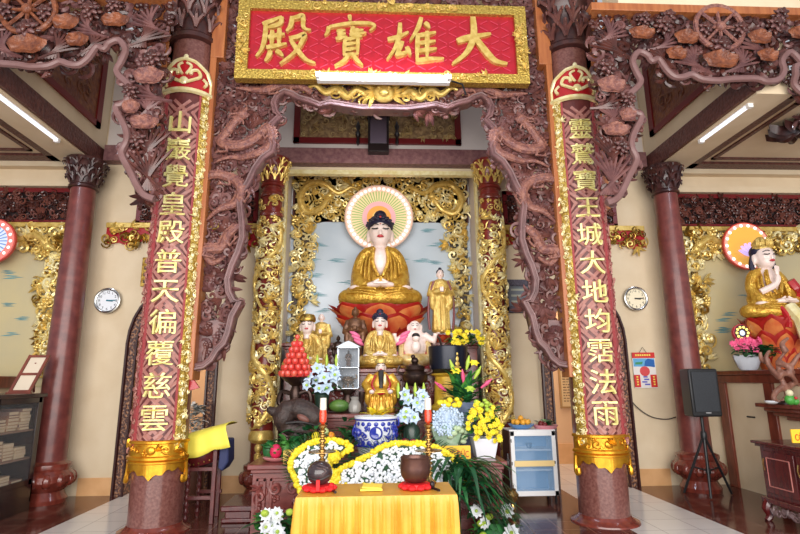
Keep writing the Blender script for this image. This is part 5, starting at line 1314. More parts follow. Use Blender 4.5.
for r in range(len(rows)-1):
    for i in range(n-1): fs.append((r*n+i, (r+1)*n+i, (r+1)*n+i+1, r*n+i+1))
m.put(vs, fs); m.put([(tx0_, ty0, TZ), (tx1_, ty0, TZ), (tx1_, ty1, TZ), (tx0_, ty1, TZ)], [(0,1,2,3)])
m.build('gold_cloth', t, angle=60)
REDC = mat('red_cushion_cloth', (214,26,30), .6)
def cushion(px, py, Y, r, lab):
    p = P(px, py, Y); m = MB(REDC); m.lathe([(r*.8, 0), (r, .012), (r*1.02, .025), (r*.95, .04), (r*.6, .045), (0, .04)], (p.x, Y, TZ), 26)
    for k in range(10): a = 2*PI*k/10; m.ell((p.x+r*math.cos(a), Y+r*math.sin(a), TZ+.022), (r*.3, r*.3, .02), nu=8, nv=5)
    tag(m.build('cushion'), lab, 'cushion', 'red cushions on the gold cloth'); return p
p = cushion(319.5, 487, 3.88, .095, 'red cushion under the black wooden fish drum')
t = thing('wooden_fish_drum', 'round black wooden fish drum on a red cushion at the table', 'percussion block', (p.x, 3.88, TZ+.04))
WF = mat('black_lacquered_wood', (46,36,40), .25, c2=(66,50,52), nscale=8, coat=.4)
zz = TZ+.043+.075; b = MB(WF); b.ell((p.x, 3.88, zz), (.088, .088, .082), nu=24, nv=16); m = MB(WF); m.add(b); m.build('body', t)
m = MB(INK); m.tube(spline([(p.x-.07, 3.825, zz-.02), (p.x, 3.795, zz-.035), (p.x+.07, 3.825, zz-.01)], 4), .008, 6); m.build('slit', t)
m = MB(mat('carved_scale_relief', (92,76,76), .3))
for k in range(3): m.tube(spline([(p.x-.05+.02*k, 3.82, zz+.03+.015*k), (p.x+.01, 3.802, zz+.02+.02*k), (p.x+.06, 3.83, zz+.035)], 3), .004, 5)
m.tube(spline([(p.x+.02, 3.795, zz+.0), (p.x+.05, 3.805, zz+.02), (p.x+.03, 3.8, zz+.035)], 3), .006, 5); m.build('carved_lines', t)
m = MB(REDC); m.box(p.x-.012, p.x+.012, 3.76, 3.79, TZ+.02, zz-.03); tag(m.build('red_tassel'), 'short red tassel before the black wooden fish drum', 'tassel')
p = cushion(415.5, 487, 3.88, .095, 'red cushion under the bronze singing bowl')
t = thing('singing_bowl', 'bronze singing bowl on a red cushion on the gold table', 'bowl', (p.x, 3.88, TZ+.045))
m = MB(mat('bowl_bronze', (104,72,62), .35, .6, c2=(84,56,52), nscale=9)); m.lathe([(.03, 0), (.075, .015), (.1, .05), (.107, .1), (.102, .16), (.106, .17), (.1, .175), (.093, .165), (.096, .1), (.085, .05), (0, .02)], (p.x, 3.88, TZ+.042), 32); m.build('bowl', t)
for px, lab in ((333, 'short red-tipped striker beside the black wooden fish drum'), (434, 'short dark striker beside the bronze singing bowl')):
    p = P(px, 486, 3.86); m = MB(BLACKISH); m.tube([(p.x-.01, 3.84, TZ+.012), (p.x+.025, 3.76, TZ+.012)], .009, 6); m.use(REDC if px < 400 else BLACKISH).ell((p.x-.012, 3.85, TZ+.03), (.018, .018, .028), nu=8, nv=6); tag(m.build('striker'), lab, 'striker')
p = P(371, 488, 3.86); m = MB(mat('yellow_paper', (246,216,80), .6)); m.obox((p.x, 3.86, TZ+.012), (.15, .1, .012), (0, 0, .06)); m.obox((p.x+.01, 3.85, TZ+.03), (.13, .09, .01), (.1, .05, -.1)); tag(m.build('folded_paper'), 'folded yellow paper lying mid-table on the gold cloth', 'paper')
def candlestick(px, lab):
    Y = 4.06; p = P(px, 440, Y); zt = P(px, 398, Y).z
    t = thing('candlestick', lab, 'candlestick', (p.x, Y, TZ)); h = zt-TZ; c = (p.x, Y, TZ)
    m = MB(BRASS); pr = [(.05, 0), (.055, .01), (.03, .03), (.018, .05)]; z = .06
    while z < h*.62: pr += [(.014, z), (.026, z+.01), (.026, z+.018), (.014, z+.028)]; z += .034
    pr += [(.012, h*.64), (.03, h*.66), (.032, h*.68), (.012, h*.7)]; m.lathe(pr, c, 16); m.build('stem', t)
    m = MB(BRASS); m.lathe([(.012, h*.36), (.1, h*.375), (.1, h*.385), (.012, h*.39)], c, 20); m.build('drip_tray', t)
    m = MB(mat('amber_red_glass', (200,60,34), .15, emit=(220,80,40), estr=.15)); m.lathe([(.012, h*.7), (.026, h*.72), (.028, h*.82), (.022, h*.88)], c, 14); m.build('candle_glass', t)
    m = MB(mat('pale_glass_rim', (226,214,200), .2)); m.lathe([(.024, h*.86), (.026, h*.88), (.024, h*1.0), (.02, h*1.0), (.02, h*.88)], c, 14); m.build('glass_rim', t)
candlestick(322.5, 'tall ringed brass candlestick behind the black wooden fish drum'); candlestick(428.5, 'tall ringed brass candlestick behind the bronze singing bowl')

# ---- palm leaves beside the arched bed and the small bouquets at the foot
rng = random.Random(61); t = thing('palm_spray', 'spray of long drooping dark green blades right of the arched bed', 'plant', (P(455, 465, 5.4).x, 5.4, 0))
for k in range(95):
    px, py = rng.uniform(444, 470), rng.uniform(464, 500); p = P(px, py, 5.38-.1*(k % 3)); a = rng.uniform(-.5, 1.1)
    m = MB(rng.choice([LEAFD, LEAFD, LEAFG])); blade(m, p, (math.sin(a)*.8+.2, -.12, .3*math.cos(a)), rng.uniform(.4, .75), .05, rng.uniform(.7, 1.3), 7); m.build('frond', t)
m = MB(LEAFD); bz = P(455, 480, 5.4); m.tube([(bz.x, 5.42, 0), (bz.x, 5.42, bz.z)], .05, 8); m.build('bundle_stem', t)
def floor_bouquet(x0, x1, y0, y1, Y, lab, petal, kind, seed, nf):
    rng = random.Random(seed); pc = P((x0+x1)/2, (y0+y1)/2, Y)
    t = thing('bouquet', lab, 'bouquet', (pc.x, Y, 0)); w = (P(x1, y0, Y).x-P(x0, y0, Y).x)/2; h = (P(x0, y0, Y).z-P(x0, y1, Y).z)/2
    m = MB(LEAFG); m.lathe([(.1, 0), (.14, .02), (w*.7, max(.05, pc.z-h*.5)), (w*.5, pc.z)], (pc.x, Y, 0), 14); m.build('basket', t)
    m = MB(); foliage(m, (pc.x, Y-.02, pc.z), (w*.8, .06, h*.7), 70, .16, .06, rng, [LEAFG, LEAFD, LEAFL], .7); m.build('leaves', t)
    pts = scatter_px(nf, x0+5, x1-5, y0+3, y1-4, Y-.13, rng)
    flowers(t, 'flower', pts, .075, petal, rng, YG_F, kind, 9, 3)
    for k in range(5): m = MB(YG_F); pompom(m, v3(P(rng.uniform(x0+6, x1-6), rng.uniform(y0+3, y1-3), Y-.12)), .04, YG_F); m.build('green_rose', t)
floor_bouquet(254, 297, 508, 540, 5.45, 'low bouquet of white blooms at the left foot of the altar', WHITE_F, 'bloom', 71, 6)
floor_bouquet(470, 517, 502, 540, 5.45, 'low bouquet of white chrysanthemums at the right foot of the altar', WHITE_F, 'bloom', 72, 5)
def sprig(px, py, Y, seed, lab, n=26, w=(.1, .05, .1), L=.2):
    p = P(px, py, Y); rng = random.Random(seed); m = MB(); foliage(m, v3(p), w, n, L, .06, rng, [LEAFG, LEAFD], .9, .3); m.tube([(p.x, Y, AZ+.0), (p.x, Y, p.z)], .02, 6); tag(m.build('leafy_sprig'), lab, 'leaves')
sprig(305, 434, 6.2, 5, 'dark green leafy sprig behind the left flower bed', 30, (.16, .05, .06))
sprig(398, 436, 6.3, 6, 'dark green leafy sprig right of the porcelain bowl', 26, (.06, .05, .12))
sprig(350, 430, 6.3, 8, 'dark green leafy sprig left of the porcelain bowl', 26, (.06, .05, .12))

# ---- donation signs
def sign(px0, px1, py0, py1, Y, base_z, lab):
    a, b = P(px0, py0, Y), P(px1, py1, Y); w, h = b.x-a.x, a.z-b.z; cx = (a.x+b.x)/2
    t = thing('desk_sign', lab, 'sign', (cx, Y, base_z))
    m = MB(mat('sign_yellow', (250,200,48), .5)); m.box(a.x, b.x, Y, Y+.02, b.z, a.z); m.build('sign_plate', t, bevel=.004)
    if b.z > base_z+.005: m = MB(mat('sign_stand', (160,120,60), .5)); m.box(cx-w*.2, cx+w*.2, Y+.005, Y+.018, base_z, b.z); m.box(cx-w*.3, cx+w*.3, Y-.03, Y+.06, base_z, base_z+.01); m.build('stand', t)
    m = text_mb('CÔNG ĐỨC', h*.62, .004, mat('sign_red_ink', (196,40,28), .5)); xs = [v.x for v in m.v]; k = w*.88/(max(xs)-min(xs))
    m.warp(lambda p: (p.x*k+cx, p.y+Y-.0005, p.z+(a.z+b.z)/2)); m.build('lettering', t, smooth=False)
sign(436, 471, 446, 460, 5.82, AZ, 'yellow sign with red letters at the right end of the altar')

# ---- big vases and pots on the altar
def pot(px, pytop, pybot, Y, wtop, wbot, base_z, mt, name, lab, cat='pot', square=False):
    zt, zb = P(px, pytop, Y).z, max(base_z, P(px, pybot, Y).z); zb = base_z; x = P(px, (pytop+pybot)/2, Y).x
    t = thing(name, lab, cat, (x, Y, zb)); m = MB(mt); h = zt-zb
    if square:
        q = [(-1,-1),(1,-1),(1,1),(-1,1)]; vs = [(x+a*wbot, Y+b*wbot, zb) for a, b in q]+[(x+a*wtop, Y+b*wtop, zt) for a, b in q]+[(x+a*wtop*.9, Y+b*wtop*.9, zt-.02) for a, b in q]
        m.put(vs, [(3,2,1,0), (8,9,10,11)]+[(i, (i+1) % 4, 4+(i+1) % 4, 4+i) for i in range(4)]+[(4+i, 4+(i+1) % 4, 8+(i+1) % 4, 8+i) for i in range(4)])
    else: m.lathe([(wbot, 0), (wbot*1.03, h*.05), ((wtop+wbot)*.5, h*.5), (wtop, h*.95), (wtop*1.05, h), (wtop*.9, h), (wtop*.85, h*.9), (0, h*.88)], (x, Y, zb), 24)
    m.build('pot_body', t, bevel=.006 if square else 0); return t, x, zt
t, x, zt = pot(484, 437, 457, 6.05, .14, .1, AZ, mat('white_grey_ceramic', (226,228,236), .3), 'flower_pot', 'white square pot heaped with yellow chrysanthemums at the altar corner', 'potted plant', True)
rng = random.Random(81); m = MB(); foliage(m, (x, 6.02, zt+.16), (.16, .08, .16), 70, .16, .06, rng, [LEAFG, LEAFL], .9); m.build('leaves', t)
shape = lambda a, b: abs(a-484) < 5+17*max(0, (b-398)/40)**.8
flowers(t, 'yellow_flower', scatter_px(64, 464, 505, 400, 441, 5.9, rng, shape), .035, YEL_F, rng, None, 'bloom', 8, 2)
flowers(t, 'lime_flower', scatter_px(14, 472, 496, 398, 420, 5.92, rng, shape), .03, YG_F, rng, None, 'pom')
# vase with lilies (grey-blue stone vase)
t, x, zt = pot(464, 402, 448, 6.45, .17, .1, AZ, mat('grey_blue_stoneware', (132,144,168), .35, c2=(108,120,148), nscale=12), 'vase', 'grey-blue vase of pink-budded lilies before the black bell', 'vase')
rng = random.Random(82); m = MB(); 
for k in range(60):
    a = rng.uniform(-1.25, 1.25); blade(m.use(rng.choice([LEAFG, LEAFD, LEAFL])), (x+rng.uniform(-.08, .08), 6.42, zt+rng.uniform(-.02, .2)), (math.sin(a), -.35, math.cos(a)*.9), rng.uniform(.25, .42), .07, .25)
m.build('leaves', t)
for px, py, q in ((440,386,-.9),(463,376,-.1),(487,383,.9),(468,362,.2),(452,366,-.3),(478,372,.5)):
    p = P(px, py, 6.3); m = MB(PINK_F if py > 372 else YG_F); m.tube([(p.x-math.sin(q)*.09, 6.32, p.z-math.cos(q)*.09), v3(p), (p.x+math.sin(q)*.08, 6.3, p.z+math.cos(q)*.08)], [.012, .026, .006], 7); m.build('lily_bud', t)
for px, py in ((456,372),(474,364),(470,390)): m = MB(); bloom(m, v3(P(px, py, 6.3)), .07, YEL_F if py < 380 else YG_F, 6); m.build('lily_flower', t)
# hydrangea bouquet
p = P(449, 428, 6.1); rng = random.Random(83); t = thing('bouquet', 'pale blue-white hydrangea bouquet in green wrap behind the yellow sign', 'bouquet', (p.x, 6.2, AZ))
m = MB(mat('pale_green_wrap', (150,186,150), .5, c2=(190,214,190), nscale=9)); m.lathe([(.07, 0), (.09, .05), (.17, P(449, 436, 6.15).z-AZ), (.2, P(449, 424, 6.15).z-AZ), (.1, P(449, 424, 6.15).z-AZ)], (p.x, 6.2, AZ), 14, rib=7, ribamp=.12); m.build('wrap', t)
flowers(t, 'hydrangea_floret', scatter_px(70, 434, 463, 405, 436, 6.02, rng, lambda a, b: ((a-448)/14)**2+((b-420)/16)**2 < 1), .042, BLUEW_F, rng, None, 'bloom', 4, 1)
m = MB(BLUEW_F); m.ell((p.x, 6.12, P(448, 420, 6.1).z), (.15, .09, .17)); m.build('flower_mass', t)
flowers(t, 'yellow_flower', scatter_px(14, 438, 460, 399, 407, 6.05, rng), .035, YEL_F, rng, None, 'pom')
flowers(t, 'green_rose', scatter_px(9, 446, 466, 428, 444, 6.0, rng), .04, mat('pale_green_rose', (186,206,166), .5), rng, None, 'pom')
# white lilies right and their holder
def lilies(x0, x1, y0, y1, Y, base_z, lab, seed, n, petal):
    rng = random.Random(seed); pc = P((x0+x1)/2, (y0+y1)/2, Y); t = thing('lily_bouquet', lab, 'bouquet', (pc.x, Y, base_z))
    m = MB(mat('dark_green_vase', (40,60,50), .3)); m.lathe([(.06, 0), (.08, .04), (.1, max(.06, (pc.z-base_z)*.55)), (.06, max(.08, (pc.z-base_z)*.7))], (pc.x, Y, base_z), 16); m.build('vase', t)
    m = MB(); w = (P(x1, y0, Y).x-P(x0, y0, Y).x)/2; h = (P(x0, y0, Y).z-P(x0, y1, Y).z)/2; foliage(m, (pc.x, Y, pc.z-h*.4), (w*.6, .05, h*.6), 46, .2, .06, rng, [LEAFG, LEAFD, LEAFL], .8); m.build('leaves', t)
    flowers(t, 'lily_flower', scatter_px(n, x0+4, x1-4, y0+3, y1-8, Y-.12, rng), .085, petal, rng, YG_F, 'bloom', 6, 2)
    for k in range(4): p = P(x0+(x1-x0)*(k+.5)/4, y0-2, Y-.05); m = MB(YG_F); m.tube([(p.x, Y-.05, p.z-.1), (p.x, Y-.05, p.z), (p.x, Y-.05, p.z+.07)], [.01, .022, .006], 6); m.build('lily_bud', t)
lilies(394, 428, 391, 426, 6.2, AZ, 'bouquet of bluish white lilies right of the bearded official', 84, 13, BLUEW_F)
lilies(303, 341, 362, 398, 6.72 if False else 6.95, ZC, 'bouquet of bluish white lilies left of the bearded official, by the apples', 85, 13, BLUEW_F)
# yellow-green chrysanthemums behind the bell
p = P(466, 352, 7.5); rng = random.Random(86); t = thing('chrysanthemum_vase', 'small vase of yellow chrysanthemums rising behind the black bell', 'vase', (p.x, 7.55, ZB))
m = MB(BRONZE); m.lathe([(.06, 0), (.09, .06), (.05, p.z-ZB)], (p.x, 7.55, ZB), 14); m.build('vase_body', t)
m = MB(); foliage(m, (p.x, 7.52, P(464, 340, 7.5).z), (.22, .05, .06), 60, .16, .06, rng, [LEAFG, LEAFL], .9); m.build('leaves', t)
flowers(t, 'yellow_flower', scatter_px(34, 447, 483, 331, 347, 7.42, rng), .042, YEL_F, rng, None, 'bloom', 8, 2)

# ---- the black bell on its yellow cushion
p = P(449, 372, 6.95); zt, zb = P(449, 346, 6.95).z, P(449, 373, 6.95).z
t = thing('bell_bowl', 'large black bowl-shaped bell with a gold emblem', 'bell', (p.x, 7.0, zb)); h = zt-zb
m = MB(mat('black_blue_bell', (24,28,42), .3, .3)); m.lathe([(.1, 0), (.2, .01), (.245, h*.15), (.255, h*.5), (.262, h*.97), (.25, h), (.23, h*.97), (.22, h*.3), (0, h*.2)], (p.x, 7.0, zb), 36); m.build('bell_body', t)
fn = on_cyl(p.x, 7.0, .258, u0=-.085); q = MB(GOLDP); q.ell((0, -.004, zb+h*.32), (.032, .008, .03)); q.ell((0, -.004, zb+h*.5), (.022, .008, .035)); q.ell((0, -.004, zb+h*.68), (.014, .008, .02)); q.tube([(-.045, -.003, zb+h*.2), (.045, -.003, zb+h*.2)], .012, 6); q.warp(fn); q.build('gold_emblem', t)
m = MB(mat('yellow_brocade', (226,186,60), .5, c2=(200,150,40), nscale=14)); z0 = ZC; m.lathe([(.15, 0), (.24, .02), (.25, .06), (.2, .1), (.18, zb-z0-.05), (.24, zb-z0-.02), (.2, zb-z0)], (p.x, 7.0, z0), 24); tag(m.build('bell_cushion'), 'yellow brocade stand under the large black bell', 'stand')

# ---- glass shrine, censers and vases on the left
x0, x1 = P(337, 365, 6.9).x, P(359, 365, 6.9).x; z0, z1 = P(347, 389, 6.9).z, P(347, 347, 6.9).z; zm = P(347, 368, 6.9).z
t = thing('glass_shrine', 'silver-framed glass shrine holding a dark figure and bronze burner', 'shrine', ((x0+x1)/2, 6.95, z0))
m = MB(SILVER); f_ = .014
for y in (6.9, 7.08):
    for a in (x0, x1-f_): m.box(a, a+f_, y, y+f_, z0, z1)
    for z in (z0, zm, z1-f_): m.box(x0, x1, y, y+f_, z, z+f_)
for a in (x0, x1-f_):
    for z in (z0, zm, z1-f_): m.box(a, a+f_, 6.9, 7.09, z, z+f_)
m.build('frame', t, bevel=.003)
m = MB(mat('pale_roof', (196,206,214), .4)); m.plate([(x0-.02, z1), (x1+.02, z1), ((x0+x1)/2+.05, z1+.06), ((x0+x1)/2, z1+.08), ((x0+x1)/2-.05, z1+.06)], 6.89, 7.1); m.build('roof', t)
m = MB(GLASS); m.box(x0+f_, x1-f_, 6.902, 6.905, z0+f_, z1-f_); m.build('glass_front', t, smooth=False)
m = MB(mat('shrine_back', (120,128,140), .5)); m.box(x0+f_, x1-f_, 7.085, 7.09, z0+f_, z1-f_); m.box(x0+f_, x1-f_, 6.92, 7.085, zm, zm+.008); m.box(x0+f_, x1-f_, 6.92, 7.085, z0, z0+.008); m.build('back_and_shelves', t, smooth=False)
t2, f = standing_figure('shrine_figure', 'dark figure inside the top of the glass shrine', ((x0+x1)/2, 7.0, zm+.009), z1-zm-.05, BRONZE, skin=BRONZE)
def censer(x, y, z, H_, name, lab, mt, lion=True):
    t = thing(name, lab, 'incense burner', (x, y, z)); s_ = H_
    m = MB(mt); m.lathe([(.0, .16*s_), (.2*s_, .2*s_), (.33*s_, .34*s_), (.34*s_, .46*s_), (.24*s_, .56*s_), (.28*s_, .6*s_), (.2*s_, .62*s_)], (x, y, z), 22); m.build('burner_body', t)
    for k in range(3): a = -PI/2+2*PI*k/3; m = MB(mt); m.tube(spline([(x+.2*s_*math.cos(a), y+.2*s_*math.sin(a), z+.26*s_), (x+.3*s_*math.cos(a), y+.3*s_*math.sin(a), z+.12*s_), (x+.24*s_*math.cos(a), y+.24*s_*math.sin(a), z)], 3), [.06*s_]*3+[.05*s_]*3+[.04*s_], 7); m.build('leg', t)
    for s2 in (-1, 1): m = MB(mt); m.tube(spline([(x+s2*.3*s_, y, z+.48*s_), (x+s2*.46*s_, y, z+.55*s_), (x+s2*.4*s_, y, z+.7*s_)], 3), .035*s_, 7); m.build('handle', t)
    if lion: m = MB(mt); m.lathe([(.26*s_, .6*s_), (.22*s_, .7*s_), (.08*s_, .76*s_), (0, .77*s_)], (x, y, z), 18); m.ell((x, y, z+.83*s_), (.1*s_, .08*s_, .09*s_)); m.ell((x-.05*s_, y-.06*s_, z+.93*s_), .06*s_); m.build('lid', t)
    return t
censer((x0+x1)/2, 7.0, z0+.009, (zm-z0)*.92, 'censer', 'round bronze burner in the lower half of the glass shrine', BRASS if False else mat('warm_bronze', (122,92,56), .3, .7, c2=(86,62,40), nscale=9), False)
# dark stem vase carrying the shrine
m = MB(BRONZE); h = z0-ZC; m.lathe([(.1, 0), (.11, .02), (.05, h*.2), (.07, h*.5), (.05, h*.75), (.1, h*.95), (.11, h)], ((x0+x1)/2, 6.97, ZC), 18); m.box(x0, x1, 6.89, 7.1, z0-.012, z0); tag(m.build('shrine_pedestal'), 'dark turned pedestal under the glass shrine', 'pedestal')
p = P(415.5, 392, 6.9); hh = P(415, 353, 6.9).z-P(415, 392, 6.9).z
censer(p.x, 6.95, P(415, 393, 6.9).z, hh, 'censer', 'dark bronze censer with a lion lid, right of the bearded official', BRONZE)
zc = P(415, 393, 6.9).z
m = MB(BLACKISH); m.box(p.x-.16, p.x+.16, 6.84, 7.06, zc-.03, zc); m.box(p.x-.13, p.x+.13, 6.87, 7.03, ZC, zc-.03); tag(m.build('censer_stand'), 'dark stand under the lion-lidded censer', 'stand')

# ---- apples in a cone on a dark stand
Y = 6.9; p = P(296, 378, Y); zst = P(296, 377, Y).z
t = thing('fruit_stand', 'dark carved stand under the cone of red apples', 'stand', (p.x, Y, ZC))
m = MB(BRONZE); h = zst-ZC; m.lathe([(.1, 0), (.12, .03), (.06, h*.3), (.08, h*.55), (.05, h*.75), (.17, h*.95), (.19, h)], (p.x, Y, ZC), 20); m.build('stand_body', t)
for s_ in (-1, 1): m = MB(BRONZE); m.tube(spline([(p.x+s_*.06, Y-.03, ZC+h*.55), (p.x+s_*.17, Y-.04, ZC+h*.6), (p.x+s_*.2, Y-.04, ZC+h*.3), (p.x+s_*.12, Y-.03, ZC+.1)], 4), .028, 7); m.build('scroll_arm', t)
m = MB(mat('red_paper_cone', (196,30,36), .5)); ztop = P(296, 337, Y).z; m.lathe([(.17, 0), (.0, ztop-zst)], (p.x, Y, zst), 20); tag(m.build('red_cone'), 'red cone that holds up the stacked apples', 'cone')
apple = None; rows = 6; rng = random.Random(9)
for r in range(rows):
    z = zst+.045+(ztop-zst-.06)*r/rows; R = .185*(1-r/(rows+.3)); n = max(1, int(2*PI*R/.083))
    for k in range(n):
        a = 2*PI*(k+.5*(r % 2))/n-PI/2
        if math.sin(a) > .35: continue
        loc = (p.x+R*math.cos(a), Y+R*math.sin(a), z-.04)
        if apple is None:
            apple = thing('apple', 'red apple stacked in the cone of fruit left of the lilies', 'apple', (0,0,0), 'apples stacked in a cone')
            m = MB(REDFRUIT); m.lathe([(0, .006), (.02, 0), (.036, .014), (.043, .04), (.038, .066), (.018, .078), (.004, .07), (0, .068)], (0,0,0), 14); m.build('fruit', apple)
            m = MB(BLACKISH); m.tube([(0,0,.068), (.004,0,.085)], .002, 4); m.build('stem', apple); apple.location = loc
        else: dup(apple, loc, rotz=rng.uniform(0, 6))
m = MB(REDFRUIT); m.ell((p.x, Y, ztop+.0), .035); tag(m.build('apple'), 'single red apple on the very tip of the fruit cone', 'apple')

# ---- carved wooden fish log and offerings at the left of the altar
WOODF = mat('dark_weathered_wood', (62,44,38), .55, c2=(40,28,26), nscale=14, bump=.6, bscale=30)
p = P(298, 420, 6.3); t = thing('carved_wood_fish', 'big dark carved wooden fish with open mouth on the left of the altar', 'sculpture', (p.x, 6.3, AZ))
b = MB(WOODF); c = Vector((p.x, 6.3, p.z)); sx = .012
def W2(dx, dy): return c+Vector((dx*sx, 0, -dy*sx))
b.tube(spline([W2(-22, -6), W2(-14, -10), W2(-2, -11), W2(10, -6), W2(20, 2), W2(24, 8)], 4), [.06]*4+[.1]*4+[.12]*4+[.12]*4+[.08]*4+[.04], 10)
b.tube(spline([W2(-18, 4), W2(-8, 8), W2(4, 9), W2(18, 10)], 4), [.07]*4+[.08]*4+[.07]*4+[.04], 10); b.ell(W2(-14, -2), (.12, .12, .13)); b.ell(W2(-24, -8), (.09, .06, .05), (0, .5, 0))
b = blob(b, .02, 2, WOODF); b.build('body', t)
m = MB(INK); m.tube(spline([W2(-10, 2)-Vector((0,.1,0)), W2(4, 1)-Vector((0,.12,0)), W2(16, 4)-Vector((0,.08,0)), W2(24, 8)-Vector((0,.03,0))], 4), .014, 6); m.build('mouth_line', t)
m = MB(mat('carving_red_brown', (110,66,56), .5)); m.ell(W2(6, -2)-Vector((0,.1,0)), (.08, .03, .04), (0, .5, 0)); m.ell(W2(14, 8)-Vector((0,.06,0)), (.06, .03, .03), (0, .2, 0)); m.build('carved_gills', t)
m = MB(WOODF); zlow = min(v.z for v in b.v); m.lathe([(.14, 0), (.12, .04), (.1, max(.05, zlow-AZ+.05))], (p.x, 6.3, AZ), 16); m.build('foot', t)
p = P(276, 457, 5.95); m = MB(mat('pink_plate', (226,150,150), .35)); m.lathe([(.08, 0), (.13, .02), (.15, .04), (.14, .045), (0, .02)], (p.x, 6.0, AZ), 20); tag(m.build('plate'), 'pink plate of dragon fruit at the left end of the altar', 'plate')
DRF = mat('dragon_fruit_skin', (206,40,86), .4)
def dragon_fruit(px, py, Y, z, lab, r=.065):
    p = P(px, py, Y); t = thing('dragon_fruit', lab, 'fruit', (p.x, Y, z)); m = MB(DRF); m.ell((p.x, Y, z+r*1.1), (r, r, r*1.15)); m.build('fruit', t); m = MB(LEAFL)
    for k in range(12): a = 2*PI*k/12; blade(m, (p.x+r*.8*math.cos(a), Y+r*.8*math.sin(a), z+r*(.7+.5*(k % 3))), (math.cos(a), math.sin(a), 1.2), r*1.1, r*.5, .3, 3)
    m.build('scales', t)
dragon_fruit(276, 448, 5.98, AZ+.03, 'dragon fruit on the pink plate beside the yellow box')
dragon_fruit(413, 436, 6.0, AZ+.06, 'dragon fruit in front of the right-hand white lilies')
dragon_fruit(405, 438, 6.08, AZ+.06, 'dragon fruit partly behind another, below the right-hand white lilies')
p = P(409, 440, 6.02); m = MB(PORC); m.lathe([(.08, 0), (.13, .03), (.17, .055), (.16, .06), (0, .035)], (p.x, 6.04, AZ), 20); tag(m.build('plate'), 'white plate under the dragon fruit right of the porcelain bowl', 'plate')
p = P(292, 454, 5.9); m = MB(mat('yellow_box_card', (232,196,92), .5)); m.box(p.x-.085, p.x+.085, 5.85, 5.97, AZ, AZ+.12); t = thing('gift_box', 'small yellow printed box on the left of the altar', 'box', (p.x, 5.9, AZ)); m.build('box_body', t, bevel=.004)
m = MB(mat('box_print_red', (180,90,60), .5)); m.ell((p.x, 5.85, AZ+.06), (.035, .004, .03), nu=10, nv=6); m.box(p.x-.07, p.x+.07, 5.847, 5.85, AZ+.012, AZ+.024); m.build('print', t)
rng = random.Random(12); 
for px, py, lab, mt in ((270,440,'green leafy fruit top at the left edge of the altar', LEAFG), (285,436,'green cabbage-like vegetable behind the yellow box', LEAFL), (296,444,'dark green leafy vegetable right of the yellow box', LEAFG)):
    p = P(px, py, 6.1); m = MB(mt); z = AZ; 
    m.ell((p.x, 6.1, AZ+.1), (.075, .075, .1)); foliage(m, (p.x, 6.1, AZ+.16), (.04, .04, .05), 16, .14, .09, rng, [mt], 1.0, .3); tag(m.build('vegetable'), lab, 'vegetable')
for px, py, lab, mt in ((331,436,'small orange resting right of the carved wooden fish', mat('orange_skin', (240,150,40), .4)), (316,436,'yellow fruit beside the carved wooden fish', YEL_F), (325,432,'pale green fruit near the brass candlestick', mat('pale_green_fruit', (190,206,140), .4))):
    p = P(px, py, 6.25); m = MB(mt); m.ell((p.x, 6.25, AZ+.06), (.06, .06, .06)); m.use(LEAFG).tube([(p.x, 6.25, AZ+.12), (p.x, 6.25, p.z)], .012, 5); m.use(mt).ell((p.x, 6.22, p.z), .05); tag(m.build('fruit'), lab, 'fruit')
p = P(339, 408, 6.9); m = MB(mat('green_melon_skin', (96,130,56), .4, c2=(62,100,44), nscale=9)); m.ell((p.x, 6.9, ZC+.09), (.13, .09, .08), nu=18, nv=12); tag(m.build('melon'), 'green melon lying on the second tier, left of the porcelain bowl', 'melon')
p = P(355, 408, 6.95); m = MB(mat('grey_glass_jar', (150,146,140), .2)); m.lathe([(.06, 0), (.08, .02), (.085, .1), (.05, .16), (.06, .2), (0, .21)], (p.x, 6.9, ZC), 18); tag(m.build('jar'), 'small grey lidded jar beside the green melon', 'jar')
for px, lab in ((362, 'slim brown offering cup left of the bearded official'), (399, 'slim brown offering cup right of the bearded official')):
    p = P(px, 400, 6.95); m = MB(BRONZE); m.lathe([(.04, 0), (.045, .01), (.012, .04), (.012, .12), (.04, .18), (.045, .26), (.038, .26), (.0, .2)], (p.x, 6.88, ZC), 14); tag(m.build('offering_cup'), lab, 'cup')
# ================================================================== right aisle
SHELF = mat('shelf_red_brown', (128,62,44), .3, c2=(104,46,34), nscale=5, coat=.25, stretch=(1,4,1))
CABR = mat('cabinet_dark_cherry', (92,28,28), .25, c2=(74,20,24), nscale=6, coat=.4, stretch=(3,3,.6))
RX = 5.0; ZT = 1.6
t = thing('aisle_altar', 'plastered altar block with red-brown frame and top in the right aisle', 'altar', (5.8, 6.9, 0))
m = MB(CREAM); m.box(RX, 6.9, 6.0, 7.76, 0, ZT-.06); m.build('plaster_body', t, smooth=False)
m = MB(SHELF); m.box(RX-.07, 6.95, 5.93, 7.7, ZT-.06, ZT); m.box(RX-.04, 6.93, 5.96, 7.7, ZT-.17, ZT-.06); m.build('altar_top', t, bevel=.01)
for y0, y1 in ((7.54, 7.72), (6.62, 6.78)):
    m = MB(SHELF); m.box(RX-.035, RX+.01, y0, y1, 0, ZT-.17); m.build('upright', t, bevel=.006)
m = MB(BLACK_P); m.tube([(RX-.003, 7.2, .98), (RX-.003, 7.05, .98)], .012, 5); m.build('slot', t)
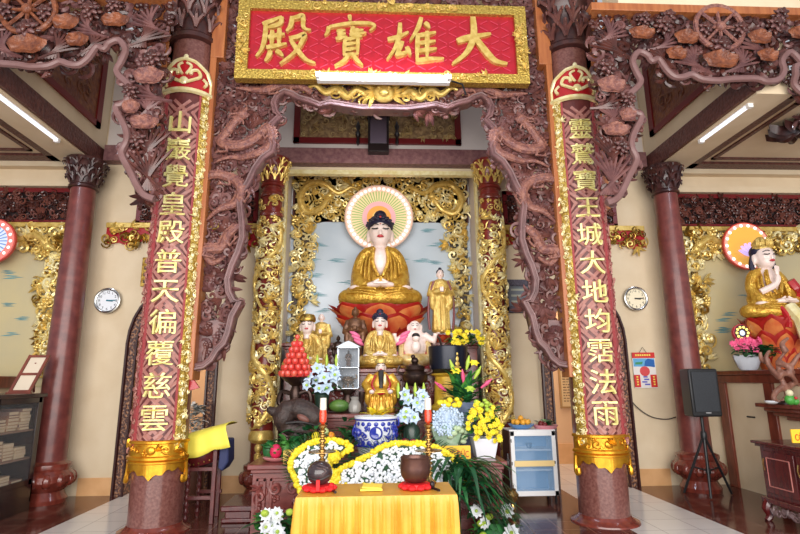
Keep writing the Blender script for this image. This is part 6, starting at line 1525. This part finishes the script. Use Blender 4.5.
# lower bracket shelf
t = thing('bracket_shelf', 'moulded red-brown bracket shelf on the side of the plastered altar', 'shelf', (4.85, 6.1, 1.05))
sh0 = P(755, 402, 6.7)
m = MB(SHELF); zq = 1.19; m.box(4.72, RX, 5.3, 6.64, zq-.05, zq); m.build('shelf_board', t, bevel=.008)
m = MB(SHELF); m.box(4.78, RX, 5.4, 6.58, zq-.1, zq-.05); m.box(4.84, RX, 5.5, 6.5, zq-.15, zq-.1); m.box(4.92, RX, 5.6, 6.4, zq-.2, zq-.15); m.build('shelf_moulding', t, bevel=.012)
# dark cherry side cabinet
t = thing('side_cabinet', 'dark cherry cabinet with brass door pulls on a carved stand at the right edge', 'cabinet', (4.5, 5.4, 0))
X0, Y0, Y1, Zc = 4.17, 4.9, 5.9, .82
m = MB(CABR); m.box(X0-.07, 4.82, Y0-.07, Y1+.05, Zc-.03, Zc); m.box(X0-.04, 4.8, Y0-.04, Y1+.03, Zc-.06, Zc-.03); m.build('cabinet_top', t, bevel=.008)
m = MB(CABR); m.box(X0, 4.78, Y0, Y1, .24, Zc-.06); m.build('body', t, smooth=False)
def door_face(y0, y1, nm):
    m = MB(CABR); m.box(X0-.02, X0, y0, y1, .29, Zc-.1); d = m.build('door', t, bevel=.004)
    m = MB(mat('door_pink_bead', (190,120,112), .35)); a, b, c, e = y0+.06, y1-.06, .36, Zc-.17
    for p, q in (((a, c), (b, c)), ((b, c), (b, e)), ((b, e), (a, e)), ((a, e), (a, c))): m.tube([(X0-.022, p[0], p[1]), (X0-.022, q[0], q[1])], .006, 5)
    m.build('panel_bead', d)
    m = MB(BRASS); m.tube([(X0-.03, y1-.03, .52), (X0-.045, y1-.03, .58), (X0-.03, y1-.03, .64)], .008, 6); m.build('pull', d)
door_face(5.42, 5.86, 1); door_face(4.94, 5.38, 2)
m = MB(CABR); m.box(X0-.05, 4.82, Y0-.04, Y1+.03, .18, .24); m.build('stand_rail', t, bevel=.01)
for y in (Y0+.02, Y1-.03):
    for x in (X0-.01, 4.74): m = MB(CABR); m.tube(spline([(x, y, .2), (x-.04, y, .12), (x-.01, y, .05), (x-.05, y, .0)], 3), [.045]*4+[.035]*4+[.03]*2, 8); m.build('leg', t)
m = MB(mat('grey_carved_apron', (120,96,96), .4)); q = MB(mat('grey_carved_apron', (120,96,96), .4)); scrollwork(q, [(Y0+.1, .06), (Y1-.1, .06), (Y1-.1, .18), (Y0+.1, .18)], .07, 0, random.Random(3), 2.2, None, .004, t=.26)
q.warp(lambda p: (X0-.02+p.y, p.x, p.z)); q.build('carved_apron', t)
# half-seen donation sign on it
a = P(791, 431, 5.45); zs0, zs1 = Zc, P(792, 431, 5.4).z
t = thing('desk_sign', 'yellow sign with red letters standing on the dark cherry cabinet', 'sign', (4.6, 5.35, Zc))
sx0 = P(792, 436, 5.35).x; m = MB(mat('sign_yellow', (250,200,48), .5)); m.box(sx0, sx0+.36, 5.35, 5.37, Zc+.03, zs1+.02); m.build('sign_plate', t, bevel=.004)
m = MB(mat('sign_stand', (160,120,60), .5)); m.box(sx0+.12, sx0+.24, 5.32, 5.42, Zc, Zc+.03); m.build('stand', t)
m = text_mb('CÔNG ĐỨC', .09, .004, mat('sign_red_ink', (196,40,28), .5)); m.warp(lambda p: (p.x*.62+sx0+.18, p.y+5.349, p.z+(Zc+.03+zs1+.02)/2)); m.build('lettering', t, smooth=False)
# flower pot with a lotus-wheel light on the altar
p = P(747, 358, 6.98); rng = random.Random(91)
t = thing('flower_pot', 'pale pot of pink flowers on the right aisle altar', 'potted plant', (p.x, 6.98, ZT))
m = MB(mat('grey_white_pot', (196,200,208), .5)); m.lathe([(.1, 0), (.13, .03), (.18, .15), (.19, .2), (.16, .2), (0, .15)], (p.x, 6.98, ZT), 10, squash=.7); m.build('pot_body', t)
m = MB(); foliage(m, (p.x+.06, 6.86, ZT+.24), (.24, .08, .07), 110, .15, .06, rng, [LEAFG, LEAFD], .8); m.build('leaves', t)
flowers(t, 'pink_flower', scatter_px(28, 732, 760, 339, 350, 6.88, rng), .05, PINK_F, rng, None, 'bloom', 8, 2)
c = P(742, 333, 7.15)
cz = c.z
t = halo('wheel_light', 'small lotus-wheel light with yellow petals above the pink flowers', (c.x, 7.15, cz), .12, dict(rim=(200,60,80), rings=[(.3, .95, (60,40,50), .0), (0, .34, (200,214,236), .6)], bulbs=(10, .68, .17, (250,226,120), .9)), 1.0)
m = MB(BRONZE); m.tube([(c.x, 7.18, ZT), (c.x, 7.18, cz-.1)], .014, 6); m.lathe([(.06, 0), (.05, .02), (.0, .02)], (c.x, 7.18, ZT), 12); m.build('stand', t)
# driftwood root and green figurine on the bracket shelf
ROOT = mat('pale_pink_root', (158,112,94), .5, c2=(110,70,58), nscale=9)
p = P(786, 398, 6.2); rng = random.Random(93); t = thing('root_sculpture', 'branching pinkish root sculpture at the right edge', 'sculpture', (p.x, 6.2, zq))
def W3(px, py, dy=0): q = P(px, py, 6.2+dy); return q
m = MB(ROOT); main = [[(790,402),(786,388),(780,376),(778,362),(786,352)], [(780,378),(772,370),(766,358),(770,350)], [(778,362),(790,366),(798,356),(806,350)], [(784,386),(776,392),(774,399),(781,402),(786,396)], [(786,388),(796,382),(806,380)], [(780,372),(790,374),(800,368)], [(770,362),(762,360),(760,352)], [(786,352),(782,344),(788,338)], [(790,366),(792,376),(802,388)]]
for br in main:
    pts = spline([v3(W3(a, b, rng.uniform(-.05, .05))) for a, b in br], 4); n = len(pts); m.tube(pts, [.042*(1-.65*i/n) for i in range(n)], 8)
m = blob(m, .014, 1, ROOT); m.build('root', t); 
m = MB(BLACKISH); m.lathe([(.1, 0), (.1, .02), (.05, .04)], (p.x, 6.2, zq), 16); m.build('foot', t)
p = P(790, 399, 5.98); t = thing('figurine', 'small green and white figurine below the root sculpture', 'figurine', (p.x, 5.98, zq))
m = MB(mat('figurine_green', (70,150,60), .4)); m.ell((p.x, 5.98, zq+.06), (.06, .05, .06)); m.ell((p.x+.05, 5.97, zq+.04), (.04, .04, .04)); m.build('body', t)
m = MB(mat('figurine_pale', (214,206,170), .4)); m.ell((p.x-.005, 5.97, zq+.135), .04); m.build('head', t); m = MB(LIP); m.ell((p.x+.03, 5.93, zq+.08), .018); m.build('red_scarf', t)
p = P(772, 399, 6.28); m = MB(PORC); m.lathe([(.05, 0), (.08, .02), (.085, .04), (0, .03)], (p.x, 6.28, zq), 18); tag(m.build('dish'), 'small white dish on the bracket shelf left of the green figurine', 'dish')

# ---- loudspeaker on its tripod
Y = 6.95; a, b = P(681, 369, Y), P(716, 416, Y); cx = (a.x+b.x)/2
t = thing('tripod_stand', 'black tripod stand carrying the loudspeaker before the right column', 'stand', (cx, Y, 0))
m = MB(BLACK_P); m.tube([(cx, Y, .22), (cx, Y, b.z)], .02, 10); m.build('pole', t)
m = MB(BLACK_P); m.lathe([(.035, .72), (.04, .74), (.04, .8), (.03, .82)], (cx, Y, 0), 12); m.lathe([(.03, .3), (.034, .34), (.03, .36)], (cx, Y, 0), 12); m.build('collar', t)
for px, py in ((684,492),(734,493),(711,498)):
    q = P(px, py, z=.02); d = Vector((q.x-cx, q.y-Y, 0)); 
    if d.length > .42: d *= .42/d.length
    m = MB(BLACK_P); m.tube([(cx, Y, .78), (cx+d.x, Y+d.y, .015)], .016, 8); m.tube([(cx, Y, .33), (cx+d.x*.55, Y+d.y*.55, .36)], .01, 6); m.build('leg', t)
t = thing('loudspeaker', 'black loudspeaker on a tripod beside the right aisle column', 'speaker', (cx, Y, b.z))
w, h = (b.x-a.x)/2, a.z-b.z
m = MB(BLACK_P); q = [(-w, -.15), (w, -.15), (w*.7, .16), (-w*.7, .16)]
m.put([(cx+x, Y+y, b.z+z) for z in (0, h) for x, y in q], [(3,2,1,0), (4,5,6,7)]+[(i, (i+1) % 4, 4+(i+1) % 4, 4+i) for i in range(4)]); m.build('cabinet_body', t, bevel=.02)
m = MB(mat('speaker_grille', (46,50,56), .6, c2=(34,37,42), nscale=90)); m.box(cx-w*.82, cx+w*.82, Y-.165, Y-.152, b.z+h*.1, b.z+h*.93); m.build('grille', t, bevel=.006)
m = MB(mat('speaker_badge', (190,190,190), .3, .8)); m.box(cx-.035, cx+.035, Y-.17, Y-.165, b.z+h*.04+.02, b.z+h*.04+.035); m.build('badge', t, smooth=False)
# cable along the wall
pts = [v3(P(x, y, 7.765)) for x, y in ((629,396),(634,404),(643,412),(652,417),(661,419),(669,419),(676,417))]
m = MB(mat('grey_cable', (70,62,58), .6)); m.tube(spline(pts, 4), .008, 5); tag(m.build('wall_cable'), 'thin dark cable sagging along the wall below the calendar', 'cable')

# ---- white glazed cabinet with two dishes on top
X0, X1, Y0, Y1, Z0, Z1 = P(511.5, 460, 6.78).x, P(557, 460, 6.78).x, 6.78, 7.16, .1, P(534, 431, 6.78).z
t = thing('glazed_cabinet', 'small white cabinet with blue-tinted glass doors right of the altar', 'cabinet', ((X0+X1)/2, 6.95, 0))
m = MB(WHITE_P); f_ = .05
for a, b, c, d in ((X0, X1, Z0, Z0+.06), (X0, X1, Z1-.06, Z1), (X0, X0+f_, Z0, Z1), (X1-f_, X1, Z0, Z1)): m.box(a, b, Y0, Y0+.03, c, d)
m.build('front_frame', t, bevel=.004)
m = MB(mat('cabinet_brown_side', (96,70,56), .5)); m.box(X0-.012, X0, Y0+.01, Y1, Z0, Z1); m.box(X0-.002, X1, Y1-.01, Y1, Z0, Z1); m.build('side_panel', t, smooth=False)
m = MB(WHITE_P); m.box(X1-.012, X1, Y0+.03, Y1, Z0, Z1); m.box(X0-.012, X1, Y0, Y1, Z1, Z1+.015); m.box(X0, X1, Y0+.03, Y1, Z0, Z0+.02); m.build('casing', t, smooth=False)
m = MB(mat('pale_blue_lining', (150,186,226), .5)); m.box(X0, X1-.012, Y1-.02, Y1-.011, Z0+.02, Z1); m.build('lining', t, smooth=False)
for z in (Z0+(Z1-Z0)*.37, Z0+(Z1-Z0)*.68): m = MB(WHITE_P); m.box(X0+f_, X1-f_, Y0+.06, Y1-.02, z, z+.02); m.build('shelf', t, smooth=False)
m = MB(mat('cream_drawer', (244,214,148), .5)); m.box(X0+.035, X1-.035, Y0-.012, Y0+.01, Z0+(Z1-Z0)*.45, Z0+(Z1-Z0)*.54); m.build('middle_rail', t, bevel=.003)
m = MB(mat('blue_tint_glass', (150,196,240), .05, alpha=.3, spec=.6)); m.box(X0+f_, X1-f_, Y0+.01, Y0+.014, Z0+.06, Z1-.06); m.build('glass_door', t, smooth=False)  # door glass tinted pale blue, like the lining behind it
m = MB(BLACK_P)
for z in (.5, .52): m.ell((X1-.03, Y0-.008, Z0+(Z1-Z0)*z), .01, nu=6, nv=4)
for z in (.15, .5, .85): m.box(X0+.002, X0+.012, Y0-.006, Y0, Z0+(Z1-Z0)*z-.02, Z0+(Z1-Z0)*z+.02)
m.build('hinges', t)
for x in (X0+.03, X1-.03):
    for y in (Y0+.04, Y1-.04): m = MB(BLACK_P); m.tube([(x, y, 0), (x, y, Z0)], .015, 6); m.build('leg', t)
m = MB(mat('dark_cup', (20,26,34), .3)); zz = Z0+(Z1-Z0)*.68+.02; m.lathe([(.02, 0), (.035, .02), (.04, .06), (0, .05)], ((X0+X1)/2-.0, Y0+.2, zz), 12); tag(m.build('cup'), 'small dark cup on the upper shelf inside the white cabinet', 'cup')
rng = random.Random(95); ZZ = Z1+.015
cx = P(521, 424, 6.95).x; t = thing('dish', 'blue dish heaped with orange fruit on the white cabinet', 'dish', (cx, 6.95, ZZ)); m = MB(mat('blue_dish', (110,160,214), .4)); m.lathe([(.08, 0), (.13, .02), (.17, .06), (.16, .06), (0, .025)], (cx, 6.95, ZZ), 20); m.build('dish_body', t)
ORA = mat('orange_fruit_skin', (240,170,52), .45)
fr = None
for k in range(9):
    a = 2*PI*k/8; loc = (cx+(.095*math.cos(a) if k < 8 else 0), 6.95+(.095*math.sin(a) if k < 8 else 0), ZZ+.05+(.0 if k < 8 else .045))
    if fr is None:
        fr = thing('orange', 'small orange in the blue dish on the white cabinet', 'fruit', (0,0,0), 'oranges in the blue dish'); m = MB(ORA); m.ell((0,0,.035), .036, nu=10, nv=8); m.build('fruit', fr); m = MB(LEAFG); m.ell((0,0,.07), (.008,.008,.004), nu=6, nv=4); m.build('stem', fr); fr.location = loc
    else: dup(fr, loc)
cx = P(545, 422, 6.95).x; t = thing('plant_tray', 'pink tray with a green plant on the white cabinet', 'potted plant', (cx, 6.95, ZZ)); m = MB(mat('pink_tray', (214,140,150), .4)); m.lathe([(.13, 0), (.15, .02), (.16, .045), (.15, .045), (0, .02)], (cx, 6.95, ZZ), 20); m.build('tray', t)
m = MB(); foliage(m, (cx, 6.95, ZZ+.06), (.09, .06, .02), 36, .12, .06, rng, [LEAFG, LEAFD, LEAFL], .9); m.build('leaves', t); m = MB(REDDK); m.ell((cx-.07, 6.9, ZZ+.06), .04); m.ell((cx-.03, 6.88, ZZ+.05), .035); m.build('red_leaves', t)
# brass pot with a handle on the floor
p = P(512.5, 497, 6.6); 
t = thing('brass_pot', 'little brass pot with a tall dark rod on the floor by the white cabinet', 'pot', (p.x, 6.62, 0)); zz = P(512, 503, 6.62).z
m = MB(BRASS); m.lathe([(.05, 0), (.04, .02), (.03, .06), (.075, .12), (.08, .16), (.05, .2), (.055, .22), (.0, .2)], (p.x, 6.62, 0), 18); m.build('pot_body', t); m = MB(BLACKISH); m.tube([(p.x, 6.64, .18), (p.x-.02, 6.66, .62)], .016, 7); m.ell((p.x-.02, 6.66, .5), (.035, .03, .06)); m.build('rod', t)

# ================================================================== left side: drum, shrub, plinth
Y = 6.35
WOODM = mat('drum_stand_maroon', (104,50,48), .35, c2=(80,34,36), nscale=8)
xs0, xs1 = P(192, 480, Y).x, P(217.5, 480, Y).x
t = thing('drum_stand', 'maroon wooden stand with turned posts under the temple drum', 'stand', ((xs0+xs1)/2, Y, 0))
zt = P(217, 441, Y).z
for x, y in ((xs1, Y-.14), (xs1-.04, Y+.2)): m = MB(WOODM); m.box(x-.022, x+.022, y-.022, y+.022, 0, zt); m.build('post', t, bevel=.005)
for x, y in ((xs0, Y-.14), (xs0+.02, Y+.2)):
    m = MB(WOODM); pr = [(.02, 0)]; z = .03
    while z < zt-.2: pr += [(.02, z), (.032, z+.025), (.02, z+.05)]; z += .07
    pr += [(.02, zt-.12)]; m.lathe(pr, (x, y, 0), 10); m.build('post', t)
for pz in (467, 495): z = P(205, pz, Y).z; m = MB(WOODM); m.box(xs0-.05, xs1+.02, Y-.16, Y-.12, z-.02, z+.02); m.box(xs0, xs1, Y+.18, Y+.22, z-.02, z+.02); m.build('rail', t, bevel=.004)
c = P(205, 450, Y); t = thing('temple_drum', 'dark red barrel drum tilted on the maroon stand, yellow cloth over it', 'drum', (c.x, Y+.03, c.z))
M = Matrix.Translation((c.x-.03, Y+.03, c.z)) @ Euler((0, rad(-14), 0)).to_matrix().to_4x4()
m = MB(CABR); m.lathe([(.2, -.15), (.235, -.07), (.245, 0), (.235, .07), (.2, .15)], (0,0,0), 28); m.v = [M @ v for v in m.v]; m.build('drum_shell', t)
m = MB(mat('drum_skin', (206,180,140), .6)); m.lathe([(.2, .15), (.19, .165), (0, .168)], (0,0,0), 28); m.v = [M @ v for v in m.v]; m.build('drum_skin', t)
m = MB(GOLDD)
for z in (-.12, .12):
    for k in range(24): a = 2*PI*k/24; m.ell((.222*math.cos(a), .222*math.sin(a), z), .01, nu=6, nv=4)
m.v = [M @ v for v in m.v]; m.build('nails', t)
YCL2 = mat('lemon_cloth', (240,226,84), .7)
m = MB(YCL2); a, b, c2_, d = P(184, 437, 6.12), P(225, 426, 6.12), P(231, 444, 6.12), P(186, 458, 6.12); vs = []; fs = []; nu, nv = 14, 8
for j in range(nv+1):
    v = j/nv
    for i in range(nu+1):
        u = i/nu
        if v < .55: w = v/.55; y = 6.66-.54*w; q = a.lerp(b, u); z = q.z+.03*math.sin(w*PI)
        else:
            w = (v-.55)/.45; y = 6.12-.02*w; e = (d.lerp(c2_, u)).z; q = a.lerp(b, u); q = Vector((q.x+(d.lerp(c2_, u).x-q.x)*w, 0, 0)); z = a.lerp(b, u).z*(1-w)+(e-.03*abs(math.sin(u*5)))*w
        vs.append((q.x, y+.012*math.sin(u*17)*v, z))
for j in range(nv):
    for i in range(nu): fs.append((j*(nu+1)+i, (j+1)*(nu+1)+i, (j+1)*(nu+1)+i+1, j*(nu+1)+i+1))
m.put(vs, fs); o = m.build('drum_cloth', angle=70); s_ = o.modifiers.new('thick', 'SOLIDIFY'); s_.thickness = .006; tag(o, 'lemon-yellow cloth draped over the temple drum', 'cloth')
m = MB(mat('navy_cloth', (44,52,92), .7)); a = P(226, 452, 6.3); m.plate([(a.x-.05, a.z+.14), (a.x-.06, a.z-.16), (a.x-.01, a.z-.2), (a.x+.05, a.z-.1), (a.x+.04, a.z+.14)][::1], 6.22, 6.5); o = m.build('navy_cloth', bevel=.02); tag(o, 'navy cloth hanging from the right corner of the drum stand', 'cloth')
# silver-leaved shrub
p = P(195, 418, 7.3); rng = random.Random(97); t = thing('silver_shrub', 'grey-white silvery shrub in a tall pot behind the drum', 'plant', (p.x, 7.35, 0))
m = MB(); foliage(m, (p.x, 7.35, p.z), (.07, .06, .17), 130, .13, .05, rng, [mat('silver_leaf', (186,186,182), .5), mat('grey_leaf', (120,124,118), .5), mat('pale_leaf', (224,222,216), .5)], .9); m.build('leaves', t)
m = MB(BRONZE); m.tube([(p.x, 7.35, .5), (p.x, 7.35, p.z-.15)], .02, 7); m.build('trunk', t); m = MB(mat('brown_pot', (96,60,46), .4)); m.lathe([(.1, 0), (.14, .05), (.16, .4), (.17, .5), (.1, .5)], (p.x, 7.35, 0), 18); m.build('pot_body', t)
# red pennant under the tip of the middle screen
a = P(189, 386, 5.96); m = MB(REDP); m.plate([(a.x-.02, a.z+.1), (a.x-.02, a.z-.06), (a.x+.06, a.z-.04), (a.x+.13, a.z-.02), (a.x+.05, a.z+.09)], 5.9, 5.93); m.tube([(a.x-.01, 5.915, a.z+.1), (a.x+.02, 5.94, a.z+.2)], .006, 5); tag(m.build('red_pennant', bevel=.004), 'small red pennant hanging by the left pillar post', 'pennant')
# brown plinth at the left of the altar
a = P(235, 507, 6.2); m = MB(CABR); zt = P(240, 506, 6.2).z; m.box(-1.78, -1.42, 6.2, 6.8, zt-.06, zt); m.box(-1.74, -1.46, 6.24, 6.76, .0, zt-.06); m.box(-1.77, -1.43, 6.21, 6.79, 0, .05); o = m.build('plinth', bevel=.012); tag(o, 'low dark brown plinth on the floor left of the altar', 'plinth')

# ---- dark glazed bookcase with its contents, left aisle
X1, Y0, Y1, ZT2 = -4.3, 5.6, 7.04, 1.38; X0 = -4.86
BK = mat('black_brown_cabinet', (44,24,24), .25, c2=(30,17,18), nscale=5, coat=.3)
t = thing('glazed_bookcase', 'dark glazed bookcase standing before the left aisle column', 'bookcase', (-4.7, 6.4, 0))
m = MB(BK); m.box(X0-.02, X1+.03, Y0-.03, Y1+.03, ZT2-.05, ZT2); m.build('cabinet_top', t, bevel=.008)
m = MB(BK); m.box(X0, X0+.02, Y0, Y1, .1, ZT2-.05); m.box(X0, X1, Y0, Y0+.02, .1, ZT2-.05); m.box(X0, X1, Y1-.02, Y1, .1, ZT2-.05); m.box(X0, X1, Y0, Y1, 0, .3); m.build('carcass', t, smooth=False)
yy = [Y0+.02, (Y0+Y1)/2-.12, Y1-.02]; SH = [.3, .62, .95]
for z in SH[1:]: m = MB(mat('bookcase_shelf', (120,92,74), .5)); m.box(X0+.02, X1-.04, Y0+.02, Y1-.02, z-.02, z); m.build('shelf', t, smooth=False)
for a, b in zip(yy, yy[1:]):
    m = MB(BK); f_ = .065
    for c, d, e, g in ((a, b, .3, .3+f_), (a, b, ZT2-.05-f_, ZT2-.05), (a, a+f_, .3, ZT2-.05), (b-f_, b, .3, ZT2-.05)): m.box(X1-.025, X1, c, d, e, g)
    d_ = m.build('door', t, bevel=.004); m = MB(GLASS); m.box(X1-.014, X1-.01, a+f_, b-f_, .3+f_, ZT2-.05-f_); m.build('pane', d_, smooth=False)
    m = MB(BRASS); m.tube([(X1+.012, a+.03, .8), (X1+.012, a+.03, .9)], .008, 6); m.build('handle', d_)
rng = random.Random(99); bcols = [(176,150,120), (150,112,84), (126,88,70), (190,170,140), (120,92,84), (160,132,104)]
proto = {}
k = 0
SH_NAME = {0: 'bottom', 1: 'middle', 2: 'top'}
for si, z0 in enumerate(SH):
    for st, yb in enumerate((6.84, 6.62, 6.42, 6.0, 5.8)):
        z = z0+.001; nn = rng.randint(4, 7)
        if yb == 6.84 and si == 0: nn = 2
        for j in range(nn):
            th = rng.uniform(.026, .045); ci = rng.randrange(len(bcols))
            if z+th > (SH[si+1] if si < 2 else ZT2-.05)-.05: break
            if z0 == .3 and st > 3: pass
            m = MB(mat('paper_cover_%d' % ci, bcols[ci], .6)); w = rng.uniform(.085, .1); x1_ = X1-.06-rng.uniform(0, .02); m.box(x1_-.26, x1_, yb-w, yb+w, z, z+th)
            t2 = thing('book', 'book lying in the stacks on the %s shelf of the bookcase' % SH_NAME[si], 'book', (x1_-.13, yb, z), 'stacked books on the %s bookcase shelf' % SH_NAME[si]); m.build('cover', t2, smooth=False)
            m = MB(mat('book_pages', (196,178,150), .7)); m.box(x1_, x1_+.003, yb-w+.008, yb+w-.008, z+.006, z+th-.006); m.build('pages', t2, smooth=False)
            z += th+.001
m = MB(mat('red_bundle', (150,50,44), .6)); m.obox((X1-.2, 6.4, .3+.06), (.24, .3, .12)); tag(m.build('red_bundle', bevel=.02), 'dark red bundle at the bottom of the glazed bookcase', 'bundle') if False else None
for py, lab in ((6.03, 'small pale figurine behind the near pane of the bookcase'),):
    pass
# picture frame on an easel on top of it
t = thing('picture_frame', 'small empty-looking wooden display frame leaning on the dark bookcase', 'frame', (-4.68, 6.9, ZT2))
a0, a1, zt = P(15, 391, 6.9), P(34, 391, 6.9), P(34, 355, 6.9).z
m = MB(SHELF); lean = .16
def FR(u, v): # u 0..1 width, v 0..1 height
    return (a0.x+(a1.x-a0.x)*u+.17*v*.55, 6.8+lean*v, ZT2+.0+(zt-ZT2)*v)
for p, q in (((0,0),(0,1)), ((1,0),(1,1)), ((0,0.06),(1,0.06)), ((0,.5),(1,.5)), ((0,.97),(1,.97))): m.bar(FR(*p), FR(*q), .03)
m.build('frame', t)
m = MB(mat('frame_pale_sheet', (214,198,176), .6)); m.put([FR(.08,.08), FR(.92,.08), FR(.92,.95), FR(.08,.95)], [(0,1,2,3)]); o = m.build('sheet', t, smooth=False); s_ = o.modifiers.new('thick', 'SOLIDIFY'); s_.thickness = .004
m = MB(SHELF); m.bar((FR(.5,.8)[0], FR(.5,.8)[1], FR(.5,.8)[2]), (FR(.5,0)[0], 7.08, ZT2+.01), .02); m.bar(FR(-.15,0), FR(1.15,0), .035); m.build('prop', t)
# left aisle altar block behind the bookcase
t = thing('aisle_altar', 'plastered altar block with red-brown top behind the dark bookcase', 'altar', (-6, 7.0, 0))
m = MB(CREAM); m.box(-7.2, -5.1, 6.4, 7.76, 0, ZT-.06); m.build('plaster_body', t, smooth=False)
m = MB(SHELF); m.box(-7.25, -5.04, 6.33, 7.7, ZT-.16, ZT); m.build('altar_top', t, bevel=.01)
# ceiling flower ornament, right aisle
c = P(801, 125, z=4.83)
for sd, nm in ((1, 'right'), (-1, 'left')):
    t = thing('ceiling_rosette', 'dark carved flower ornament on the %s aisle ceiling' % nm, 'ornament', (sd*5.5, 6.1, 4.8)); m = MB(CARVE_D)
    q = MB(CARVE_D)
    for k in range(14): a = 2*PI*k/14; leaf(q, .1*math.cos(a), .1*math.sin(a), 0, .34+.06*(k % 2), .2, a, .0)
    for k in range(9): a = 2*PI*k/9; leaf(q, .03*math.cos(a), .03*math.sin(a), -.03, .22, .14, a, 0)
    q.ell((0, -.04, 0), (.06, .04, .06)); q.warp(lambda p: (sd*c.x+p.x*.9, c.y+p.z*.75, 4.83+p.y)); q.build('petals', t)
# cable-free details: small gold plaque pair by the doorways
for sd, nm in ((-1, 'left'), (1, 'right')):
    p = P(146 if sd < 0 else 625, 275, 7.75); 
m = MB(GOLDD); a = P(146, 272, 7.76); m.box(a.x-.06, a.x+.06, 7.74, 7.78, a.z-.22, a.z+.22); t = thing('gilt_tablet', 'narrow gilt tablet on the wall beside the left pillar', 'plaque', (a.x, 7.76, a.z-.22)); m.build('tablet_board', t, bevel=.006); m = MB(mat('tablet_ink', (90,62,30), .5))
for k in range(4): m.box(a.x-.025, a.x+.025, 7.736, 7.74, a.z-.17+k*.1, a.z-.12+k*.1)
m.build('tablet_marks', t, smooth=False)
# ================================================================== light
w = bpy.data.worlds.new('daylight'); SC.world = w; w.use_nodes = True
bg = w.node_tree.nodes['Background']; bg.inputs[0].default_value = (*lin((235,240,250)), 1); bg.inputs[1].default_value = .55
def area(name, loc, rot, sx, sy, power, c=(255,255,255)):
    l = bpy.data.lights.new(name, 'AREA'); l.shape = 'RECTANGLE'; l.size = sx; l.size_y = sy; l.energy = power; l.color = lin(c)
    o = bpy.data.objects.new(name, l); COL.objects.link(o); o.location = loc; o.rotation_euler = rot; return o
area('entrance_daylight', (0, -2.6, 2.9), (rad(92), 0, 0), 13, 5, 1250, (255,250,244))
area('sign_tube_light', ((tx0+tx1)/2, 5.5, tz), (rad(60), 0, 0), 1.5, .06, 32, (225,235,255))
for sd in (-1, 1):
    area('rear_room_fill', (sd*3.2, 9.0, 3.5), (0, 0, 0), 1.6, 1.2, 45, (255,240,220))  # unseen fill lamp, added to brighten the room behind each doorway
    area('beam_tube_light', (sd*4.45, 6.0, 4.62), (0, 0, 0), .05, 1.5, 10, (230,238,255))
SC.view_settings.view_transform = 'Standard'; SC.view_settings.look = 'None'; SC.view_settings.gamma = 1; SC.view_settings.use_curve_mapping = False
SC.view_settings.exposure = 0.12
